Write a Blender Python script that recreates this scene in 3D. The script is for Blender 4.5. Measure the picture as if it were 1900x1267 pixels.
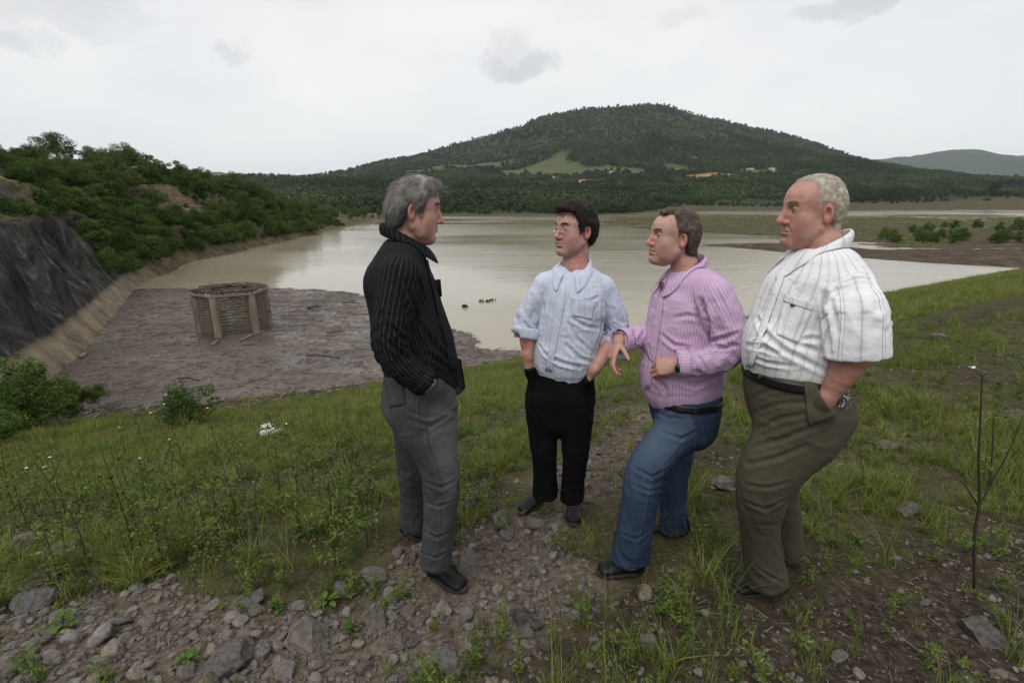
import bpy, math, random
import numpy as np
from mathutils import Vector, Matrix

random.seed(7)
RNG = np.random.default_rng(11)
SC = bpy.context.scene
COL = SC.collection
for o in list(bpy.data.objects):
    bpy.data.objects.remove(o)

# ------------------------------------------------------------------ camera
CAM_H, PITCH, FPX = 1.72, math.radians(15.7), 930.0      # eye height, downward tilt, focal length in photo pixels
cam_d = bpy.data.cameras.new('camera'); cam = bpy.data.objects.new('camera', cam_d); COL.objects.link(cam)
cam.location = (0, 0, CAM_H); cam.rotation_euler = (math.pi/2 - PITCH, 0, 0)
cam_d.sensor_width = 36; cam_d.lens = 36*FPX/1900; cam_d.clip_start = 0.05; cam_d.clip_end = 60000
SC.camera = cam

# ------------------------------------------------------------------ view and light
SC.view_settings.view_transform = 'Standard'; SC.view_settings.look = 'None'
SC.view_settings.exposure = 0.24; SC.view_settings.gamma = 1.0
SC.view_settings.use_curve_mapping = False
SC.cycles.max_bounces = 6; SC.cycles.diffuse_bounces = 3; SC.cycles.glossy_bounces = 3
SC.cycles.transmission_bounces = 4; SC.cycles.volume_bounces = 1; SC.cycles.transparent_max_bounces = 8
SC.cycles.use_denoising = True
SC.cycles.volume_step_rate = 4.0
SUN_EL, SUN_AZ = math.radians(58), math.radians(-150)     # behind and left of the camera, through thin overcast

def unit(v):
    v = np.asarray(v, float); return v/np.linalg.norm(v)
_c, _s = math.cos(PITCH), math.sin(PITCH)
def ray(px, py):
    u, v = (px-950)/FPX, -(py-633.5)/FPX
    return np.array([u, _c+v*_s, v*_c-_s])
def at_y(px, py, Y):                 # point seen at a photo position, at forward distance Y
    d = ray(px, py); return np.array([0, 0, CAM_H])+d*(Y/d[1])
def at_z(px, py, z):
    d = ray(px, py); return np.array([0, 0, CAM_H])+d*((z-CAM_H)/d[2])

# ---- node helper
class NT:
    def __init__(s, tree):
        s.t = tree; s.N = tree.nodes; s.L = tree.links; s.N.clear()
    def n(s, typ, ins=None, **kw):
        nd = s.N.new(typ)
        for k, v in kw.items(): setattr(nd, k, v)
        for k, v in (ins or {}).items(): s.put(nd.inputs[k], v)
        return nd
    def put(s, sock, v):
        if isinstance(v, bpy.types.NodeSocket): s.L.new(v, sock)
        elif isinstance(v, bpy.types.Node): s.L.new(v.outputs[0], sock)
        else:
            if hasattr(sock, 'default_value') and hasattr(sock.default_value, '__len__') and hasattr(v, '__len__') and len(sock.default_value) == 4 and len(v) == 3: v = (*v, 1)
            sock.default_value = v
    def m(s, op, a, b=0.0, c=None, clamp=False):
        nd = s.N.new('ShaderNodeMath'); nd.operation = op; nd.use_clamp = clamp
        s.put(nd.inputs[0], a); s.put(nd.inputs[1], b)
        if c is not None: s.put(nd.inputs[2], c)
        return nd.outputs[0]
    def mix(s, f, a, b, blend='MIX'):
        nd = s.N.new('ShaderNodeMix'); nd.data_type = 'RGBA'; nd.blend_type = blend
        s.put(nd.inputs[0], f); s.put(nd.inputs[6], a); s.put(nd.inputs[7], b)
        return nd.outputs[2]
    def ss(s, x, lo, hi, a=0.0, b=1.0):
        nd = s.N.new('ShaderNodeMapRange'); nd.interpolation_type = 'SMOOTHSTEP'
        s.put(nd.inputs[0], x)
        for i, v in enumerate((lo, hi, a, b)): s.put(nd.inputs[i+1], v)
        return nd.outputs[0]
    def noise(s, vec, scale, detail=3, rough=0.55, dist=0.0):
        nd = s.n('ShaderNodeTexNoise', {'Scale': scale, 'Detail': detail, 'Roughness': rough, 'Distortion': dist})
        if vec is not None: s.put(nd.inputs['Vector'], vec)
        return nd.outputs[0]
    def ramp(s, f, stops):
        nd = s.N.new('ShaderNodeValToRGB'); cr = nd.color_ramp
        while len(cr.elements) > 1: cr.elements.remove(cr.elements[-1])
        for i, (p, c) in enumerate(stops):
            e = cr.elements[0] if i == 0 else cr.elements.new(p)
            e.position = p; e.color = (*c, 1) if len(c) == 3 else c
        s.put(nd.inputs[0], f); return nd.outputs[0]
    def attr(s, name):
        return s.n('ShaderNodeAttribute', attribute_name=name)
    def mapped(s, vec, scale=(1, 1, 1), rot=(0, 0, 0), loc=(0, 0, 0)):
        return s.n('ShaderNodeMapping', {'Vector': vec, 'Scale': scale, 'Rotation': rot, 'Location': loc}).outputs[0]
    def bump(s, h, strength, dist):
        return s.n('ShaderNodeBump', {'Height': h, 'Strength': strength, 'Distance': dist}).outputs[0]

MATS = {}
def material(name, fn):
    if name in MATS: return MATS[name]
    m = bpy.data.materials.new(name); m.use_nodes = True
    t = NT(m.node_tree)
    out = t.n('ShaderNodeOutputMaterial'); b = t.n('ShaderNodeBsdfPrincipled')
    t.L.new(b.outputs[0], out.inputs[0])
    t.out = out; t.b = b
    fn(t, b); MATS[name] = m
    return m
def setb(t, b, **kw):
    names = {'col': 'Base Color', 'rough': 'Roughness', 'normal': 'Normal', 'spec': 'Specular IOR Level', 'metal': 'Metallic', 'sss': 'Subsurface Weight', 'ior': 'IOR', 'sheen': 'Sheen Weight', 'coat': 'Coat Weight'}
    for k, v in kw.items(): t.put(b.inputs[names[k]], v)

# ---- world: even overcast over a daylight sky, a few small darker clouds
w = bpy.data.worlds.new('World'); SC.world = w; w.use_nodes = True
t = NT(w.node_tree)
sky = t.n('ShaderNodeTexSky', sky_type='NISHITA', sun_disc=False, sun_elevation=SUN_EL, sun_rotation=SUN_AZ % (2*math.pi), air_density=1.0, dust_density=3.0, ozone_density=1.0)
tc = t.n('ShaderNodeTexCoord').outputs['Generated']
sep = t.n('ShaderNodeSeparateXYZ', {0: tc})
az = t.m('ARCTAN2', sep.outputs[0], sep.outputs[1]); el = t.m('ARCSINE', sep.outputs[2])
nz = t.n('ShaderNodeTexNoise', {'Vector': tc, 'Scale': 16.0, 'Detail': 4.0, 'Roughness': 0.6})
nsep = t.n('ShaderNodeSeparateColor', {0: nz.outputs[1]})
dx = t.m('MULTIPLY', t.m('SUBTRACT', nsep.outputs[0], 0.5), 0.11); dy = t.m('MULTIPLY', t.m('SUBTRACT', nsep.outputs[1], 0.5), 0.09)
az2 = t.m('ADD', az, dx); el2 = t.m('ADD', el, dy)
dark = None
for px, py, wa, we, k in [(968, 116, .080, .026, .36), (945, 88, .035, .03, .2), (110, 15, .13, .035, .22), (15, 75, .05, .025, .25), (418, 86, .04, .016, .22), (1275, 36, .05, .02, .12), (1590, 2, .09, .018, .3), (-260, 40, .1, .04, .3), (2150, 90, .1, .03, .25), (700, -160, .12, .04, .3), (1250, -240, .1, .05, .3)]:
    d = unit(ray(px, py)); a0, e0 = math.atan2(d[0], d[1]), math.asin(d[2])
    q = t.m('ADD', t.m('POWER', t.m('MULTIPLY', t.m('SUBTRACT', az2, a0), 1/wa), 2.0), t.m('POWER', t.m('MULTIPLY', t.m('SUBTRACT', el2, e0), 1/we), 2.0))
    g = t.ss(q, 0.0, 1.3, k, 0.0)
    dark = g if dark is None else t.m('MAXIMUM', dark, g)
soft = t.noise(t.mapped(tc, (1, 1, 2.2)), 2.2, 5, 0.55)
base = t.ramp(soft, [(0.30, (7.6, 7.7, 7.85)), (0.5, (8.3, 8.33, 8.35)), (0.7, (8.9, 8.88, 8.8))])
base = t.mix(t.ss(el, 0.0, 0.5, 0.0, 0.14), base, (5.0, 5.1, 5.25))
cloudy = t.mix(0.93, t.n('ShaderNodeVectorMath', {0: sky.outputs[0], 1: (1, 1, 1)}, operation='MULTIPLY').outputs[0], base)
cloudy = t.mix(dark, cloudy, (2.9, 3.0, 3.2))
bg = t.n('ShaderNodeBackground', {'Color': cloudy, 'Strength': 0.10})
wo = t.n('ShaderNodeOutputWorld', {'Surface': bg.outputs[0]})

sd = bpy.data.lights.new('sun', 'SUN'); sun = bpy.data.objects.new('sun', sd); COL.objects.link(sun)
sd.energy = 1.3; sd.angle = math.radians(40); sd.color = (1.0, 0.965, 0.92)
sv = Vector((math.sin(SUN_AZ)*math.cos(SUN_EL), math.cos(SUN_AZ)*math.cos(SUN_EL), math.sin(SUN_EL)))
sun.rotation_euler = sv.to_track_quat('Z', 'Y').to_euler()

# ------------------------------------------------------------------ mesh helpers
def props(o, label=None, cat=None, group=None, kind=None):
    for k, v in (('label', label), ('category', cat), ('group', group), ('kind', kind)):
        if v: o[k] = v
    return o
def mesh_data(name, V, F, mats=(), smooth=True):
    me = bpy.data.meshes.new(name)
    V = np.asarray(V, np.float32)
    if isinstance(F, np.ndarray):
        nf, k = F.shape
        me.vertices.add(len(V)); me.vertices.foreach_set('co', V.ravel())
        me.loops.add(nf*k); me.loops.foreach_set('vertex_index', F.astype(np.int32).ravel())
        me.polygons.add(nf); me.polygons.foreach_set('loop_start', np.arange(0, nf*k, k, dtype=np.int32))
        me.update(calc_edges=True)
    else:
        me.from_pydata([tuple(map(float, v)) for v in V], [], F); me.update()
    if smooth: me.polygons.foreach_set('use_smooth', np.ones(len(me.polygons), bool))
    for m in (mats if isinstance(mats, (list, tuple)) else [mats]): me.materials.append(m)
    return me
def put_attr(me, name, arr, typ='FLOAT'):
    a = me.attributes.new(name, typ, 'POINT')
    if typ == 'FLOAT': a.data.foreach_set('value', np.asarray(arr, np.float32).ravel())
    else:
        arr = np.asarray(arr, np.float32)
        if arr.shape[1] == 3: arr = np.c_[arr, np.ones(len(arr), np.float32)]
        a.data.foreach_set('color', arr.ravel())
def obj(name, me, parent=None, loc=None, rot=None, scale=None):
    o = bpy.data.objects.new(name, me); COL.objects.link(o)
    if parent is not None: o.parent = parent
    if loc is not None: o.location = loc
    if rot is not None: o.rotation_euler = rot
    if scale is not None: o.scale = scale if hasattr(scale, '__len__') else (scale,)*3
    return o
def thing(name, label, cat, loc=(0, 0, 0), rz=0, group=None):
    o = bpy.data.objects.new(name, None); COL.objects.link(o); o.location = loc; o.rotation_euler = (0, 0, rz)
    o.empty_display_size = 0.1
    return props(o, label, cat, group)
class MB:                           # collects pieces into one mesh
    def __init__(s): s.V = []; s.F = []; s.n = 0
    def add(s, V, F):
        V = np.asarray(V, float); s.V.append(V); s.F += [[i+s.n for i in f] for f in F]; s.n += len(V); return s
    def box(s, c, size, R=None):
        c = np.asarray(c, float); h = np.asarray(size, float)/2
        V = np.array([[x, y, z] for x in (-1, 1) for y in (-1, 1) for z in (-1, 1)])*h
        if R is not None: V = V@np.asarray(R).T
        return s.add(V+c, [[0, 1, 3, 2], [4, 6, 7, 5], [0, 4, 5, 1], [2, 3, 7, 6], [0, 2, 6, 4], [1, 5, 7, 3]])
    def tube(s, pts, rad, n=6, caps=True):
        pts = np.asarray(pts, float); m = len(pts); rad = np.broadcast_to(rad, (m,))
        T = np.gradient(pts, axis=0); T /= np.linalg.norm(T, axis=1)[:, None]+1e-9
        ref = np.array([0, 0, 1.]) if abs(T[0][2]) < .9 else np.array([1., 0, 0])
        V = []
        for i in range(m):
            a = np.cross(T[i], ref); a /= np.linalg.norm(a)+1e-9; b = np.cross(T[i], a)
            for k in range(n):
                th = 2*math.pi*k/n; V.append(pts[i]+rad[i]*(math.cos(th)*a+math.sin(th)*b))
        F = [[i*n+k, i*n+(k+1) % n, (i+1)*n+(k+1) % n, (i+1)*n+k] for i in range(m-1) for k in range(n)]
        if caps: F += [list(range(n))[::-1], [(m-1)*n+k for k in range(n)]]
        return s.add(V, F)
    def data(s, name, mats, smooth=True):
        return mesh_data(name, np.concatenate(s.V), s.F, mats, smooth)
    def build(s, name, mats, parent=None, smooth=True, **kw):
        return obj(name, s.data(name, mats, smooth), parent, **kw)
def merge(PV, PF, pos, rot, scl, attr=None):
    """many copies of a small shape (PV verts, PF faces array) as plain arrays; rot = (N,3,3)"""
    N = len(pos); nv = len(PV)
    scl = np.asarray(scl, float)
    S = scl[:, None, None]*np.ones((1, 1, 3)) if scl.ndim == 1 else scl[:, None, :]
    V = np.einsum('nij,nvj->nvi', rot, PV[None]*S)+pos[:, None, :]
    F = (PF[None]+(np.arange(N)*nv)[:, None, None]).reshape(-1, PF.shape[1])
    return V.reshape(-1, 3), F
def rot_z(a):
    c, s_ = np.cos(a), np.sin(a); R = np.zeros((len(a), 3, 3)); R[:, 0, 0] = c; R[:, 0, 1] = -s_; R[:, 1, 0] = s_; R[:, 1, 1] = c; R[:, 2, 2] = 1
    return R
def rand_rot(n, rng):
    q = rng.normal(size=(n, 4)); q /= np.linalg.norm(q, axis=1)[:, None]; w_, x, y, z = q.T
    return np.stack([1-2*(y*y+z*z), 2*(x*y-z*w_), 2*(x*z+y*w_), 2*(x*y+z*w_), 1-2*(x*x+z*z), 2*(y*z-x*w_), 2*(x*z-y*w_), 2*(y*z+x*w_), 1-2*(x*x+y*y)], 1).reshape(n, 3, 3)

def smst(x, a, b):
    u = np.clip((x-a)/(b-a), 0, 1); return u*u*(3-2*u)
_PERM = np.random.default_rng(5).permutation(512).astype(np.int64)
_GR = np.random.default_rng(6).normal(size=(512, 3)); _GR /= np.linalg.norm(_GR, axis=1)[:, None]
_GR = _GR.astype(np.float32)
def pn(P, seed=0):                 # gradient noise, about -1..1
    P = np.asarray(P, np.float32)+np.float32(seed*17.31)
    I = np.floor(P).astype(np.int64); f = P-I; I &= 511
    u = f*f*f*(f*(f*6-15)+10)
    out = 0
    for dx in (0, 1):
        for dy in (0, 1):
            for dz in (0, 1):
                h = _PERM[(_PERM[(_PERM[(I[:, 0]+dx) & 511]+I[:, 1]+dy) & 511]+I[:, 2]+dz) & 511]
                g = _GR[h]; d = ((f-np.array([dx, dy, dz], np.float32))*g).sum(1)
                wx = u[:, 0] if dx else 1-u[:, 0]; wy = u[:, 1] if dy else 1-u[:, 1]; wz = u[:, 2] if dz else 1-u[:, 2]
                out = out+d*wx*wy*wz
    return out*1.6
def fbm(P, oct=4, seed=0, gain=0.5):
    a, s_, o = 1.0, 1.0, 0
    for i in range(oct):
        o = o+a*pn(np.asarray(P)*s_, seed+i*3); a *= gain; s_ *= 2.03
    return o
def xy0(x, y): return np.stack([x, y, np.zeros_like(x)], -1)
# ------------------------------------------------------------------ the lie of the land
WZ = -6.5                                         # water level
def softplus(u, k): return k*np.logaddexp(0, u/k)
def interp(x, pts):
    p = np.array(pts, float); return np.interp(x, p[:, 0], p[:, 1])
def bank_x(y):                                    # left shore, x of the toe
    return interp(y, [(-40, -4), (-10, -9), (0, -12), (10, -16), (27, -23.9), (52, -38.5), (68, -43.7), (119, -49), (170, -53), (247, -59), (330, -80), (450, -160)])
def dam_z(x, y):
    s = -.5*x+.866*y
    z = -.333*softplus(s-2.7, .7)
    z = z+.10*softplus(-x-6.5, 1.0)*smst(26-y, 0, 10)
    P = xy0(x, y)
    r = np.hypot(x, y)
    z = z+.05*fbm(P*.55, 3, 1)+.10*fbm(P*.16, 2, 4)*smst(r, 4, 12)+.018*fbm(P*2.1, 3, 2)*smst(40-r, 0, 30)+.007*fbm(P*9, 2, 3)*smst(10-r, 0, 8)
    return z
def poly_sd(x, y, poly):                          # signed distance, positive inside
    poly = np.asarray(poly, float); P = np.stack([x, y], -1)
    d = np.full(len(x), 1e9); inside = np.zeros(len(x), bool)
    for i in range(len(poly)):
        a, b = poly[i], poly[(i+1) % len(poly)]
        ab = b-a; t_ = np.clip(((P-a)@ab)/(ab@ab+1e-9), 0, 1)
        d = np.minimum(d, np.linalg.norm(P-a-t_[:, None]*ab, axis=1))
        c = ((a[1] > y) != (b[1] > y)) & (x < (b[0]-a[0])*(y-a[1])/(b[1]-a[1]+1e-12)+a[0])
        inside ^= c
    return np.where(inside, d, -d)
def line_d(x, y, pts):
    P = np.stack([x, y], -1); d = np.full(len(x), 1e9)
    for a, b in zip(pts[:-1], pts[1:]):
        a = np.asarray(a[:2], float); b = np.asarray(b[:2], float); ab = b-a
        t_ = np.clip(((P-a)@ab)/(ab@ab+1e-9), 0, 1)
        d = np.minimum(d, np.linalg.norm(P-a-t_[:, None]*ab, axis=1))
    return d
def on_water(L): return [at_z(px, py, WZ)[:2] for px, py in L]
SPIT = on_water([(1288, 456), (1400, 463), (1500, 471), (1600, 479), (1700, 488), (1800, 493), (1905, 498), (2300, 505), (2300, 460), (1905, 460), (1780, 463), (1695, 463), (1640, 466), (1590, 462), (1450, 455), (1340, 452)])
FLAT = on_water([(1125, 409), (1180, 404), (1300, 402), (1440, 400), (1600, 402), (1720, 404), (1905, 404), (2300, 404), (2300, 462), (1905, 462), (1740, 461), (1690, 455), (1590, 450), (1480, 445), (1440, 440), (1300, 431), (1200, 425), (1120, 419)])
BERM = on_water([(1640, 437), (1700, 428), (1800, 425), (1905, 425), (2300, 425), (2300, 450), (1905, 448), (1800, 446), (1700, 442)])
MATP = on_water([(60, 660), (120, 602), (190, 546), (262, 536), (345, 537), (500, 536), (600, 538), (668, 545), (730, 566), (800, 592), (845, 613), (900, 638), (975, 664), (1000, 700), (700, 800), (400, 830), (150, 800), (20, 730)])
FAR = np.array([at_z(px, py, WZ)[:2] for px, py in [(480, 412), (560, 404), (720, 402), (850, 401.5), (1000, 400), (1110, 400.5), (1180, 399), (1240, 393), (1300, 391), (1450, 390.5), (1560, 390), (1700, 389), (1900, 388), (2300, 388)]])
FAR = FAR[np.argsort(FAR[:, 0])]
def far_y(x): return np.interp(x, FAR[:, 0], FAR[:, 1])
def valley_z(x, y):
    P = xy0(x, y)
    z = np.full(len(x), -8.6)
    near = (y > 60) & (y < 420)
    if near.any():
        xs, ys = x[near], y[near]; n = fbm(xy0(xs, ys)*.06, 4, 9)
        v = np.full(len(xs), -8.6)
        for pol, hmax, sl in ((SPIT, .75, .10), (FLAT, .13, .02), (BERM, 1.8, .10)):
            sd_ = poly_sd(xs, ys, pol)+n*2.2
            v = np.maximum(v, WZ+np.clip(sd_*sl, -1.5, hmax)+(.26*fbm(xy0(xs*.035, ys*.11), 3, 17) if pol is FLAT else .10*n))
        z[near] = v
    df = y-far_y(x)+6*fbm(P*.012, 3, 12)
    zf = WZ+np.clip(df*.05, -2, .5)+42*smst(y, 330, 1100)+(y > 330)*fbm(P*.006, 3, 14)*9*smst(y, 330, 700)
    return np.where(df > -30, np.maximum(z, zf), z)
def ground_z(x, y):
    x = np.atleast_1d(np.asarray(x, float)); y = np.atleast_1d(np.asarray(y, float))
    v = np.full(len(x), -8.6); far = y > 45; v[far] = valley_z(x[far], y[far]) if far.any() else 0
    back = (-.5*x+.866*y) < 45; z = np.full(len(x), -99.); z[back] = dam_z(x[back], y[back]) if back.any() else 0
    return np.maximum(z, v)
def gz(x, y): return float(ground_z([x], [y])[0])
def on_ground(px, py):
    z = 0.0
    for _ in range(5):
        p = at_z(px, py, z); z = gz(p[0], p[1])
    return np.array([p[0], p[1], z])
# zones of the near slope
PATH = [on_ground(*q) for q in [(1190, 770), (1120, 850), (1060, 930), (1000, 1010), (900, 1075), (760, 1150), (560, 1200), (330, 1190), (100, 1250), (-200, 1300)]]
def zones(x, y):
    P = xy0(x, y); n = fbm(P*1.3, 3, 21); n2 = fbm(P*.35, 3, 22); n3 = fbm(P*3.2, 3, 23)
    d = line_d(x, y, PATH)
    wid = np.interp(y, [0.8, 1.6, 2.2, 3.5, 5], [.55, .42, .28, .20, .08])
    path = smst(wid+.26*n+.20*n3-d, -.18, .18)
    right = smst(x-.55*(y-1.0)+.25*n, .35, .9)*smst(2.9-y+.6*n2+.3*n, 0, .9)      # litter, thin grass
    s = -.5*x+.866*y
    shore = smst(s+1.2*n2-.10*np.clip(x-8, 0, 40), 16.6, 18.8)*(s < 40)
    stony = smst(fbm(P*.55, 3, 24), .15, .55)*smst(s, 2.2, 4)*smst(x, 0, 2)*.9
    bare = smst(fbm(P*.9, 3, 27)+.15*n3, .22, .5)*.8
    return path, right, shore, np.maximum(stony, bare*smst(6-s, 0, 2))

# ground: one sheet from under the camera to the horizon, finer where it is near
ang = np.unique(np.concatenate([np.linspace(-62, 62, 430), np.linspace(62, 298, 60)]))
ang = ang[:-1] if ang[-1]-ang[0] >= 360 else ang
rad = np.concatenate([[0.0, .3, .6], np.geomspace(.8, 14, 210), np.geomspace(14.6, 420, 150), np.geomspace(440, 9000, 50)])
A, R_ = np.meshgrid(np.radians(ang), rad); X = (R_*np.sin(A)).ravel(); Y = (R_*np.cos(A)).ravel()
Z = ground_z(X, Y)
na, nr = len(ang), len(rad)
idx = np.arange(na*nr).reshape(nr, na)
q = np.stack([idx[:-1, :-1], idx[:-1, 1:], idx[1:, 1:], idx[1:, :-1]], -1).reshape(-1, 4)
qc = np.stack([idx[:-1, -1], idx[:-1, 0], idx[1:, 0], idx[1:, -1]], -1).reshape(-1, 4)
F = np.concatenate([q, qc])[:, ::-1]
path, right, shore, stony = zones(X, Y)
far_land = smst(Y-.2*X, 52, 60)

def g_mat(t, b):
    pos = t.n('ShaderNodeNewGeometry').outputs['Position']
    n1 = t.noise(pos, 3.0, 6, .65); n2 = t.noise(pos, 22.0, 5, .65); n3 = t.noise(pos, .35, 4, .55)
    sep = t.n('ShaderNodeSeparateColor', {0: t.attr('zone').outputs[0]})
    sep2 = t.n('ShaderNodeSeparateColor', {0: t.attr('zoneb').outputs[0]})
    grass = t.ramp(n1, [(.3, (.032, .032, .014)), (.5, (.056, .060, .022)), (.72, (.090, .092, .036))])
    grass = t.mix(t.ss(n2, .42, .6, 0, .85), grass, t.ramp(t.noise(pos, 48, 4, .7), [(.35, (.030, .022, .014)), (.55, (.080, .062, .040)), (.7, (.15, .125, .085))]))
    litter = t.ramp(n2, [(.3, (.018, .014, .010)), (.5, (.046, .036, .026)), (.7, (.095, .076, .056))])
    gravel = t.ramp(n2, [(.3, (.052, .040, .030)), (.5, (.125, .098, .075)), (.72, (.21, .175, .14))])
    gravel = t.mix(t.ss(n1, .42, .6, 0, .5), gravel, (.085, .065, .048))
    mud = t.ramp(n2, [(.3, (.045, .030, .020)), (.6, (.10, .071, .048)), (.8, (.16, .12, .085))])
    fl = t.ramp(t.noise(pos, .09, 6, .65), [(.35, (.080, .062, .040)), (.5, (.074, .062, .036)), (.66, (.056, .058, .026))])
    woods = t.ramp(t.noise(pos, .02, 6, .65), [(.35, (.012, .020, .008)), (.5, (.022, .038, .014)), (.66, (.045, .058, .022))])
    c = t.mix(sep.outputs[1], grass, litter); c = t.mix(sep2.outputs[0], c, litter)
    c = t.mix(sep.outputs[0], c, gravel); c = t.mix(sep.outputs[2], c, mud)
    c = t.mix(sep2.outputs[1], c, fl)
    c = t.mix(t.attr('wood').outputs['Fac'], c, woods)
    mudm = t.attr('spit').outputs['Fac']
    c = t.mix(mudm, c, t.ramp(t.noise(t.mapped(pos, (1, 1, 6)), .5, 6, .7), [(.3, (.035, .028, .020)), (.55, (.080, .062, .044)), (.75, (.13, .105, .078))]))
    bl = t.bump(t.m('ADD', n2, t.m('MULTIPLY', t.noise(pos, 70, 3, .6), .5)), .55, .02)
    setb(t, b, col=c, rough=.95, spec=.06, normal=bl)
M_ground = material('ground', g_mat)
me = mesh_data('ground', np.c_[X, Y, Z], F, M_ground)
put_attr(me, 'zone', np.c_[path, right, shore], 'FLOAT_COLOR'); put_attr(me, 'zoneb', np.c_[stony, far_land, 0*path], 'FLOAT_COLOR')
put_attr(me, 'wood', smst(Y-far_y(X), 12, 60))
sp = np.zeros(len(X)); sel = (Y > 60) & (Y < 420) & (np.abs(X) < 700)
spd = poly_sd(X[sel], Y[sel], SPIT); zz = Z[sel]
sp[sel] = np.maximum(smst(spd, -4, 1), smst(WZ+.22-zz, 0, .15)*.8)
put_attr(me, 'spit', sp)
GROUND = props(obj('ground', me), kind='structure')

# ---- reservoir water
def w_mat(t, b):
    pos = t.n('ShaderNodeNewGeometry').outputs['Position']
    sep = t.n('ShaderNodeSeparateXYZ', {0: pos})
    wv = t.noise(t.mapped(pos, (.55, 1.2, 1)), 1.5, 4, .6); wl = t.noise(t.mapped(pos, (.25, .8, 1)), .22, 4, .6)
    calm = t.ss(t.noise(t.mapped(pos, (.012, .035, 1)), 1.0, 4, .55), .42, .6)
    h = t.m('ADD', t.m('MULTIPLY', wv, .03), t.m('MULTIPLY', wl, .09))
    c = t.mix(t.noise(pos, .04, 4, .5), (.27, .235, .165), (.34, .305, .235))
    setb(t, b, col=c, rough=t.m('ADD', t.m('MULTIPLY', calm, .10), .06), ior=1.333, normal=t.bump(h, t.m('ADD', t.m('MULTIPLY', calm, .5), .25), 1.0))
M_water = material('water', w_mat)
gx = np.linspace(-190, 900, 12); gy = np.concatenate([np.linspace(5, 430, 10), [700]])
Xw, Yw = np.meshgrid(gx, gy); iw = np.arange(Xw.size).reshape(Xw.shape)
Fw = np.stack([iw[:-1, :-1], iw[:-1, 1:], iw[1:, 1:], iw[1:, :-1]], -1).reshape(-1, 4)
props(obj('water', mesh_data('water', np.c_[Xw.ravel(), Yw.ravel(), np.full(Xw.size, WZ)], Fw, M_water)), kind='structure')

# ---- left hillside: sprayed-concrete cliff near the dam, wooded bank beyond
def top_h(y): return interp(y, [(-20, 5.9), (20, 5.9), (60, 5.8), (95, 5.4), (125, 1.8), (160, -2.4), (200, -4.4), (250, -5.3), (420, -5.0)])
CL = [(-4, -10), (0, -6.7), (1.15, -5.3), (1.3, -5.25), (4.4, .3), (6.2, .8), (8.6, 3.2), (10.6, 3.9), (12.2, 6.2), (60, 6.2)]
NP_ = [(-4, -.25), (0, 0), (2, .16), (3.2, .40), (7, .62), (8.5, .80), (13, .93), (20, 1.0), (60, 1.05)]
tv = np.concatenate([np.linspace(-30, 6, 30), np.linspace(6.4, 66, 170), np.linspace(66.6, 140, 100), np.linspace(142, 440, 90)])
ev = np.concatenate([np.linspace(-4, 13, 86), np.linspace(13.6, 60, 40)])
def hill_pt(y, e):
    cw = 1-smst(y+2.5*pn(xy0(y*.3, e*.4), 3), 48, 60)
    zc = interp(e, CL); zn = WZ+(top_h(y)-WZ)*interp(e, NP_)
    z = cw*zc+(1-cw)*zn
    x = bank_x(y)-e
    dx_ = fbm(np.stack([y*.42, e*.12, 0*y], -1), 4, 31)*1.9*cw*smst(e, 1.4, 3)+fbm(np.stack([y*1.6, e*.25, 0*y+3], -1), 3, 34)*.6*cw*smst(e, 1.6, 3)
    dz = fbm(np.stack([y*.12, e*.2, 0*y], -1), 4, 32)*1.1*(1-cw)*smst(e, .5, 4)+.18*fbm(np.stack([y*.7, e*.7, 0*y], -1), 3, 33)*smst(e, -1, 1)
    dx_ = dx_+(1-cw)*1.5*fbm(np.stack([y*.08, 0*y, e*.05], -1), 3, 36)
    return x+dx_, y, z+dz, cw
TT, EE = np.meshgrid(tv, ev); hx, hy, hz, hcw = hill_pt(TT.ravel(), EE.ravel())
ih = np.arange(TT.size).reshape(TT.shape)
Fh = np.stack([ih[:-1, :-1], ih[1:, :-1], ih[1:, 1:], ih[:-1, 1:]], -1).reshape(-1, 4)
def h_mat(t, b):
    pos = t.n('ShaderNodeNewGeometry').outputs['Position']
    sep = t.n('ShaderNodeSeparateColor', {0: t.attr('zone').outputs[0]})
    st = t.noise(t.mapped(pos, (1.0, 1.0, .16)), 1.3, 7, .68, .6); n1 = t.noise(pos, .8, 5, .6); n2 = t.noise(pos, 5, 4, .6)
    shot = t.ramp(st, [(.32, (.010, .010, .009)), (.45, (.028, .027, .025)), (.58, (.062, .059, .055)), (.70, (.17, .163, .152)), (.85, (.28, .27, .255))]); shot = t.mix(t.ss(n1, .5, .7, 0, .35), shot, (.060, .050, .036))
    conc = t.ramp(n1, [(.3, (.11, .084, .060)), (.5, (.21, .168, .122)), (.7, (.29, .24, .178))])
    conc = t.mix(t.ss(st, .5, .75, 0, .5), conc, (.12, .10, .075))
    earth = t.ramp(t.noise(pos, .7, 6, .7), [(.3, (.036, .031, .018)), (.5, (.105, .083, .050)), (.7, (.21, .155, .09))])
    green = t.ramp(n2, [(.3, (.020, .030, .009)), (.5, (.040, .058, .016)), (.7, (.075, .092, .030))])
    c = t.mix(t.ss(n1, .40, .55), green, earth)
    c = t.mix(sep.outputs[2], c, earth)
    c = t.mix(sep.outputs[0], c, shot); c = t.mix(sep.outputs[1], c, conc)
    setb(t, b, col=c, rough=.92, spec=.1, normal=t.bump(t.m('ADD', st, t.m('MULTIPLY', n2, .4)), .7, .25))
M_hill = material('hillside', h_mat)
me = mesh_data('hillside', np.c_[hx, hy, hz], Fh, M_hill)
e_, y_ = EE.ravel(), TT.ravel()
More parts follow.
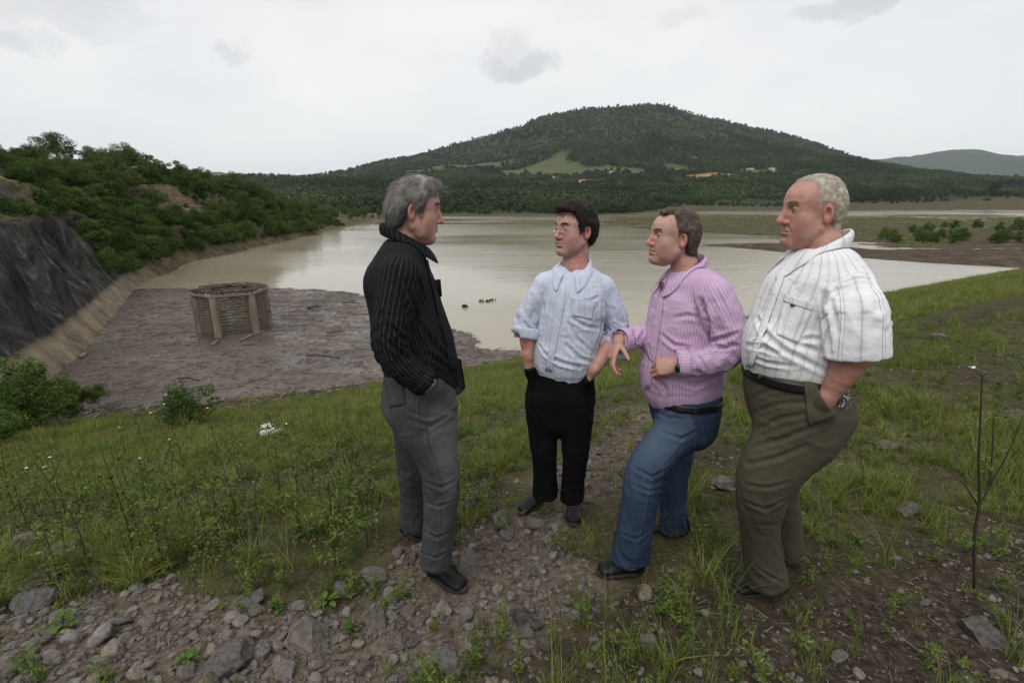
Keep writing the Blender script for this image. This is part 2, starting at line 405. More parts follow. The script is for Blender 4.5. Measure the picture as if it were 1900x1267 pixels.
shotm = hcw*smst(e_, 1.1, 1.35)*np.maximum.reduce([smst(5.0+.6*pn(xy0(y_*.4, e_*0), 41)-e_, -.3, .3), smst(e_, 6.2, 6.8)*smst(9.0-e_, 0, .5)*smst(44-y_, 0, 6), smst(e_, 10.4, 10.9)*smst(12.6-e_, 0, .4)*smst(62-y_, 0, 3)])
toe = hcw*smst(e_, -3, -2.5)*smst(1.22-e_, -.1, .1)
rock = (1-hcw)*np.maximum(np.maximum(smst(2.2-e_, -.6, .6), smst(y_, 60, 66)*smst(94-y_, 0, 6)*smst(e_, 3.4, 5)*smst(12.5-e_, 0, 1.5)), smst(fbm(xy0(y_*.10, e_*.35), 3, 44), .25, .5))
put_attr(me, 'zone', np.c_[shotm, toe, rock], 'FLOAT_COLOR')
props(obj('hillside', me), kind='structure')
def hill_at(y, e):
    a = hill_pt(np.array([float(y)]), np.array([float(e)])); return np.array([a[0][0], a[1][0], a[2][0]])

# ---- mountains
def ridge_table(L, Y): return np.array([at_y(px, py, Y)[[0, 2]] for px, py in L])
MT = ridge_table([(-700, 372), (300, 368), (480, 352), (560, 340), (596, 335), (606, 324), (632, 319), (657, 319), (667, 311), (717, 298), (775, 291), (810, 280), (868, 265), (904, 258), (936, 247), (968, 240), (982, 229), (1007, 221), (1079, 206), (1133, 201), (1204, 194), (1241, 195), (1291, 209), (1352, 223), (1410, 235), (1449, 243), (1488, 254), (1524, 268), (1538, 281), (1563, 288), (1592, 296), (1617, 298), (1650, 306), (1685, 317), (1721, 325), (1793, 328), (1900, 331), (2300, 345), (2900, 366)], 2000.0)
def mount_z(x, y):
    yr = 2000+120*pn(xy0(x*.0011, x*0), 51)
    H = np.interp(x, MT[:, 0], MT[:, 1])
    u = (y-640)/(yr-640); P = xy0(x, y)
    p = np.where(u < 1, np.clip(u, 0, 1)**1.25, np.clip(1-(u-1)*1.1, 0, 1))
    spur = np.abs(pn(xy0(x*.0040+.25*pn(xy0(x*.002, y*.002), 8), y*.0007), 53))
    ridge = 1-.48*spur*np.clip(4*p*(1-p), 0, 1)
    z = -12+(H+14)*p*ridge+fbm(P*.009, 3, 55)*9*np.clip(4*p*(1-p), 0, 1)
    return z
gx = np.linspace(-3600, 5200, 330); gy = np.concatenate([np.linspace(600, 2150, 130), np.linspace(2180, 3400, 30)])
Xm, Ym = np.meshgrid(gx, gy); Zm = mount_z(Xm.ravel(), Ym.ravel()); im = np.arange(Xm.size).reshape(Xm.shape)
Fm = np.stack([im[:-1, :-1], im[:-1, 1:], im[1:, 1:], im[1:, :-1]], -1).reshape(-1, 4)
def mt_mat(t, b):
    pos = t.n('ShaderNodeNewGeometry').outputs['Position']
    n = t.noise(pos, .025, 7, .72); p = t.attr('pasture')
    c = t.ramp(n, [(.32, (.010, .017, .007)), (.5, (.022, .036, .013)), (.68, (.045, .062, .022))])
    sep = t.n('ShaderNodeSeparateColor', {0: p.outputs[0]})
    c = t.mix(sep.outputs[0], c, t.mix(t.noise(pos, .03, 5, .7), (.050, .066, .026), (.105, .108, .050)))
    c = t.mix(sep.outputs[1], c, t.mix(t.noise(pos, .08, 4), (.30, .125, .055), (.36, .19, .10)))
    setb(t, b, col=c, rough=1.0, spec=.1)
M_mount = material('mountain', mt_mat)
def px_of(x, y, z):
    dz = z-CAM_H; dep = y*_c-dz*_s; return 950+FPX*x/dep, 633.5-FPX*(dz*_c+y*_s)/dep
def clearings(x, y, z):                 # pastures and raw red earth on the lower slopes
    n = fbm(xy0(x, y)*.012, 3, 61); past = np.zeros(len(x)); red = np.zeros(len(x))
    for cx, cy, wx, wy, a in CLEAR:
        d = np.hypot((x-cx)/wx, (y-cy)/wy)+.6*n
        past = np.maximum(past, smst(1.15-d, 0, .25)) if a == 0 else past
        red = np.maximum(red, smst(1.1-d, 0, .25)) if a == 1 else red
    return past, red
def mount_hit(px, py):
    d = ray(px, py)
    for Y in np.linspace(640, 2000, 300):
        p = at_y(px, py, Y); z = max(float(mount_z(np.array([p[0]]), np.array([p[1]]))[0]), gz(p[0], p[1]))
        if p[2] < z: return np.array([p[0], p[1], z])
    return at_y(px, py, 1900)
CLEAR = []
for px, py, wx, wy, a in [(1000, 312, 85, 100, 0), (900, 313, 75, 60, 0), (850, 308, 70, 45, 0), (1060, 318, 55, 50, 0), (1268, 285, 14, 110, 0), (1255, 310, 22, 70, 0), (800, 318, 60, 50, 0), (1150, 316, 40, 40, 0), (1420, 322, 50, 40, 0), (1005, 340, 30, 60, 1), (1095, 337, 42, 60, 1), (1312, 327, 36, 40, 1), (1030, 333, 10, 9, 1), (1395, 380, 0, 0, 1)]:
    if wx:
        h_ = mount_hit(px, py); CLEAR.append((h_[0], h_[1], wx, wy, a))
me = mesh_data('mountain', np.c_[Xm.ravel(), Ym.ravel(), Zm], Fm, M_mount)
pa, rd = clearings(Xm.ravel(), Ym.ravel(), Zm); put_attr(me, 'pasture', np.c_[pa, rd, 0*pa], 'FLOAT_COLOR')
props(obj('mountain', me), kind='structure')
def far_hill(name, L, Y, depth):
    T = ridge_table(L, Y); x0, x1 = T[0, 0], T[-1, 0]
    gx = np.linspace(x0, x1, 220); gy = np.linspace(Y-depth, Y+depth, 40); X_, Y_ = np.meshgrid(gx, gy); X_ = X_.ravel(); Y_ = Y_.ravel()
    u = np.clip(1-np.abs(Y_-Y)/depth, 0, 1); H = np.interp(X_, T[:, 0], T[:, 1])
    Z_ = -15+(H+15)*u**.8*(1-.25*np.abs(pn(xy0(X_*.0016, Y_*.0006), 71))*np.clip(4*u*(1-u), 0, 1))+12*fbm(xy0(X_, Y_)*.008, 3, 72)*np.clip(u*3, 0, 1)
    i_ = np.arange(len(X_)).reshape(40, 220)
    F_ = np.stack([i_[:-1, :-1], i_[:-1, 1:], i_[1:, 1:], i_[1:, :-1]], -1).reshape(-1, 4)
    m_ = mesh_data(name, np.c_[X_, Y_, Z_], F_, M_mount); put_attr(m_, 'pasture', np.zeros((len(X_), 3)), 'FLOAT_COLOR')
    props(obj(name, m_), kind='structure')
far_hill('distant_hill', [(1450, 360), (1560, 312), (1624, 294), (1667, 291), (1685, 293), (1715, 284), (1750, 278), (1793, 275), (1825, 284), (1870, 287), (1900, 287), (2050, 270), (2300, 300), (2700, 365)], 5200.0, 2000)
far_hill('distant_hill', [(-400, 368), (100, 340), (330, 318), (461, 321), (500, 322), (526, 326), (574, 335), (600, 334), (700, 352), (900, 368)], 4600.0, 1500)

# ---- haze
bm_ = MB().box((0, 0, 245), (18600, 18600, 520)); me = bm_.data('haze', [], False)
hm = bpy.data.materials.new('haze'); hm.use_nodes = True; ht = NT(hm.node_tree)
ho = ht.n('ShaderNodeOutputMaterial'); hv = ht.n('ShaderNodeVolumePrincipled', {'Color': (.82, .91, 1.0, 1), 'Density': 0.00006, 'Anisotropy': 0.2})
ht.L.new(hv.outputs[0], ho.inputs['Volume']); me.materials.append(hm)
props(obj('haze', me), 'thin pale haze lying over the valley and mountain', None, kind='stuff')
# ------------------------------------------------------------------ figures: bodies and clothes as smooth closed surfaces
def smin(a, b, k):
    h = np.clip(.5+.5*(b-a)/k, 0, 1); return b+(a-b)*h-k*h*(1-h)
def smax(a, b, k): return -smin(-a, -b, k)
def sph(q, c, r): return np.linalg.norm(q-np.asarray(c, np.float32), axis=1)-r
def ell(q, c, r):
    p = q-np.asarray(c, np.float32); r = np.asarray(r, np.float32)
    k0 = np.linalg.norm(p/r, axis=1); k1 = np.linalg.norm(p/(r*r), axis=1)+1e-9
    return k0*(k0-1)/k1
def cap(q, a, b, ra, rb=None):
    rb = ra if rb is None else rb
    a = np.asarray(a, np.float32); b = np.asarray(b, np.float32); ab = b-a
    t_ = np.clip(((q-a)@ab)/(ab@ab+1e-12), 0, 1)
    return np.linalg.norm(q-a-t_[:, None]*ab, axis=1)-(ra+(rb-ra)*t_)
def crom(P, n):
    P = np.asarray(P, float); Q = np.concatenate([[2*P[0]-P[1]], P, [2*P[-1]-P[-2]]]); out = []
    for i in range(len(P)-1):
        a, b, c, d = Q[i:i+4]
        for t_ in np.linspace(0, 1, n, endpoint=False):
            out.append(.5*((2*b)+(-a+c)*t_+(2*a-5*b+4*c-d)*t_**2+(-a+3*b-3*c+d)*t_**3))
    out.append(P[-1]); return np.array(out)
class Loft:                        # smooth limb or trunk: stations (centre, half-width along side, half-depth, side)
    def __init__(s, st, n=4, endr=None):
        s.endr = endr
        A = np.array([np.concatenate([c, [rx, ry], sd_]) for c, rx, ry, sd_ in st]); A = crom(A, n).astype(np.float32)
        s.c = A[:, :3]; s.rx = A[:, 3]; s.ry = A[:, 4]; s.side = A[:, 5:8]
        s.L = np.concatenate([[0], np.cumsum(np.linalg.norm(np.diff(s.c, axis=0), axis=1))])
    def ev(s, P, full=False, grow=0.0):
        P = np.asarray(P, np.float32); best = np.full(len(P), 1e9, np.float32)
        if full: S = np.zeros(len(P)); TH = np.zeros(len(P))
        for i in range(len(s.c)-1):
            a = s.c[i]; ab = s.c[i+1]-a; l2 = ab@ab+1e-12; l = math.sqrt(l2); dr = ab/l
            t_ = np.clip(((P-a)@ab)/l2, 0, 1)
            off = P-a-t_[:, None]*ab
            sd_ = s.side[i]+s.side[i+1]; sd_ = sd_-dr*(sd_@dr); sd_ = sd_/np.linalg.norm(sd_); fw = np.cross(sd_, dr)
            rx = s.rx[i]+(s.rx[i+1]-s.rx[i])*t_+grow; ry = s.ry[i]+(s.ry[i+1]-s.ry[i])*t_+grow
            u = off@sd_; v = off@fw; w_ = off@dr; rm = np.minimum(rx, ry); re = s.endr if (s.endr and i >= len(s.c)-10) else rm
            k0 = np.sqrt((u/rx)**2+(v/ry)**2+(w_/re)**2); k1 = np.sqrt((u/rx**2)**2+(v/ry**2)**2+(w_/re**2)**2)+1e-9
            d = k0*(k0-1)/k1
            d = np.where(k0 < .3, -rm*(1-k0), d)
            m_ = d < best
            best = np.where(m_, d, best)
            if full:
                S = np.where(m_, s.L[i]+t_*l, S); TH = np.where(m_, np.arctan2(u/rx, v/ry), TH)
        return (best, S, TH) if full else best
def mesh_sdf(f, lo, hi, h):
    lo = np.asarray(lo, float); hi = np.asarray(hi, float); B = 6
    nb = np.ceil((hi-lo)/(h*B)).astype(int)+1; n = nb*B+1
    bc = np.stack(np.meshgrid(*[(np.arange(k)+.5)*B*h for k in nb], indexing='ij'), -1).reshape(-1, 3)+lo
    d0 = f(bc.astype(np.float32)); D = np.empty(n, np.float32)
    D[:-1, :-1, :-1] = np.repeat(np.repeat(np.repeat(d0.reshape(nb), B, 0), B, 1), B, 2); D[-1] = 1; D[:, -1] = 1; D[:, :, -1] = 1
    act = np.abs(d0) < B*h*1.25
    bi = np.stack(np.unravel_index(np.where(act)[0], nb), -1)*B
    off = np.stack(np.meshgrid(*[np.arange(B+1)]*3, indexing='ij'), -1).reshape(-1, 3)
    I = (bi[:, None]+off[None]).reshape(-1, 3); lin = np.unique((I[:, 0]*n[1]+I[:, 1])*n[2]+I[:, 2])
    I = np.stack(np.unravel_index(lin, n), -1)
    D.ravel()[lin] = np.concatenate([f((I[k:k+120000]*h+lo).astype(np.float32)) for k in range(0, len(I), 120000)])
    s_ = D < 0
    cnt = sum(s_[a:n[0]-1+a, b:n[1]-1+b, c:n[2]-1+c].astype(np.int8) for a in (0, 1) for b in (0, 1) for c in (0, 1))
    cell = np.stack(np.where((cnt > 0) & (cnt < 8)), -1)
    acc = np.zeros((len(cell), 3)); num = np.zeros(len(cell))
    co = [np.array(c) for c in [(0, 0, 0), (1, 0, 0), (0, 1, 0), (1, 1, 0), (0, 0, 1), (1, 0, 1), (0, 1, 1), (1, 1, 1)]]
    for a, b in [(0, 1), (2, 3), (4, 5), (6, 7), (0, 2), (1, 3), (4, 6), (5, 7), (0, 4), (1, 5), (2, 6), (3, 7)]:
        va = D[tuple((cell+co[a]).T)]; vb = D[tuple((cell+co[b]).T)]; x = (va < 0) != (vb < 0)
        t_ = np.where(x, va/(va-vb+1e-12), 0)
        acc += np.where(x[:, None], co[a]+t_[:, None]*(co[b]-co[a]), 0); num += x
    V = (cell+acc/np.maximum(num, 1)[:, None])*h+lo
    vid = np.full(n, -1, np.int64); vid[tuple(cell.T)] = np.arange(len(cell))
    FF = []
    for ax in range(3):
        o1, o2 = [(1, 2), (2, 0), (0, 1)][ax]
        sl0 = [slice(1, -1)]*3; sl1 = list(sl0); sl1[ax] = slice(2, None)
        a = s_[tuple(sl0)]; b = s_[tuple(sl1)]
        E = np.stack(np.where(a != b), -1)+1; sg = a[tuple((E-1).T)]
        e1 = np.zeros(3, int); e1[o1] = 1; e2 = np.zeros(3, int); e2[o2] = 1
        Q = np.stack([vid[tuple((E-e1-e2).T)], vid[tuple((E-e2).T)], vid[tuple(E.T)], vid[tuple((E-e1).T)]], -1)
        Q[~sg] = Q[~sg][:, ::-1]; FF.append(Q[(Q >= 0).all(1)])
    return V, np.concatenate(FF)
def vnorm(V, F):
    fn_ = np.cross(V[F[:, 2]]-V[F[:, 0]], V[F[:, 3]]-V[F[:, 1]]); N = np.zeros_like(V)
    for k in range(4): np.add.at(N, F[:, k], fn_)
    return N/(np.linalg.norm(N, axis=1)[:, None]+1e-12)
def relax(V, F, it=1, k=.5):
    E = np.concatenate([F[:, [0, 1]], F[:, [1, 2]], F[:, [2, 3]], F[:, [3, 0]]])
    for _ in range(it):
        S = np.zeros_like(V); c = np.zeros(len(V))
        np.add.at(S, E[:, 0], V[E[:, 1]]); np.add.at(c, E[:, 0], 1); V = V+(S/np.maximum(c, 1)[:, None]-V)*k
    return V
def ridged(P, seed): return 1-2.6*np.abs(pn(P, seed))
UP = np.array([0, 0, 1.])

# ---- head
def head_frame(origin, yaw, pitch=0., roll=0.):
    f = np.array([math.cos(yaw), math.sin(yaw), 0]); r = np.cross(f, UP)
    F_ = f*math.cos(pitch)-UP*math.sin(pitch); U = np.cross(r, F_)
    r2 = r*math.cos(roll)+U*math.sin(roll); U2 = np.cross(r2, F_)
    return np.asarray(origin, float), np.stack([r2, F_, U2])
def head_parts(q, hp):
    j, nz_, w_ = hp.get('jowl', 0), hp.get('nose', 1.), hp.get('wide', 1.)
    q = q.copy(); q[:, 0] = np.abs(q[:, 0])/w_
    skull = ell(q, (0, -.004, .044), (.077, .100, .090))
    skull = smin(skull, ell(q, (0, -.045, .015), (.066, .056, .065)), .03)
    fore = smin(skull, ell(q, (0, .045, .045), (.060, .055, .062)), .03)
    face = ell(q, (0, .036, -.03), (.062, .066, .080))
    d = smin(fore, face, .03)
    d = smin(d, cap(q, (.052, .004, -.05), (.020, .076, -.094), .020+.006*j, .019), .03)          # jaw
    d = smin(d, sph(q, (0, .083, -.094), .0185), .022)                                            # chin
    d = smin(d, ell(q, (.044, .056, -.018), (.023, .026, .022)), .025); d = smin(d, ell(q, (.040, .050, -.048), (.027, .034, .034)), .025)   # cheek
    if j: d = smin(d, ell(q, (.034, .036, -.070), (.033, .040, .032)), .03*j+.002); d = smin(d, ell(q, (0, .040, -.104), (.040, .040, .016+.012*j)), .015)
    d = smin(d, cap(q, (.008, .0945, .036), (.036, .082, .041), .0125, .011), .012)               # brow
    d = smin(d, ell(q, (0, .072, -.054), (.034, .030, .030)), .02)                                # muzzle
    d = smax(d, -ell(q, (.032, .105, .018), (.021, .024, .0135)), .010)                           # eye socket
    # nose
    d = smin(d, cap(q, (0, .096, .030), (0, .116*1+.008*(nz_-1), -.014), .0085, .0105*nz_), .012)
    d = smin(d, ell(q, (0, .1185+.006*(nz_-1), -.022), (.0125*nz_, .0130*nz_, .0115*nz_)), .007)
    d = smin(d, ell(q, (.0135*nz_, .105, -.026), (.009, .011, .0085)), .006)
    d = smax(d, -ell(q, (.0065, .111, -.0345), (.0042, .0065, .004)), .003)
    # fold beside the mouth, lips
    d = smax(d, -cap(q, (.021, .103, -.036), (.033, .087, -.062), .0022), .008)
    lipu = cap(q, (0, .1015, -.0515), (.022, .090, -.056), .0068, .003); lipl = cap(q, (0, .1005, -.0645), (.020, .089, -.060), .0075, .003)
    d = smin(d, smin(lipu, lipl, .002), .006)
    d = smax(d, -cap(q, (0, .1105, -.0578), (.025, .0945, -.0585), .0022+hp.get('open', 0)), .003)
    d = smax(d, -cap(q, (0, .102, -.076), (.012, .098, -.077), .004), .012)
    # eye: ball under lids
    lid = sph(q, (.032, .0815, .0165), .0152)
    slit = np.maximum(np.abs(q[:, 2]-.0150+.12*np.abs(q[:, 0]-.031))-.0030*hp.get('eye', 1), .088-q[:, 1])
    lid = smax(lid, -np.where(lid > -.004, slit, 1), .0015)
    d = smin(d, lid, .005)
    ball = sph(q, (.032, .0815, .0165), .0132)
    d = np.minimum(d, ball)
    # ear
    e = q-np.array([.0735, -.012, .004], np.float32); ca, sa = math.cos(.5), math.sin(.5)
    ex = e[:, 0]*ca+e[:, 1]*sa; ey = -e[:, 0]*sa+e[:, 1]*ca; el_ = np.stack([ex, ey, e[:, 2]-.18*ey], 1)
    ear = ell(el_, (.006, 0, 0), (.0085, .0175, .031)); rim = np.abs(np.hypot(el_[:, 1]/.019, (el_[:, 2]-.006)/.0275)-1)*.018
    ear = smin(ear, ell(el_, (.008, .004, -.024), (.007, .011, .012)), .006)
    d = smin(d, ear, .003)
    d = smax(d, -ell(el_, (.0150, .0020, .003), (.0135, .0095, .0175)), .003)
    return d, skull, ball, np.minimum(lipu, lipl), ear
HAIR = {}
def hl_field(q, knots, rec):
    y = q[:, 1]; ax = np.abs(q[:, 0])
    f = q[:, 2]-np.interp(y, [k[0] for k in knots], [k[1] for k in knots])
    if rec:
        cy, wdt, amt = rec
        f = f-amt*smst(y, cy-.012, cy+.012)*smst(ax, wdt-.012, wdt+.010)
    return f
# ---- materials for skin, hair and cloth
def skin_mat(t, b):
    a = t.attr('Col').outputs[0]; tc = t.n('ShaderNodeTexCoord').outputs['Object']
    n = t.noise(tc, 55, 4, .6); n2 = t.noise(tc, 260, 2, .5)
    c = t.mix(t.ss(n, .35, .7, 0, .45), a, t.mix(1.0, a, (1.0, .70, .63), 'MULTIPLY')); c = t.mix(t.ss(t.noise(tc, 140, 3), .5, .72, 0, .35), c, t.mix(1.0, a, (.72, .62, .60), 'MULTIPLY'))
    setb(t, b, col=c, rough=t.m('ADD', t.m('MULTIPLY', n, .2), .38), sss=.06, spec=.4, normal=t.bump(t.m('ADD', n, t.m('MULTIPLY', n2, .6)), .4, .005))
    b.inputs['Subsurface Radius'].default_value = (.012, .005, .003); b.inputs['Subsurface Scale'].default_value = .6
def hair_mat(name, lo, mid, hi):
    def f(t, b):
        v = t.attr('v').outputs['Fac']; tc = t.n('ShaderNodeTexCoord').outputs['Object']
        c = t.ramp(t.m('ADD', v, t.m('MULTIPLY', t.m('SUBTRACT', t.noise(tc, 60, 3), .5), .5)), [(.1, lo), (.5, mid), (.92, hi)])
        setb(t, b, col=c, rough=.6, spec=.2)
    return material(name, f)
def cloth_mat(name, fn, weave=900., wr=.5, rough=.85):
    def f(t, b):
        tc = t.n('ShaderNodeTexCoord').outputs['Object']
        c = fn(t, tc)
        n = t.noise(tc, 38, 4, .6); n0 = t.noise(tc, 13, 3, .55, .6)
        setb(t, b, col=c, rough=rough, spec=.10, normal=t.bump(t.m('ADD', t.m('MULTIPLY', n, .25), n0), wr, .012))
    return material(name, f)
def stripe(t, sp, wdt, off=0.0, soft=.0006):
    u = t.attr('u').outputs['Fac']
    m_ = t.m('ABSOLUTE', t.m('SUBTRACT', t.m('FRACT', t.m('ADD', t.m('MULTIPLY', u, 1/sp), off)), .5))
    return t.ss(m_, (wdt/2-soft)/sp, (wdt/2+soft)/sp, 1.0, 0.0)
M_skin = material('skin', skin_mat)
def c_black(t, tc):
    n = t.noise(tc, 12, 3); c = t.mix(n, (.006, .0065, .008), (.014, .015, .018))
    return t.mix(t.m('MULTIPLY', stripe(t, .0160, .0028), .42), c, (.075, .078, .085))
def c_blue(t, tc):
    c = t.mix(t.noise(tc, 9, 3), (.50, .55, .66), (.60, .64, .73)); c = t.mix(t.m('MULTIPLY', stripe(t, .013, .004), .45), c, (.36, .41, .58))
    return t.mix(t.m('MULTIPLY', stripe(t, .026, .005, .25), .35), c, (.72, .75, .80))
def c_pink(t, tc):
    c = t.mix(t.noise(tc, 9, 3), (.46, .30, .46), (.53, .36, .53)); return t.mix(t.m('MULTIPLY', stripe(t, .0125, .0040), .5), c, (.70, .58, .71))
def c_white(t, tc):
    c = t.mix(t.noise(tc, 8, 3), (.70, .70, .72), (.78, .78, .79))
    c = t.mix(t.m('MULTIPLY', stripe(t, .084, .0028), .6), c, (.28, .24, .38)); c = t.mix(t.m('MULTIPLY', stripe(t, .084, .0026, .09), .45), c, (.30, .29, .36))
    c = t.mix(t.m('MULTIPLY', stripe(t, .084, .0048, .5), .5), c, (.30, .29, .31)); return t.mix(t.m('MULTIPLY', stripe(t, .084, .018, .5), .16), c, (.45, .44, .45))
def denim(base, light, stitch, fade):
    def f(t, tc):
        n = t.noise(tc, 160, 3, .7); n2 = t.noise(tc, 6, 4, .6); w_ = t.attr('fade').outputs['Fac']
        c = t.mix(t.ss(n, .3, .7), [x*.7 for x in base], [x*1.3 for x in base]); c = t.mix(t.m('MULTIPLY', t.m('ADD', t.m('MULTIPLY', w_, .85), t.m('MULTIPLY', t.ss(n2, .5, .72), .25)), fade), c, light)
        s_ = t.attr('seam').outputs['Fac']
        c = t.mix(t.ss(t.m('ABSOLUTE', t.m('SUBTRACT', s_, .004)), .001, .003, .22, 0), c, stitch)
        return t.mix(t.ss(t.m('ABSOLUTE', t.m('ADD', s_, .001)), .0008, .003, .6, 0), c, [x*.4 for x in base])
    return f
M_shirt = [cloth_mat('black_pinstripe', c_black, wr=.55), cloth_mat('pale_blue_cotton', c_blue, wr=.6), cloth_mat('lilac_stripe', c_pink, wr=.6), cloth_mat('white_stripe', c_white, wr=.55)]
M_trs = [cloth_mat('grey_denim', denim((.055, .058, .060), (.16, .163, .155), (.16, .15, .13), .8), wr=.6, rough=.95),
         cloth_mat('black_denim', lambda t, tc: t.mix(t.noise(tc, 30, 3), (.0045, .0045, .005), (.009, .009, .010)), wr=.5, rough=.95),
         cloth_mat('blue_denim', denim((.030, .047, .085), (.095, .135, .20), (.17, .17, .16), .75), wr=.6, rough=.95),
         cloth_mat('olive_twill', lambda t, tc: t.mix(t.noise(tc, 18, 4), (.066, .061, .042), (.090, .084, .058)), wr=.35, rough=.85)]
M_shoe = material('black_leather', lambda t, b: setb(t, b, col=(.008, .008, .009), rough=.5, spec=.22, normal=t.bump(t.noise(None, 60, 3), .2, .004)))
M_sole = material('shoe_sole', lambda t, b: setb(t, b, col=(.030, .027, .024), rough=.85))
M_belt = material('belt_leather', lambda t, b: setb(t, b, col=(.008, .007, .007), rough=.4))
M_metal = material('bright_metal', lambda t, b: setb(t, b, col=(.55, .54, .52), rough=.3, metal=1.0))
M_button = material('button', lambda t, b: setb(t, b, col=(.62, .62, .66), rough=.35))
M_dark = material('dark_plastic', lambda t, b: setb(t, b, col=(.012, .012, .013), rough=.4))
def glass_mat(t, b):
    setb(t, b, col=(.95, .97, .97), rough=.02, ior=1.3); b.inputs['Transmission Weight'].default_value = 1.0; b.inputs['Alpha'].default_value = .22
M_lens = material('lens_glass', glass_mat)
from mathutils.bvhtree import BVHTree

def hand_sdf(wrist, D, N, thumb_side, curls, spread=.05, thumb=((.55, .62, .45), .3), size=1.0):
    """returns sdf; D towards the fingers, N out of the palm; curls = per finger joint bends (radians)"""
    D = unit(D); N = unit(N-D*np.dot(N, D)); W = np.cross(N, D)*thumb_side          # W points to the thumb
    segs = []
    for i, (wo, l0) in enumerate([(.029, .088), (.010, .094), (-.010, .090), (-.028, .080)]):
        ln = [(.043, .027, .022), (.047, .030, .023), (.043, .028, .022), (.034, .021, .020)][i]
        p = wrist+size*(D*l0+W*wo); a = 0; lat = spread*(1.5-i); d0 = unit(D+W*lat)
        rr = [.0098, .0092, .0085, .0076]
        if i == 3: rr = [x*.88 for x in rr]
        segs.append((wrist+size*(D*.03+W*wo*.7), p, .0125*size, .0112*size))
        for k in range(3):
            a += curls[i][k]; dr = d0*math.cos(a)+N*math.sin(a); q_ = p+dr*ln[k]*size
            segs.append((p, q_, rr[k]*size, rr[k+1]*size)); p = q_
    tv_, bend = thumb; p = wrist+size*(D*.022+W*.024+N*.008); d0 = unit(D*tv_[0]+W*tv_[1]+N*tv_[2]); d1 = unit(d0*math.cos(bend)+unit(D*.6-W*.5+N*.5)*math.sin(bend))
    tsegs = [(p, p+d0*.044*size, .0155*size, .0118*size), (p+d0*.044*size, p+d0*.044*size+d1*.033*size, .0115*size, .0102*size), (p+d0*.044*size+d1*.033*size, p+d0*.044*size+d1*.060*size, .0104*size, .0080*size)]
    palm = Loft([(wrist-D*.02, .029*size, .021*size, W), (wrist+D*.02*size, .033*size, .020*size, W), (wrist+D*.055*size, .041*size, .0185*size, W), (wrist+D*.088*size, .041*size, .0145*size, W)], 2)
    def f(P):
        d = palm.ev(P)
        fs = None
        for i in range(4):
            c = None
            for (a, b, ra, rb) in segs[i*4:i*4+4]:
                e = cap(P, a, b, ra, rb); c = e if c is None else smin(c, e, .003)
            fs = c if fs is None else np.minimum(fs, c)
        d = smin(d, fs, .004)
        for (a, b, ra, rb) in tsegs: d = smin(d, cap(P, a, b, ra, rb), .004)
        return d
    return f, [s_[1] for s_ in segs]+[tsegs[-1][1]]

class Shell:                      # a finished garment surface that details can be laid on
    def __init__(s, V, F): s.V = V; s.F = F; s.b = BVHTree.FromPolygons([Vector(v) for v in V], [list(map(int, f)) for f in F])
    def hit(s, px, py):
        d = Vector(unit(ray(px, py))); r = s.b.ray_cast(Vector((0, 0, CAM_H)), d)
        return (np.array(r[0]), np.array(r[1])) if r[0] is not None else None
def patch(name, shell, poly4, mat_, parent, lift=.003, n=10, u0=None, thick=.003):
    """small sheet of cloth lying on a garment; poly4 = corners TL TR BR BL as seen in the photo"""
    TL, TR, BR, BL = [np.array(p, float) for p in poly4]; V = []; ok = True
    for i in range(n+1):
        for j in range(n+1):
            a, b = j/n, i/n; p = (TL*(1-a)+TR*a)*(1-b)+(BL*(1-a)+BR*a)*b
            h_ = shell.hit(*p)
            if h_ is None: h_ = (V[-1], np.array([0, -1., 0])) if V else (at_y(p[0], p[1], 2.0), np.array([0, -1., 0]))
            V.append(h_[0]+h_[1]*lift)
    V = np.array(V); m_ = n+1
    Fq = np.array([[i*m_+j, (i+1)*m_+j, (i+1)*m_+j+1, i*m_+j+1] for i in range(n) for j in range(n)])
    V = relax(V, Fq, 2, .4)
    me = mesh_data(name, V, Fq, mat_)
    w_ = np.linalg.norm(V[n]-V[0]); put_attr(me, 'u', (np.tile(np.arange(m_)/n, m_)*w_)+(u0 or 0))
    put_attr(me, 'seam', np.full(len(V), .5)); put_attr(me, 'fade', np.zeros(len(V)))
    o = obj(name, me, parent); md = o.modifiers.new('thickness', 'SOLIDIFY'); md.thickness = thick; md.offset = 1
    return o
def lines_on(shell, L):
    out = []
    for p in L:
        h_ = shell.hit(*p)
        if h_ is not None: out.append(h_[0])
    return np.array(out)
def crease_disp(V, N, shell, creases, kk=1.7):
    disp = np.zeros(len(V))
    for pts, amp, wdt in creases:
        dense = []
        for a, b in zip(pts[:-1], pts[1:]):
            for t_ in np.linspace(0, 1, 6, endpoint=False): dense.append(np.array(a)*(1-t_)+np.array(b)*t_)
        dense.append(np.array(pts[-1])); C = lines_on(shell, dense)
        if len(C) < 2: continue
        lo, hi = C.min(0)-.08, C.max(0)+.08; sel = np.where(((V > lo) & (V < hi)).all(1))[0]
        P = V[sel]; d = np.full(len(sel), 9.); tt = np.zeros(len(sel))
        for k, (a, b) in enumerate(zip(C[:-1], C[1:])):
            ab = b-a; t_ = np.clip(((P-a)@ab)/(ab@ab+1e-12), 0, 1); e = np.linalg.norm(P-a-t_[:, None]*ab, axis=1)
            m_ = e < d; d = np.where(m_, e, d); tt = np.where(m_, (k+t_)/(len(C)-1), tt)
        wdt = wdt*.8; prof = np.exp(-np.abs(d/wdt)**1.4)-.75*np.exp(-((d-2.0*wdt)/(1.0*wdt))**2)
        disp[sel] -= kk*amp*prof*np.sin(np.pi*np.clip(tt*.9+.05, 0, 1))**.7
    return disp

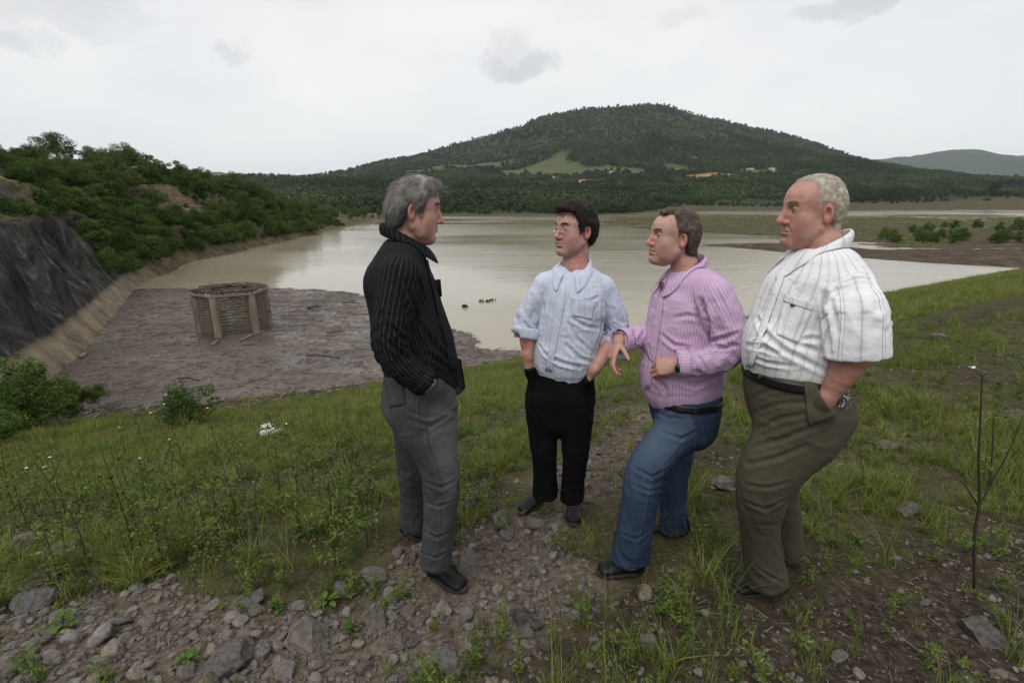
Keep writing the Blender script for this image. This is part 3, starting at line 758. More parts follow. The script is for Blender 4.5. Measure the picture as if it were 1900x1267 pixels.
def garment(name, f, lo, hi, h, lofts, mat_, parent, fold, creases=(), useg=None, extra=None, sm=1):
    V, F = mesh_sdf(f, lo, hi, h); V = relax(V, F, sm, .5); N = vnorm(V, F)
    R = [L.ev(V, True) for L in lofts]; Dm = np.stack([r[0] for r in R]); k = Dm.argmin(0)
    S = np.choose(k, [r[1] for r in R]); TH = np.choose(k, [r[2] for r in R])
    V = V+N*fold(V, k, S, TH)[:, None]
    if creases:
        sh = Shell(V, F); V = V+N*crease_disp(V, N, sh, creases, 0.85 if name == 'trousers' else 1.75)[:, None]; V = relax(V, F, 1, .25)
    me = mesh_data(name, V, F, mat_)
    rr = np.array(useg if useg else [.17]*len(lofts))[k]
    u = TH*rr; put_attr(me, 'u', u)
    if extra: extra(me, V, k, S, TH, N)
    o = obj(name, me, parent); return o, Shell(V, F)

def collar(name, c, rightv, fwd, up, rx, ry, mat_, parent, open_=.35, stand=.034, fall=.05, point=.075, spread=.03, fb=.03, dip=.03, tilt=.30, shell=None):
    n = 44; V = []; rows = 7; U = []
    for i in range(n+1):
        ph = -math.pi+open_+(2*math.pi-2*open_)*i/n        # 0 = nape
        a = abs(ph)/math.pi; fr = smst(np.array(a), .45, 1-open_/math.pi)
        dr = rightv*math.sin(ph)-fwd*math.cos(ph)
        basep = c+rightv*math.sin(ph)*rx-fwd*math.cos(ph)*ry-up*(tilt*ry*(1-math.cos(ph)))*.9
        hgt = stand*(1-.45*fr)
        top = basep+up*hgt-dr*.006
        leafl = fall+(point-fall)*fr
        lo_ = top+dr*(.016+.012*fr)-up*leafl+fwd*spread*fr-unit(rightv)*math.copysign(1, ph)*(-.012)*fr
        mid = top+dr*.009+up*.003
        V += [basep-dr*.002, basep*.5+top*.5, top, mid*.85+lo_*.15, mid*.6+lo_*.4+dr*.005, mid*.3+lo_*.7+dr*.004, lo_]
        U += [ph*rx]*rows
    Fq = np.array([[i*rows+k, i*rows+k+1, (i+1)*rows+k+1, (i+1)*rows+k] for i in range(n) for k in range(rows-1)])
    if shell is not None:
        for i in range(len(V)):
            if i % rows >= 3:
                hp_ = shell.b.find_nearest(Vector(V[i])); pp, nn = np.array(hp_[0]), np.array(hp_[1]); dd = np.dot(V[i]-pp, nn); want = .004+.006*(6-i % rows)/3
                if dd < want and np.linalg.norm(V[i]-pp) < .06: V[i] = V[i]+nn*(want-dd)
    me = mesh_data(name, np.array(V), Fq, mat_); put_attr(me, 'u', U)
    o = obj(name, me, parent); md = o.modifiers.new('thickness', 'SOLIDIFY'); md.thickness = .003; md.offset = 0
    md2 = o.modifiers.new('smooth', 'SUBSURF'); md2.levels = 1; md2.render_levels = 1
    return o

def band(name, shell_list, c, axis, side, h_, mat_, parent, lift=.003, rmax=.4, n=64, u_r=None):
    """a strip wrapped round a limb or waist, following the cloth under it"""
    axis = unit(axis); side = unit(side-axis*np.dot(side, axis)); fw = np.cross(axis, side); V = []; U = []
    rows = 5
    for i in range(n):
        ph = 2*math.pi*i/n; d = side*math.cos(ph)+fw*math.sin(ph); rb = []
        for r in range(rows):
            p = c+axis*(r/(rows-1)-.5)*h_; best = None
            for sh in shell_list:
                q_ = sh.b.ray_cast(Vector(p+d*rmax), Vector(-d))
                if q_[0] is not None:
                    e = rmax-q_[3]
                    if best is None or e > best: best = e
            rb.append(best if best else .05)
        m_ = max(rb)
        for r in range(rows):
            V.append(c+axis*(r/(rows-1)-.5)*h_+d*(m_*.6+rb[r]*.4+lift)); U.append(ph*.05)
    Fq = np.array([[i*rows+k, i*rows+k+1, ((i+1) % n)*rows+k+1, ((i+1) % n)*rows+k] for i in range(n) for k in range(rows-1)])
    me = mesh_data(name, np.array(V), Fq, mat_); put_attr(me, 'u', U)
    o = obj(name, me, parent); md = o.modifiers.new('thickness', 'SOLIDIFY'); md.thickness = .004; md.offset = 0
    return o

def shoe(parent, heel, toe, ankle, z0):
    heel = np.asarray(heel, float); toe = np.asarray(toe, float); d = toe-heel; L = np.linalg.norm(d); d = d/L; s_ = unit(np.cross(d, UP)); u_ = np.cross(s_, d)
    def pt(a, h_): return heel+d*L*a+u_*h_
    lf = Loft([(pt(.10, .045), .034, .040, s_), (pt(.3, .047), .034, .042, s_), (pt(.52, .040), .040, .036, s_), (pt(.72, .031), .046, .028, s_), (pt(.86, .027), .043, .024, s_)], 3)
    ank = Loft([(pt(.16, .05), .036, .042, s_), (pt(.20, .11), .040, .046, s_)], 2)
    def f(P):
        e = smin(lf.ev(P), ank.ev(P), .02); return np.maximum(e, -((P-heel)@u_-.016))
    V, F = mesh_sdf(f, np.minimum(heel, toe)-.08, np.maximum(heel, toe)+np.array([.08, .08, .2]), .006); V = relax(V, F, 1)
    sh = obj('shoe', mesh_data('shoe', V, F, M_shoe), parent)
    mb = MB(); n = 28; ring = []
    for k in range(n):
        a = 2*math.pi*k/n; x = .5+.5*math.cos(a); wd = np.interp(x, [0, .1, .3, .5, .72, .9, 1], [.016, .034, .036, .040, .050, .044, .022]); y = math.sin(a)
        ring.append((x, wd*np.sign(y)*abs(y)**.6))
    lv = [(.0, .97), (.006, 1.0), (.018, 1.0), (.022, .97)]
    Vs = [heel+d*L*(-.015+x*1.03)+s_*y*m_+u_*h_ for h_, m_ in lv for x, y in ring]
    Fs = [[r*n+k, r*n+(k+1) % n, (r+1)*n+(k+1) % n, (r+1)*n+k] for r in range(3) for k in range(n)]+[list(range(n))[::-1], [3*n+k for k in range(n)]]
    mb.add(Vs, Fs).build('sole', M_sole, sh)
    # laces / stitched vamp
    mb = MB()
    for a in (.42, .49, .56):
        h_ = .040+.036-.16*(a-.42)
        c = pt(a, h_-.002); mb.tube([c-s_*.020-u_*.006, c+u_*.002, c+s_*.020-u_*.006], .0026, 5)
    mb.build('lace', M_shoe, sh)
    return sh

def strands(surf_V, surf_N, pick, comb, n, length, width, lift, rng, M, origin, jit=.25, seg=3):
    idx_ = rng.choice(np.where(pick)[0], n); P = surf_V[idx_].copy(); Nn = surf_N[idx_]
    d = comb(P)+rng.normal(size=P.shape)*jit; d -= Nn*(d*Nn).sum(1)[:, None]; d /= np.linalg.norm(d, axis=1)[:, None]+1e-9
    ln = length*rng.uniform(.6, 1.2, n); w_ = np.cross(d, Nn); vs = []; v_ = rng.uniform(0, 1, n)
    lf = lift*rng.uniform(.3, 1.2, n)
    for k in range(seg+1):
        t_ = k/seg; wd = width*(1-.75*t_)
        C = P-Nn*.002*(1-t_)+d*(ln*t_)[:, None]+Nn*(lf*math.sin(t_*2.4)-.35*ln*t_*t_*.5)[:, None]
        vs += [C-w_*wd/2, C+w_*wd/2]
    V = np.stack(vs, 1).reshape(-1, 3); m_ = 2*(seg+1)
    fb = np.array([[2*k, 2*k+1, 2*k+3, 2*k+2] for k in range(seg)])
    F = (fb[None]+(np.arange(n)*m_)[:, None, None]).reshape(-1, 4)
    return V@M+origin, F, np.repeat(v_, m_)

def build_head(parent, sp, neck_base, rng):
    """returns skin (V,F,col) in world space and hair parts"""
    o, M = head_frame(sp['o'], sp['yaw'], sp.get('pitch', 0), sp.get('roll', 0)); sc = sp.get('scale', 1.0)*np.array([1., sp.get('deep', 1.), 1.], np.float32); hp = sp
    M = M.astype(np.float32); nb = (np.asarray(neck_base)-o)@M.T/sc
    nr = sp.get('neck', .056)
    nkl = Loft([((0, -.036, -.01), nr*.88, nr*.92, (1, 0, 0)), ((0, -.036+.3*(nb[1]+.036), -.01+.45*(nb[2]+.01)), nr*.90, nr*.94, (1, 0, 0)), (nb, nr*1.12, nr*1.1, (1, 0, 0)), (nb+np.array([0, -.01, -.06]), nr*1.5, nr*1.2, (1, 0, 0))], 3)
    def f(q):
        d, sk, ball, lip, ear = head_parts(q, hp)
        return smin(d, nkl.ev(q), .012)
    V, F = mesh_sdf(f, (-.115, -.135, min(-.27, nb[2]-.1)), (.115, .15, .15), .0029)
    d, sk, ball, lip, ear = head_parts(V.astype(np.float32), hp)
    tone = np.array(sp['tone']); red = np.array(sp['red']); col = np.tile(tone, (len(V), 1))
    ax = np.abs(V[:, 0])
    def blend(m_, c, k=1.0):
        nonlocal col; col = col+(np.asarray(c)-col)*(np.clip(m_, 0, 1)*k)[:, None]
    blend(smst(.034-np.linalg.norm(V-np.array([0, .112, -.018]), axis=1), 0, .02), red, .8)
    blend(smst(.036-np.linalg.norm(np.c_[ax, V[:, 1:]]-np.array([.048, .06, -.030]), axis=1), 0, .03), red*np.array([1, .9, .9]), .85)
    blend(smst(.004-ear, 0, .006)*(ax > .066), red, .7)
    blend(smst(-.085-V[:, 2], 0, .03)*smst(.07-V[:, 1], 0, .05), red, .5)
    blend(smst(V[:, 2]-.055, 0, .03)*smst(V[:, 1], .03, .08), tone*1.16, .7)
    blend(smst(.0016-lip, 0, .002)*(V[:, 1] > .085), np.array(sp.get('lip', red*.85)), .75)
    stub = smst(-.02-V[:, 2], 0, .02)*smst(V[:, 1], .02, .06); blend(stub, tone*np.array([.82, .82, .86]), sp.get('stubble', .25))
    mott = fbm(V*28, 3, sp.get('sd', 4)); col = col*(1+.16*np.clip(mott, -1, 1))[:, None]*np.array([1, 1, 1])+0; blend(smst(fbm(V*45, 2, 9), .1, .6), red*.95, .35)
    eyem = (ball < .0009) & (V[:, 1] > .086); blend(eyem.astype(float), (.30, .25, .23))
    iris = eyem & (np.hypot(ax-.0325, V[:, 2]-.0150) < .0066); blend(iris.astype(float), (.018, .014, .012))
    lash = (np.abs(ball-.0017) < .0012) & (V[:, 1] > .087) & (np.abs(V[:, 2]-.0195) < .0022); blend(lash.astype(float), tone*.25, .7)
    W = (V*sc)@M+o
    # hair
    hs = sp['hair']; kn, rec, t0 = hs['line'], hs.get('rec'), hs['t']
    def th(q):
        fl = hl_field(q, kn, rec)+.006*pn(q*70, 3); k = smst(fl, -.008, .030)
        tt = t0(q) if callable(t0) else t0
        return -.012+(tt+.012)*k, k
    def fh(q):
        qq = q.copy(); qq[:, 0] = np.abs(qq[:, 0])/hp.get('wide', 1.)
        s2 = smin(ell(qq, (0, -.004, .044), (.077, .100, .090)), ell(qq, (0, -.045, .015), (.066, .056, .065)), .03)
        s2 = smin(s2, ell(qq, (0, .045, .045), (.060, .055, .062)), .03)
        s2 = smin(s2, nkl.ev(q), .03)
        e = s2-th(q)[0]
        for a, b, ra, rb in hs.get('locks', []): e = smin(e, cap(q, a, b, ra, rb), .015)
        g_ = q*np.array(hs.get('grain', (1, 1, 1)))
        return e+.0022*hs.get('rough', 1.)*pn(g_*90, 8)+.0012*pn(g_*190, 9)
    HV, HF = mesh_sdf(fh, (-.115, -.15, -.15), (.115, .15, .175), .004); HN = vnorm(HV, HF)
    cover = th(HV.astype(np.float32))[1]
    hm_ = sp['hairmat']
    me = mesh_data('hair', (HV*sc)@M+o, HF, hm_); put_attr(me, 'v', np.clip(.42+.5*pn(HV*np.array([60, 60, 60])*np.array(hs.get('grain', (1, 1, 1))), 5)+hs.get('shade', lambda q: 0*q[:, 0])(HV), 0, 1))
    ho_ = obj('hair', me, parent)
    SV, SF, sv_ = strands(HV, HN, (cover > .35) & (HV[:, 2] > -.11), hs['comb'], int(hs.get('n', 2600)*2.6), hs.get('len', .035), hs.get('w', .0017)*.65, hs.get('lift', .005), rng, M*sc[:, None], o, hs.get('jit', .25))
    flv = hl_field(V, kn, rec)+.006*pn(V*70, 3); edge = (flv > -.007) & (flv < .012) & (V[:, 2] > -.06) & (np.hypot(np.abs(V[:, 0])-.078, V[:, 1]+.012) > .02)
    if edge.sum() > 20:
        EV, EF, ev_ = strands(V, vnorm(V, F), edge, hs['comb'], 900, hs.get('len', .035)*.5, hs.get('w', .0017)*.7, hs.get('lift', .005), rng, M*sc[:, None], o, .3)
        SF = np.concatenate([SF, EF+len(SV)]); SV = np.concatenate([SV, EV]); sv_ = np.concatenate([sv_, ev_])
    me = mesh_data('strands', SV, SF, hm_); put_attr(me, 'v', sv_); props(obj('hair_strands', me, ho_), kind='stuff')
    # eyebrows
    bv, bf, bn = [], [], 0
    for s_ in (-1, 1):
        P = np.stack([s_*np.linspace(.013, .045, 46), np.interp(np.linspace(0, 1, 46), [0, .5, 1], [.108, .102, .088])+rng.normal(0, .001, 46), .036+.007*np.sin(np.linspace(.3, 2.8, 46))+rng.normal(0, .0016, 46)], 1)
        for p in P:
            dr = np.array([s_*.009, -.002, .002+rng.normal(0, .002)]); w_ = np.array([0, 0, .0009]); bv += [p-w_, p+w_, p+dr+w_*.3, p+dr-w_*.3]; bf.append([bn, bn+1, bn+2, bn+3]); bn += 4
    # place on the brow surface
    bt = BVHTree.FromPolygons([Vector(v) for v in V], [list(map(int, f_)) for f_ in F])
    bv2 = []
    for p in bv:
        r_ = bt.find_nearest(Vector(p)); bv2.append(np.array(r_[0])+np.array(r_[1])*.0015)
    me = mesh_data('eyebrows', (np.array(bv2)*sc)@M+o, bf, sp.get('browmat', hm_)); put_attr(me, 'v', rng.uniform(.0, .6, len(bv2)))
    props(obj('eyebrows', me, parent), kind='stuff')
    return W, F, col, (o, M, sc)

def arm_skin(el_, wr, hand, rs, rng, tone, red):
    hf, tips = hand
    ax = unit(wr-el_); sdv = unit(np.cross(ax, [0.3, .5, .8]))
    lf = Loft([(el_, rs[0], rs[0], sdv), (el_*.6+wr*.4, rs[0]*.98, rs[0]*.98, sdv), (el_*.2+wr*.8, rs[1]*1.05, rs[1]*1.0, sdv), (wr, rs[1]*.95, rs[1]*.85, sdv)], 3)
    f = lambda P: smin(lf.ev(P), hf(P), .012)
    pts = np.array(list(tips)+[wr, el_]); V, F = mesh_sdf(f, pts.min(0)-.07, pts.max(0)+.07, .0029)
    col = np.tile(np.array(tone), (len(V), 1)); n = fbm(V*25, 3, 5); col = col+(np.array(red)-col)*np.clip(.25+.5*n, 0, .6)[:, None]
    tp = np.array(tips); d = np.min(np.linalg.norm(V[:, None]-tp[None], axis=2), axis=1) if len(V) < 60000 else np.full(len(V), 1.)
    col = col+(np.array(red)*1.05-col)*(smst(.016-d, 0, .01)*.5)[:, None]
    return V, F, col
def join_skin(name, pieces, parent):
    V = np.concatenate([p[0] for p in pieces]); n = 0; Fs = []; C = np.concatenate([p[2] for p in pieces])
    for p in pieces: Fs.append(p[1]+n); n += len(p[0])
    me = mesh_data(name, V, np.concatenate(Fs), M_skin); put_attr(me, 'Col', C, 'FLOAT_COLOR')
    return obj(name, me, parent)

def make_person(sp):
    rng = np.random.default_rng(sp['seed']); root = thing('person', sp['label'], 'person', sp['base'])
    root_loc = Vector(sp['base'])
    par = bpy.data.objects.new('tmp', None)
    kids0 = set(bpy.data.objects.keys())
    rv, fv = sp['right'], sp['fwd']
    tor = Loft([(c, rx, ry, rv) for c, rx, ry in sp['torso']], 4, .055)
    sleeves = [Loft([(p, a, b, unit(np.cross(fv, UP)+.01*fv)) for p, a, b in A['sleeve']], 4) for A in sp['arms']]
    trap = sp['trap']; nb = sp['neck_base']
    def shirt_f(P):
        d = tor.ev(P)
        for (a, b, ra, rb) in trap: d = smin(d, cap(P, a, b, ra, rb), .045)
        for S_, A in zip(sleeves, sp['arms']):
            k = .007+.022*np.exp(-(np.linalg.norm(P-A['sleeve'][0][0].astype(np.float32), axis=1)/.13)**2)
            e1 = A['sleeve'][-1][0]; ax = unit(e1-A['sleeve'][-2][0]).astype(np.float32); e = S_.ev(P); q_ = P-e1.astype(np.float32); nr_ = np.linalg.norm(q_, axis=1) < .17
            e = np.where(nr_, np.maximum(e, q_@ax), e)
            d = smin(d, e, k)
        for (a, b, ra, rb) in sp['cut']: d = smax(d, -cap(P, a, b, ra, rb), .006)
        for p0, n_ in sp.get('planes', []): d = smax(d, (P-np.asarray(p0, np.float32))@np.asarray(n_, np.float32), .006)
        for (L_, gr) in sp['_hollow']: d = smax(d, -L_.ev(P, grow=gr), .004)
        return d
    sp['_hollow'] = []
    for S_, A in zip(sleeves, sp['arms']):
        e0, e1 = A['sleeve'][-2], A['sleeve'][-1]; ax = unit(e1[0]-e0[0]); side = unit(np.cross(fv, UP)+.01*fv)
        sp['_hollow'].append((Loft([(e1[0]-ax*.0, e1[1]-.012, e1[2]-.012, side), (e1[0]+ax*.12, e1[1]+.01, e1[2]+.01, side)], 2), 0.0))
    allp = [s_[0] for s_ in sp['torso']]+[p for A in sp['arms'] for p, _, _ in A['sleeve']]; allp = np.array(allp)
    fA = sp.get('fold', .0055)
    def fold_shirt(V, k, S, TH):
        q_ = np.stack([TH*1.7, S*9, 0*S+k*7.3], 1); d = np.zeros(len(V))
        t_ = k == 0
        z0, z1 = sp['torso'][0][0][2], sp['torso'][-1][0][2]; rel = np.clip((V[:, 2]-z0)/(z1-z0), 0, 1)
        d += t_*(fA*.9*ridged(np.stack([TH*1.1+S*2.5, S*5-TH*.6, 0*S], 1), 11)*(1-.55*rel)+fA*.7*ridged(np.stack([TH*2.2-S*3, S*10, 0*S+4], 1), 12)*smst(.45-rel, 0, .4)+fA*.45*ridged(np.stack([TH*2.6+S*6, S*7-TH*2.0, 0*S+9], 1)+.5*pn(V*6, 3)[:, None], 15))
        d *= smst(S, .085, .15)*(1-.9*t_*smst(rel, .86, .97))
        for i in range(len(sleeves)):
            m_ = k == i+1
            if not m_.any(): continue
            A = sp['arms'][i]; sL = sleeves[i].L[-1]; se = A.get('elbow', .55)*sL
            el_w = np.exp(-((S-se)/.085)**2)+.55*smst(S, sL*.72, sL*.9)*A.get('cuffy', 1)+A.get('base', .32)
            el_w = el_w*smst(sL+.01-S, 0, .03)
            d += m_*fA*1.05*el_w*(ridged(np.stack([TH*.9+i*5, S*17+1.2*np.sin(TH), 0*S+i], 1), 13)+.4*ridged(np.stack([TH*1.6, S*34, 0*S+i], 1), 14))
        return d
    ob, sh = garment('shirt', shirt_f, allp.min(0)-.24, allp.max(0)+.2, sp.get('h', .0062), [tor]+sleeves, sp['shirtmat'], par, fold_shirt, sp.get('creases', ()), [sp.get('ur', .19)]+[.062]*len(sleeves))
    shirt_o = ob
    # trousers
    pel = Loft([(c, rx, ry, rv) for c, rx, ry in sp['pelvis']], 4)
    legs = [Loft([(p, a, b, rv) for p, a, b in L], 4) for L in sp['legs']]
    hol = []
    for L in sp['legs']:
        ax = unit(L[-1][0]-L[-2][0]); hol.append(Loft([(L[-1][0]+ax*.0, L[-1][1]-.013, L[-1][2]-.013, rv), (L[-1][0]+ax*.14, L[-1][1]+.01, L[-1][2]+.01, rv)], 2))
    hp_pl = [(L[-1][0], unit(unit(L[-1][0]-L[-2][0])*.6-UP*.6)) for L in sp['legs']]
    def tr_f(P):
        d = pel.ev(P); lg = None
        for L, h2, (p0, n_) in zip(legs, hol, hp_pl):
            e = L.ev(P); near = np.linalg.norm(P-np.asarray(p0, np.float32), axis=1) < .22
            e = np.where(near, smax(e, (P-np.asarray(p0, np.float32))@n_.astype(np.float32), .004), e); e = smax(e, -h2.ev(P), .004)
            lg = e if lg is None else smin(lg, e, .012)
        d = smin(d, lg, .05)
        for (a, b, ra, rb) in sp.get('seat', []): d = smin(d, cap(P, a, b, ra, rb), .05)
        for (a, b, ra, rb) in sp.get('pockets', []): d = smin(d, cap(P, a, b, ra, rb), .012)
        d = smax(d, (P-np.asarray(sp['waist'], np.float32))@UP.astype(np.float32), .004)
        return d
    lp = np.array([s_[0] for s_ in sp['pelvis']]+[p for L in sp['legs'] for p, _, _ in L])
    tA = sp.get('tfold', .006)
    def fold_tr(V, k, S, TH):
        d = np.zeros(len(V))
        d += (k == 0)*tA*.35*ridged(np.stack([TH*1.5, S*12, 0*S], 1), 21)
        for i in range(len(legs)):
            m_ = k == i+1; sL = legs[i].L[-1]; r = S/sL
            wk = np.exp(-((r-.47)/.10)**2)*.8+smst(r, .76, .97)*sp.get('stack', 1.)+.16+.7*np.exp(-((r-.08)/.10)**2)
            d += m_*tA*wk*(ridged(np.stack([TH*1.1+i*3+S*3, S*9+1.6*np.sin(TH+i), 0*S+i*2], 1)+.35*pn(V*7, 2)[:, None], 23)*.9+.35*ridged(np.stack([TH*1.4, S*26, 0*S+i], 1), 24))
        return d
    def tr_extra(me, V, k, S, TH, N):
        sg = np.sign(sp['near_side']); seam = np.where(k > 0, (np.abs(np.angle(np.exp(1j*(TH-sg*math.pi/2-.1)))))*.085*np.sign(np.angle(np.exp(1j*(TH-sg*math.pi/2-.1)))), np.angle(np.exp(1j*(TH-sg*math.pi/2-.1)))*.17)
        put_attr(me, 'seam', seam)
        fd = np.where(k > 0, np.exp(-((S-.22)/.2)**2)*smst(np.cos(TH-sg*.5), .1, .9), 0)+.35*np.clip(fbm(V*9, 3, 4), 0, 1)
        put_attr(me, 'fade', np.clip(fd, 0, 1))
    to, tsh = garment('trousers', tr_f, lp.min(0)-.2, lp.max(0)+.2, sp.get('h', .0062)*1.05, [pel]+legs, sp['trmat'], par, fold_tr, sp.get('tcreases', ()), None, tr_extra)
    # skin
    pieces = []
    W, F, col, hf = build_head(par, sp['head'], nb, rng); pieces.append((W, F, col))
    core = Loft([(c, rx*.84, ry*.84, rv) for c, rx, ry in sp['torso'][:-1]], 3, .03); cl = [Loft([(p, a*.72, b*.72, rv) for p, a, b in L], 3) for L in sp['legs']]
    ca = [Loft([(p, a*.62, b*.62, rv) for p, a, b in A['sleeve']], 3) for A in sp['arms']]
    cp = Loft([(c, rx*.84, ry*.84, rv) for c, rx, ry in sp['pelvis']], 3)
    def core_f(P):
        d = smin(core.ev(P), cp.ev(P), .03)
        for L in cl+ca: d = smin(d, L.ev(P), .03)
        d = smin(d, cap(P, nb-np.array([0, 0, .06]), nb+(hf[0]-nb)*.3, .045), .03)
        for p0, n_ in sp.get('planes', []): d = smax(d, (P-np.asarray(p0, np.float32))@np.asarray(n_, np.float32)+.03, .006)
        for (a, b, ra, rb) in sp['cut']: d = smax(d, -cap(P, a, b, ra+.012, rb+.012), .006)
        return d
    ap = np.concatenate([allp, lp]); V, F = mesh_sdf(core_f, ap.min(0)-.2, ap.max(0)+.2, .018)
    pieces.append((V, F, np.tile(np.array(sp['head']['tone']), (len(V), 1))))
    for A in sp['arms']:
        if A.get('hand'):
            pieces.append(arm_skin(A['fore'][0], A['fore'][1], A['hand'], A['rs'], rng, np.array(sp['head']['tone'])*A.get('tan', 1.), sp['head']['red']))
    join_skin('body', pieces, par)
    arm_p = pieces[2:]; n0 = 0; av, af = [tsh.V], [tsh.F]; n0 = len(tsh.V)
    for q_ in arm_p: av.append(q_[0]); af.append(q_[1]+n0); n0 += len(q_[0])
    sp['_over'] = (np.concatenate(av), np.concatenate(af))
    sp['_sh'], sp['_tsh'], sp['_shirt'], sp['_tr'], sp['_head'] = sh, tsh, shirt_o, to, hf
    # footwear
    for fo in sp['feet']: shoe(par, *fo)
    if sp.get('details'): sp['details'](sp, par)
    bpy.context.view_layer.update()
    for k in bpy.data.objects.keys():
        o_ = bpy.data.objects[k]
        if k not in kids0 and o_.parent is par:
            o_.parent = root; o_.matrix_parent_inverse = Matrix.Translation(-root_loc)
    bpy.data.objects.remove(par)
    return root
# ------------------------------------------------------------------ the four men
def A3(*v): return np.array(v, float)
def prof(py, L, R, Y, rx, k=.98, dx=0):
    a, b = at_y(L, py, Y), at_y(R, py, Y); return ((a+b)/2, rx, np.linalg.norm(b-a)/2*k)
def front(py, L, R, Y, ry, k=.97):
    a, b = at_y(L, py, Y), at_y(R, py, Y); return ((a+b)/2, np.linalg.norm(b-a)/2*k, ry)
def dirs(deg):
    f = A3(math.cos(math.radians(deg)), math.sin(math.radians(deg)), 0); return f, np.cross(f, UP)
TONE = (.44, .265, .212); RED = (.47, .185, .150)
M_h1 = hair_mat('grey_hair', (.045, .042, .038), (.17, .16, .145), (.36, .345, .32))
M_h2 = hair_mat('dark_brown_hair', (.006, .005, .005), (.016, .012, .010), (.045, .034, .028))
M_h3 = hair_mat('greying_brown_hair', (.035, .026, .020), (.105, .080, .062), (.22, .18, .15))
M_h4 = hair_mat('white_blond_hair', (.27, .23, .18), (.42, .37, .30), (.60, .55, .47))
M_b4 = hair_mat('pale_brow', (.12, .08, .06), (.2, .14, .1), (.3, .22, .17))
M_b3 = hair_mat('brown_brow', (.03, .02, .015), (.06, .042, .03), (.09, .06, .045))
def comb_back(q): 
    w_ = smst(q[:, 2], .07, .11)[:, None]; return w_*A3(0, -1, -.1)+(1-w_)*np.stack([np.sign(q[:, 0])*.12, np.full(len(q), -.62), np.full(len(q), -.75)], 1)
def comb_fwd(q):
    w_ = smst(q[:, 2], .085, .115)[:, None]; return w_*np.stack([.35+0*q[:, 0], np.where(q[:, 1] > 0, .9, -.6), -.05+0*q[:, 0]], 1)+(1-w_)*np.stack([np.sign(q[:, 0])*.1, np.full(len(q), -.50), np.full(len(q), -.85)], 1)
def fist(a=1.2, b=1.5, c=.9): return [(a, b, c)]*4
POCKET_CURL = [(.10, .15, .1)]*4
def pocket_caps(w_, D, rv, a=.052, b=.17, r=.033):
    D = unit(D); W_ = unit(np.cross(D, rv)); return [(w_+D*a+W_*k, w_+D*b+W_*k, r, r*.85) for k in (-.024, 0, .024)]
def buttons(pts, shell, parent, r=.0055, mat_=None):
    for p in pts:
        h_ = shell.hit(*p)
        if h_ is None: continue
        n_ = h_[1]; a = unit(np.cross(n_, UP)); b = np.cross(n_, a); k = 10
        V = [h_[0]+n_*.004+r*(math.cos(2*math.pi*i/k)*a+math.sin(2*math.pi*i/k)*b) for i in range(k)]+[h_[0]+n_*.0062+.8*r*(math.cos(2*math.pi*i/k)*a+math.sin(2*math.pi*i/k)*b) for i in range(k)]
        MB().add(V, [[i, (i+1) % k, k+(i+1) % k, k+i] for i in range(k)]+[[k+i for i in range(k)]]).build('button', mat_ or M_button, parent)

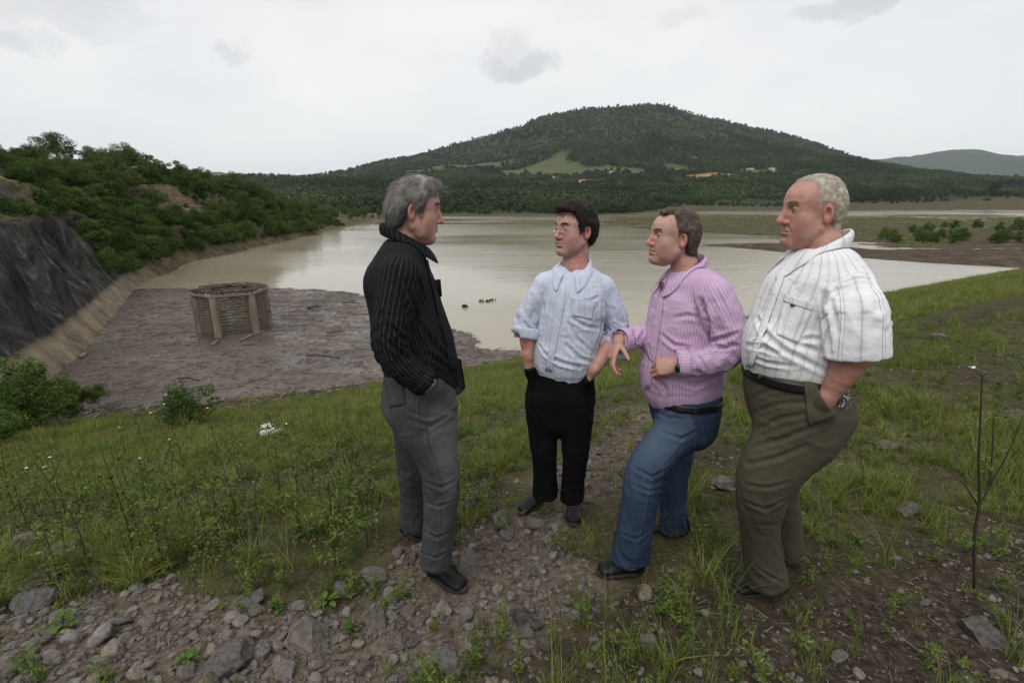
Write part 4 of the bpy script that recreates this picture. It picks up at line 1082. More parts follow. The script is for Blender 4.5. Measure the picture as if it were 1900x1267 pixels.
def man_black():
    f, r = dirs(13); Y = 2.0; P = lambda x, y, d=0: at_y(x, y, Y+d)
    torso = [prof(705, 716, 852, Y, .172), prof(670, 708, 850, Y, .175), prof(625, 696, 838, Y, .178), prof(580, 686, 822, Y, .180), prof(535, 682, 808, Y, .180), prof(498, 690, 796, Y, .175), prof(470, 706, 790, Y, .135)]
    sh = P(738, 505); nb = P(752, 440)
    nr = [(P(742, 498)+r*.165, .070, .076), (P(731, 552)+r*.205, .064, .072), (P(725, 612)+r*.225, .057, .063), (P(750, 655)+r*.215, .051, .055), (P(788, 684)+r*.18, .044, .047)]
    fr = [(P(745, 500)-r*.165, .070, .076), (P(735, 555)-r*.205, .066, .072), (P(735, 612)-r*.225, .058, .062), (P(768, 650)-r*.215, .050, .054), (P(815, 690)-r*.17, .044, .046)]
    wr = P(786, 682)+r*.18; wl = P(812, 688)-r*.17
    hd = hand_sdf(wr, P(826, 742)+r*.085-wr, -r*.9-f*.2, +1, POCKET_CURL, .02, ((.75, .45, .1), .2))
    hl_ = hand_sdf(wl, P(846, 742)-r*.085-wl, r, -1, POCKET_CURL, .02, ((.75, .45, .1), .2))
    legN = [(P(792, 735, -.075), .085, .105), (P(796, 795, -.075), .088, .116), (P(812, 855, -.07), .078, .088), (P(819, 895, -.06), .074, .080), (P(816, 965, -.04), .069, .073), (P(808, 1046, -.015), .068, .071)]
    legF = [(P(776, 735, .08), .085, .100), (P(768, 800, .12), .080, .092), (P(766, 865, .2), .070, .076), (P(766, 915, .28), .065, .066), (P(766, 978, .36), .063, .063)]
    g1, g2 = on_ground(797, 1066), on_ground(866, 1098); g3, g4 = on_ground(752, 992), on_ground(800, 1000)
    head = dict(o=P(768, 394), yaw=math.radians(10), pitch=math.radians(7), scale=.99, deep=.90, wide=1.0, jowl=.2, nose=1.05, neck=.060, tone=TONE, red=RED, stubble=.35, eye=.75, hairmat=M_h1, browmat=M_b3,
        hair=dict(line=[(-.13, -.075), (-.06, -.075), (-.035, -.055), (-.022, .015), (.018, .022), (.024, -.008), (.042, -.008), (.050, .045), (.075, .082), (.12, .100)],
            t=lambda q: .010+.012*smst(-q[:, 1], .03, .085)*smst(.06-q[:, 2], 0, .06)+.007*smst(q[:, 1], .0, .07)*smst(q[:, 2], .07, .12)-.008*np.exp(-(((q[:, 1]+.045)/.035)**2+((q[:, 2]-.115)/.04)**2)),
            locks=[((0, .075, .125), (.012, .118, .104), .016, .007), ((.03, .07, .118), (.04, .105, .098), .014, .006), ((-.03, .07, .118), (-.04, .105, .098), .014, .006)],
            comb=lambda q: np.where((q[:, 1] > .02)[:, None] & (q[:, 2] > .08)[:, None], A3(.3, 1, -.25), comb_back(q)), len=.042, lift=.003, jit=.13, n=4200, grain=(1, .45, .4), shade=lambda q: -.30*smst(.02-q[:, 2], 0, .06)+.12*smst(q[:, 2], .06, .12)))
    def details(sp, par):
        S = sp['_shirt']; sh_ = sp['_sh']; up = unit(UP*.90-f*.12)
        collar('collar', nb+UP*.022-f*.004, r, f, up, .070, .080, M_shirt[0], S, shell=sh_, open_=.22, stand=.036, fall=.048, point=.07, spread=.012, tilt=.55)
        # open shirt front: the two loose hem tips and the placket edge
        pk = patch('placket', sh_, [(786, 478), (794, 472), (850, 690), (838, 696)], M_shirt[0], S, .004, 12)
        mb = MB()
        a = [P(800, 518)+r*.03, P(811, 517)+r*.02, P(814, 548)+r*.02, P(806, 552)+r*.03]
        mb.add([p for p in a]+[p+f*.012 for p in a], [[0, 1, 2, 3], [7, 6, 5, 4], [0, 4, 5, 1], [1, 5, 6, 2], [2, 6, 7, 3], [3, 7, 4, 0]]).build('pocket', M_shirt[0], S)
        for dx in (0, 10):
            b = [P(846+dx*.6, 672)+r*(.04-.01*dx), P(856+dx*.4, 676)+r*(.03-.01*dx), P(861+dx*.3, 712)+r*(.05-.012*dx), P(857+dx*.3, 716)+r*(.05-.012*dx), P(845+dx*.5, 700)+r*(.06-.01*dx)]
            V = b+[p-f*.006 for p in b]; n = 5
            MB().add(V, [[0, 1, 2, 3, 4], [9, 8, 7, 6, 5]]+[[i, i+5, (i+1) % 5+5, (i+1) % 5] for i in range(5)]).build('hem_tip', M_shirt[0], S)
        band('cuff', [sh_], P(779, 678)+r*.19, nr[-1][0]-nr[-2][0], r, .05, M_shirt[0], S, .003, .075, 40)
        T = sp['_tr']
        patch('back_pocket', sp['_tsh'], [(713, 697), (750, 700), (754, 752), (722, 758)], M_trs[0], T, .003, 8)
        patch('waistband', sp['_tsh'], [(711, 688), (800, 694), (800, 708), (712, 703)], M_trs[0], T, .004, 8)
    return make_person(dict(seed=1, label='grey-haired man in black pinstripe shirt and grey jeans, hand in pocket, facing right', base=tuple(on_ground(800, 1040)), right=r, fwd=f, torso=torso, neck_base=nb,
        trap=[(nb-UP*.04, P(742, 500)+r*.14, .048, .058), (nb-UP*.04, P(745, 500)-r*.14, .048, .058), (P(716, 520)+r*.07, P(716, 520)-r*.07, .075, .075)],
        cut=[(nb+UP*.02, nb+UP*.2, .064, .07), (nb+f*.085+UP*.02, nb+f*.09-UP*.035, .026, .008)], planes=[(P(790, 703)+r*0, unit(A3(0, 0, -1)-f*.25))],
        arms=[dict(sleeve=nr, fore=(nr[3][0], wr), hand=hd, rs=(.036, .029), tan=.92), dict(sleeve=fr, fore=(fr[3][0], wl), hand=hl_, rs=(.036, .029))],
        pelvis=[(P(779, 672), .165, .150), (P(779, 700), .168, .150), (P(779, 740), .172, .152), (P(785, 775), .165, .135)], seat=[(P(748, 742)+r*.075, P(748, 742)-r*.075, .075, .075)], pockets=pocket_caps(wr, P(826, 742)+r*.085-wr, r)+pocket_caps(wl, P(846, 742)-r*.085-wl, r), waist=P(780, 672), legs=[legN, legF], near_side=1,
        feet=[(g1, g2, None, 0), (g3, g4, None, 0)], shirtmat=M_shirt[0], trmat=M_trs[0], head=head, details=details, tfold=.0055, fold=.0055,
        creases=[([(742, 480), (735, 510), (750, 560), (762, 610)], .005, .008), ([(750, 520), (770, 570), (775, 620)], .004, .010), ([(700, 560), (712, 600), (735, 640)], .005, .009), ([(720, 600), (745, 625), (765, 640)], .007, .009), ([(712, 625), (735, 648), (758, 668)], .007, .008), ([(800, 560), (822, 600), (838, 640)], .005, .010), ([(780, 600), (805, 640), (835, 668)], .006, .011), ([(790, 655), (815, 672), (840, 690)], .005, .009), ([(772, 500), (782, 540), (788, 580)], .004, .010)],
        tcreases=[([(760, 780), (800, 790), (835, 770)], .006, .010), ([(752, 760), (790, 775), (815, 770)], .005, .008), ([(790, 895), (820, 905), (848, 890)], .007, .010), ([(788, 930), (812, 940), (842, 930)], .006, .009), ([(786, 985), (810, 998), (838, 985)], .007, .010), ([(782, 1025), (808, 1035), (834, 1022)], .006, .009)]))

def man_blue():
    f, r = dirs(-113); Y = 2.5; P = lambda x, y, d=0: at_y(x, y, Y+d)
    torso = [(P(1044, 710), .125, .105), (P(1046, 688), .146, .122), front(664, 984, 1112, Y, .158), front(630, 988, 1118, Y, .155), front(590, 992, 1122, Y, .145), front(555, 995, 1130, Y, .135), front(532, 1005, 1128, Y, .120), front(512, 1026, 1108, Y, .092)]
    nb = P(1066, 489)
    aR = [(P(1010, 530), .056, .062), (P(995, 558), .058, .064), (P(978, 595), .058, .062), (P(974, 622, -.02), .057, .060)]
    aL = [(P(1121, 535), .056, .062), (P(1135, 572), .060, .066), (P(1146, 615), .064, .066), (P(1134, 650, -.05), .066, .060)]
    wR = P(979, 662, -.05); wL = P(1102, 688, -.16)
    hR = hand_sdf(wR, P(999, 735, -.02)-wR, f*.3-r*.95, +1, POCKET_CURL, .02, ((.8, .4, .1), .1), .95)
    hL = hand_sdf(wL, P(1066, 735, -.04)-wL, r*.9+f*.1, -1, POCKET_CURL, .02, ((.8, .4, .1), .1), .98)
    legR = [(P(1008, 735, 0), .088, .10), (P(1007, 780, 0), .083, .095), (P(1009, 830, -.01), .070, .078), (P(1011, 870, 0), .066, .070), (P(1012, 918, .02), .067, .072)]
    legL = [(P(1068, 735, -.06), .088, .10), (P(1070, 780, -.06), .083, .095), (P(1068, 840, -.07), .068, .076), (P(1064, 885, -.04), .063, .068), (P(1061, 925, -.02), .061, .066)]
    g1 = on_ground(1012, 925); g2 = g1+unit(f+r*.35)*.25; g3 = on_ground(1063, 930); g4 = g3+unit(f*.9-r*.15+A3(.1, -.2, 0))*.27
    for g in (g2, g4): g[2] = gz(g[0], g[1])
    head = dict(o=P(1068, 431), yaw=math.radians(-147), pitch=math.radians(-2), scale=.98, wide=1.0, jowl=.3, nose=1.0, neck=.060, tone=(.46, .282, .232), red=(.49, .190, .160), stubble=.1, eye=1.0, hairmat=M_h2, browmat=M_h2,
        hair=dict(line=[(-.13, -.075), (-.06, -.07), (-.035, -.05), (-.024, .012), (.014, .024), (.022, .000), (.040, .002), (.046, .045), (.066, .080), (.12, .094)],
            t=lambda q: .014+.010*smst(q[:, 2], .07, .12), locks=[((.035, .05, .128), (.03, .098, .112), .016, .008), ((-.02, .05, .13), (-.03, .10, .112), .016, .008), ((.005, .05, .13), (.0, .10, .114), .016, .008)],
            comb=comb_fwd, len=.032, lift=.004, n=3200, grain=(1, .6, .5)))
    def details(sp, par):
        S, sh_ = sp['_shirt'], sp['_sh']; up = unit(UP*.98-f*.08)
        collar('collar', nb+UP*.012, r, f, up, .074, .078, M_shirt[1], S, shell=sh_, open_=.36, stand=.036, fall=.045, point=.085, spread=.020, tilt=.55)
        patch('placket', sh_, [(1044, 525), (1053, 525), (1024, 694), (1011, 690)], M_shirt[1], S, .0035, 14)
        buttons([(1047, 530), (1041, 553), (1033, 584), (1025, 622), (1019, 650)], sh_, S)
        patch('pocket', sh_, [(1060, 549), (1106, 556), (1098, 594), (1060, 586)], M_shirt[1], S, .004, 10, u0=.006)
        band('cuff', [sh_], P(974, 618, -.02), aR[-1][0]-aR[-2][0], r, .055, M_shirt[1], S, .005, .085, 40)
        band('cuff', [sh_], P(1137, 645, -.04), aL[-1][0]-aL[-2][0], r, .06, M_shirt[1], S, .006, .09, 40)
        # loose flap of the turned-back cuff
        a = [P(1110, 662, -.1), P(1148, 668, -.1), P(1166, 670, -.09), P(1150, 650, -.07), P(1126, 648, -.08)]; V = a+[p+A3(0, .006, .002) for p in a]
        MB().add(V, [[0, 1, 2, 3, 4], [9, 8, 7, 6, 5]]+[[i, i+5, (i+1) % 5+5, (i+1) % 5] for i in range(5)]).build('cuff_flap', M_shirt[1], S)
        # spectacles
        o_, M, sc = sp['_head']; W = lambda q: (np.asarray(q)*sc)@M+o_
        g = thing('eyeglasses', 'thin metal-framed spectacles worn by the man in the pale blue shirt', 'glasses', tuple(W((0, .115, .015))))
        gi = Matrix.Translation(-Vector(W((0, .115, .015))))
        def part(mb, n, m_):
            x = mb.build(n, m_, g); x.matrix_parent_inverse = gi
        for s_ in (-1, 1):
            ring = [(s_*(.0335+.0235*math.cos(a)*(1 if True else 1)), .112-.004*abs(math.cos(a)), .0130+.0155*math.sin(a)) for a in np.linspace(0, 2*math.pi, 25)]
            part(MB().tube([W(p) for p in ring], .0011, 5), 'rim', M_metal)
            part(MB().add([W(p) for p in ring[:-1]]+[W((p[0], p[1]+.0012, p[2])) for p in ring[:-1]], [list(range(24)), [24+i for i in range(24)][::-1]]+[[i, 24+i, 24+(i+1) % 24, (i+1) % 24] for i in range(24)]), 'lens', M_lens)
            part(MB().tube([W(p) for p in [(s_*.057, .108, .018), (s_*.069, .100, .019), (s_*.079, .05, .018), (s_*.081, -.005, .016), (s_*.079, -.020, .006)]], .0013, 5), 'temple', M_metal)
        part(MB().tube([W(p) for p in [(-.011, .113, .018), (0, .117, .021), (.011, .113, .018)]], .0011, 5), 'bridge', M_metal)
    return make_person(dict(seed=2, label='man in pale blue shirt and black trousers, wearing glasses, both hands in pockets', base=tuple(on_ground(1035, 930)), right=r, fwd=f, torso=torso, neck_base=nb,
        trap=[(nb-UP*.04, P(1016, 524), .044, .048), (nb-UP*.04, P(1115, 529), .044, .048)],
        cut=[(nb+UP*.015, nb+UP*.2, .066, .075), (nb+f*.075+UP*.02, nb+f*.115-UP*.085, .040, .008)], planes=[],
        arms=[dict(sleeve=aR, fore=(aR[2][0], wR), hand=hR, rs=(.044, .031), elbow=.72, cuffy=.3), dict(sleeve=aL, fore=(aL[2][0], wL), hand=hL, rs=(.044, .031), elbow=.72, cuffy=.3)],
        pelvis=[(P(1046, 672), .160, .135), (P(1044, 690), .166, .138), (P(1040, 725), .172, .140), (P(1038, 765), .165, .125)], pockets=pocket_caps(wR, P(999, 735, -.02)-wR, r, .06, .16, .026)+pocket_caps(wL, P(1066, 735, -.04)-wL, r, .06, .16, .026), waist=P(1040, 676), legs=[legR, legL], near_side=1,
        feet=[(g1, g2, None, 0), (g3, g4, None, 0)], shirtmat=M_shirt[1], trmat=M_trs[1], head=head, details=details, ur=.17, fold=.0065, tfold=.006,
        creases=[([(1005, 545), (1010, 580), (1003, 615)], .005, .010), ([(1060, 590), (1085, 605), (1110, 610)], .005, .010), ([(1010, 655), (1040, 672), (1075, 682)], .007, .011), ([(1050, 640), (1075, 665), (1100, 672)], .006, .011), ([(1118, 560), (1116, 600), (1108, 640)], .006, .010), ([(1055, 600), (1070, 630), (1095, 650)], .004, .010), ([(1000, 640), (1015, 660), (1030, 668)], .006, .008), ([(1110, 550), (1095, 560), (1080, 558)], .004, .009)]))

def man_lilac():
    f, r = dirs(194); Y = 2.2; P = lambda x, y, d=0: at_y(x, y, Y+d); Q = lambda k, x, y, d=0: at_y(x, y, Y+d+r[1]*k)
    torso = [(P(1267, 748), .13, .11), (P(1266, 728), .152, .130), prof(704, 1188, 1342, Y, .180), prof(665, 1190, 1346, Y, .178), prof(625, 1196, 1352, Y, .178), prof(585, 1204, 1352, Y, .178), prof(548, 1214, 1346, Y, .172), prof(522, 1226, 1326, Y, .145)]
    nb = P(1270, 494)
    aN = [(Q(-.165, 1325, 548), .070, .078), (Q(-.20, 1346, 592), .068, .074), (Q(-.215, 1358, 640), .064, .068), (Q(-.225, 1325, 668), .056, .060), (Q(-.215, 1283, 675), .044, .047), (Q(-.205, 1256, 675), .041, .044)]
    aF = [(Q(+.165, 1262, 535), .068, .074), (Q(+.19, 1240, 580), .064, .068), (Q(+.12, 1215, 615, .02), .058, .060), (Q(+.10, 1180, 627, -.08), .046, .050), (Q(+.07, 1150, 632, -.12), .041, .044)]
    wN = Q(-.205, 1262, 675); wF = Q(+.07, 1148, 634, -.12)
    hN = hand_sdf(wN, Q(-.185, 1215, 681)-wN, r*.55+f*.35+UP*-.35, -1, [(.85, 1.35, .9), (.95, 1.4, .9), (1.05, 1.4, .9), (1.1, 1.4, .9)], .02, ((.85, .25, .55), .35), .98)
    hF = hand_sdf(wF, A3(-.42, -.42, -.80), A3(.75, .05, -.45), -1, [(.15, .45, .3), (.42, .65, .4), (.6, .75, .45), (.75, .8, .5)], .12, ((.55, .75, .30), .15), .86)
    legN = [(P(1283, 742, -.075), .088, .112), (P(1262, 790, -.09), .090, .112), (P(1222, 840, -.13), .084, .098), (P(1200, 868, -.15), .080, .090), (P(1186, 935, -.15), .077, .086), (P(1168, 1036, -.12), .078, .094)]
    legF = [(P(1270, 745, .09), .086, .105), (P(1262, 800, .1), .080, .092), (P(1252, 870, .12), .070, .076), (P(1250, 920, .14), .067, .070), (P(1248, 982, .16), .066, .070)]
    g1 = on_ground(1190, 1062); g2 = on_ground(1106, 1064); g3 = on_ground(1276, 990); g4 = on_ground(1200, 985)
    head = dict(o=P(1249, 445), yaw=math.radians(189), pitch=math.radians(-4), scale=.93, wide=1.0, jowl=.3, nose=1.0, neck=.057, open=.0016, tone=(.445, .277, .225), red=(.48, .20, .165), stubble=.25, eye=.9, hairmat=M_h3, browmat=M_b3,
        hair=dict(line=[(-.13, -.075), (-.06, -.075), (-.04, -.055), (-.026, .014), (.010, .026), (.016, .012), (.032, .018), (.037, .060), (.060, .082), (.085, .104), (.12, .12)], rec=(.020, .034, .055),
            t=lambda q: .009+.006*smst(-q[:, 1], .02, .08)+.004*smst(q[:, 2], .09, .12), locks=[((0, .04, .132), (-.01, .085, .118), .010, .006), ((-.02, .04, .128), (-.035, .085, .112), .009, .005)],
            comb=comb_back, len=.032, lift=.004, n=3200, grain=(1, .55, .5), shade=lambda q: -.25*smst(.02-q[:, 2], 0, .05)))
    def details(sp, par):
        S, sh_ = sp['_shirt'], sp['_sh']; up = unit(UP*.95-f*.12)
        collar('collar', nb+UP*.018-f*.004, r, f, up, .072, .080, M_shirt[2], S, shell=sh_, open_=.34, stand=.036, fall=.046, point=.078, spread=.020, tilt=.62)
        patch('placket', sh_, [(1228, 515), (1240, 512), (1207, 726), (1197, 724)], M_shirt[2], S, .0035, 14)
        buttons([(1232, 523), (1226, 556), (1218, 600), (1211, 640)], sh_, S, .005)
        band('cuff', [sh_], Q(-.21, 1267, 675), aN[-1][0]-aN[-2][0], r, .055, M_shirt[2], S, .004, .07, 44)
        band('cuff', [sh_], Q(+.075, 1156, 631, -.12), aF[-1][0]-aF[-2][0], r, .05, M_shirt[2], S, .004, .065, 44)
        band('belt', [sp['_tsh']], P(1266, 732), UP, r, .03, M_belt, sp['_tr'], .003, .4, 60)
        patch('pocket_edge', sp['_tsh'], [(1245, 738), (1296, 752), (1294, 768), (1250, 757)], M_trs[2], sp['_tr'], .003, 6)
        # wrist watch and the thin dark spectacle arm he holds
        wc = Q(-.2055, 1258, 677); wt = thing('wristwatch', 'black wristwatch on the left wrist of the man in the lilac shirt', 'watch', tuple(wc)); gi = Matrix.Translation(-Vector(wc))
        ax = unit(wN-aN[-2][0]); a = unit(np.cross(ax, UP)); b = np.cross(ax, a); mb = MB()
        pts = [wc+ax*-.006+.036*math.cos(t_)*a+.031*math.sin(t_)*b for t_ in np.linspace(0, 2*math.pi, 25)]
        for w_ in (-.007, 0, .007): mb.tube([p+ax*w_ for p in pts], .0045, 6)
        x = mb.build('strap', M_dark, wt); x.matrix_parent_inverse = gi
        fc = wc+a*.037*np.sign(np.dot(a, -r)); x = MB().tube([fc, fc+a*.008*np.sign(np.dot(a, -r))], .017, 16).build('dial', M_dark, wt); x.matrix_parent_inverse = gi
        q_ = [Q(-.15, 1177, 637), Q(-.16, 1190, 644), Q(-.165, 1197, 650), Q(-.17, 1204, 664), Q(-.18, 1212, 672)]
        sgl = thing('folded_eyeglasses', 'thin dark wire eyeglass arm held in the fist of the man in lilac', 'eyeglasses', tuple(q_[-1])); gi = Matrix.Translation(-Vector(q_[-1]))
        x = MB().tube(crom(q_, 4), .0019, 6).build('temple', M_dark, sgl); x.matrix_parent_inverse = gi
    return make_person(dict(seed=3, label='man in lilac striped shirt and blue jeans, gesturing with an outstretched hand', base=tuple(on_ground(1210, 1020)), right=r, fwd=f, torso=torso, neck_base=nb,
        trap=[(nb-UP*.045, Q(-.14, 1316, 536), .046, .060), (nb-UP*.045, Q(+.14, 1275, 532), .046, .058), (Q(+.07, 1325, 575), Q(-.07, 1325, 575), .075, .075)],
        cut=[(nb+UP*.015, nb+UP*.2, .066, .075), (nb+f*.085+UP*.01, nb+f*.11-UP*.05, .032, .008)], planes=[],
        arms=[dict(sleeve=aN, fore=(aN[4][0]*.6+aN[3][0]*.4, wN), hand=hN, rs=(.036, .030), elbow=.5, tan=.95), dict(sleeve=aF, fore=(aF[3][0]*.5+aF[4][0]*.5, wF), hand=hF, rs=(.034, .029), elbow=.5)],
        pelvis=[(P(1268, 708), .168, .145), (P(1266, 730), .172, .150), (P(1268, 758), .176, .148), (P(1275, 785), .165, .125)], seat=[(Q(+.075, 1302, 760), Q(-.075, 1302, 760), .072, .072)], waist=P(1268, 720), legs=[legN, legF], near_side=-1,
        feet=[(g1, g2, None, 0), (g3, g4, None, 0)], shirtmat=M_shirt[2], trmat=M_trs[2], head=head, details=details, ur=.185, fold=.0066, tfold=.0055,
        creases=[([(1300, 555), (1314, 590), (1320, 630)], .012, .011), ([(1320, 520), (1308, 545), (1302, 570)], .005, .006), ([(1292, 575), (1300, 605), (1318, 632)], .006, .010), ([(1318, 632), (1345, 626), (1372, 618)], .008, .010), ([(1316, 645), (1340, 645), (1370, 640)], .006, .009), ([(1228, 622), (1250, 640), (1280, 645)], .006, .010), ([(1210, 700), (1235, 718), (1232, 728)], .008, .010), ([(1240, 700), (1290, 715), (1330, 700)], .006, .011), ([(1330, 540), (1345, 570), (1350, 600)], .005, .010), ([(1285, 655), (1300, 668), (1310, 690)], .006, .009), ([(1250, 590), (1275, 585), (1300, 590)], .004, .010), ([(1205, 640), (1212, 670), (1205, 695)], .005, .009)],
        tcreases=[([(1205, 790), (1235, 765), (1262, 752)], .007, .010), ([(1225, 800), (1265, 815), (1290, 800)], .007, .010), ([(1180, 870), (1210, 885), (1240, 870)], .008, .010), ([(1176, 900), (1205, 912), (1232, 905)], .006, .009), ([(1150, 990), (1180, 1000), (1205, 985)], .006, .010), ([(1210, 760), (1240, 775), (1270, 778)], .005, .009)]))

def man_white():
    f, r = dirs(170); Y = 1.80; P = lambda x, y, d=0: at_y(x, y, Y+d); Q = lambda k, x, y, d=0: at_y(x, y, Y+d+r[1]*k)
    torso = [(P(1466, 712), .14, .115), (P(1466, 690), .160, .134), prof(664, 1379, 1572, Y, .185, .93), prof(640, 1380, 1585, Y, .188, .93), prof(595, 1394, 1600, Y, .180, .93), prof(550, 1414, 1606, Y, .180, .93), prof(510, 1438, 1600, Y, .172, .92), prof(483, 1458, 1586, Y, .145, .92)]
    nb = P(1526, 455)
    aN = [(Q(-.165, 1582, 546), .060, .070), (Q(-.215, 1592, 580), .064, .084), (Q(-.235, 1592, 625), .066, .092), (Q(-.24, 1591, 663), .068, .098)]
    aF = [(Q(+.17, 1540, 515), .075, .08), (Q(+.21, 1535, 570), .076, .082), (Q(+.23, 1530, 630), .08, .085)]
    eN = Q(-.225, 1592, 690); wN = Q(-.20, 1530, 744); eF = Q(+.24, 1530, 690); wF = Q(+.18, 1470, 745)
    hN = hand_sdf(wN, Q(-.11, 1486, 818)-wN, r*.95+f*.1, -1, POCKET_CURL, .02, ((.8, .4, .1), .1), 1.05)
    hF = hand_sdf(wF, Q(+.09, 1450, 810)-wF, -r, +1, POCKET_CURL, .02, ((.8, .4, .1), .1), 1.0)
    legN = [(P(1490, 760, -.08), .092, .135), (P(1470, 815, -.08), .095, .140), (P(1430, 870, -.07), .090, .118), (P(1414, 915, -.05), .080, .096), (P(1410, 985, .02), .074, .077), (P(1422, 1078, .09), .078, .090)]
    legF = [(P(1478, 770, .1), .09, .12), (P(1458, 830, .13), .086, .105), (P(1444, 900, .17), .076, .082), (P(1454, 960, .24), .072, .076), (P(1462, 1026, .31), .072, .074)]
    g1 = on_ground(1455, 1098); g2 = on_ground(1354, 1098); g3 = on_ground(1486, 1034); g4 = on_ground(1400, 1030)
    head = dict(o=P(1508, 398, .03), yaw=math.radians(179), pitch=math.radians(1), scale=1.0, deep=.93, wide=1.02, jowl=.5, nose=1.15, neck=.060, tone=(.435, .252, .198), red=(.47, .185, .145), stubble=.1, eye=.55, hairmat=M_h4, browmat=M_b4,
        hair=dict(line=[(-.13, -.07), (-.06, -.07), (-.04, -.05), (-.026, .016), (.010, .028), (.016, .016), (.032, .020), (.036, .055), (.060, .080), (.085, .098), (.12, .12)], rec=(.026, .030, .040),
            t=lambda q: .0012+.004*smst(-q[:, 1], .0, .08)+.002*smst(q[:, 2], .09, .12), comb=comb_back, len=.017, lift=.0025, n=4600, w=.0012, jit=.25, grain=(1, .7, .6), rough=.8))
    def details(sp, par):
        S, sh_ = sp['_shirt'], sp['_sh']; up = unit(UP*.93-f*.15)
        collar('collar', nb+UP*.022+f*.006, r, f, up, .076, .082, M_shirt[3], S, shell=sh_, open_=.34, stand=.038, fall=.05, point=.085, spread=.020, tilt=.62)
        patch('placket', sh_, [(1452, 492), (1466, 488), (1396, 686), (1384, 684)], M_shirt[3], S, .0035, 14)
        buttons([(1455, 505), (1437, 545), (1418, 585), (1400, 630)], sh_, S, .005)
        patch('pocket', sh_, [(1456, 547), (1514, 565), (1480, 640), (1438, 622)], M_shirt[3], S, .004, 10, u0=.012)
        fl = patch('pocket_flap', sh_, [(1456, 545), (1514, 563), (1508, 577), (1452, 559)], M_shirt[3], S, .007, 6, u0=.012)
        M_mk = material('emblem_thread', lambda t, b: setb(t, b, col=(.018, .035, .022), rough=.8))
        em = [(1467, 566), (1470, 563.5), (1473, 564.5), (1476, 566.5), (1479, 566), (1476, 568.5), (1473, 569), (1472, 570.5), (1470, 568.5)]
        pts = [sh_.hit(*p) for p in em]; V = [h_[0]+h_[1]*.011 for h_ in pts]+[h_[0]+h_[1]*.009 for h_ in pts]; k = len(em)
        MB().add(V, [list(range(k))[::-1], [k+i for i in range(k)]]+[[i, (i+1) % k, k+(i+1) % k, k+i] for i in range(k)]).build('emblem', M_mk, S)
        T, ts = sp['_tr'], sp['_tsh']
        bl = band('belt', [ts], P(1462, 690), unit(UP-f*.02), r, .036, M_belt, T, .003, .4, 72)
        for px in (1414, 1475): patch('belt_loop', ts, [(px-4, 679), (px+4, 680), (px+4, 704), (px-4, 703)], M_trs[3], T, .010, 3)
        ov = Shell(*sp['_over']); patch('pocket_edge', ov, [(1488, 704), (1507, 701), (1548, 772), (1500, 790)], M_trs[3], T, .005, 12, thick=.004)
        # key bunch clipped at the hip
        kc = ts.hit(1560, 745); kc = kc[0]+kc[1]*.012 if kc else P(1560, 745, -.3)
        kb = thing('key_bunch', 'bunch of silver keys hanging at the hip of the man in olive trousers', 'keys', tuple(kc)); gi = Matrix.Translation(-Vector(kc))
        ring = [kc+A3(.011*math.cos(a), -.002, .03+.011*math.sin(a)) for a in np.linspace(0, 2*math.pi, 17)]
        x = MB().tube(ring, .0014, 5).build('ring', M_metal, kb); x.matrix_parent_inverse = gi
        rg = np.random.default_rng(3)
        for i in range(8):
            a = rg.uniform(-.7, .7); d = A3(math.sin(a), -.15, -math.cos(a)); s_ = unit(np.cross(d, A3(rg.uniform(-.6, .6), -1, 0))); b0 = kc+A3(0, -.004-.003*i, .02); L = rg.uniform(.03, .045)
            mb = MB(); n_ = np.cross(d, s_); V = []
            for lv in (-.001, .001):
                V += [b0-s_*.009+n_*lv, b0+s_*.009+n_*lv, b0+d*.016+s_*.009+n_*lv, b0+d*.018+s_*.0035+n_*lv, b0+d*L+s_*.003+n_*lv, b0+d*L-s_*.004+n_*lv, b0+d*.018-s_*.0035+n_*lv, b0+d*.016-s_*.009+n_*lv]
            mb.add(V, [[0, 1, 2, 3, 4, 5, 6, 7][::-1], list(range(8, 16))]+[[i_, (i_+1) % 8, 8+(i_+1) % 8, 8+i_] for i_ in range(8)])
            x = mb.build('key', M_metal, kb, smooth=False); x.matrix_parent_inverse = gi
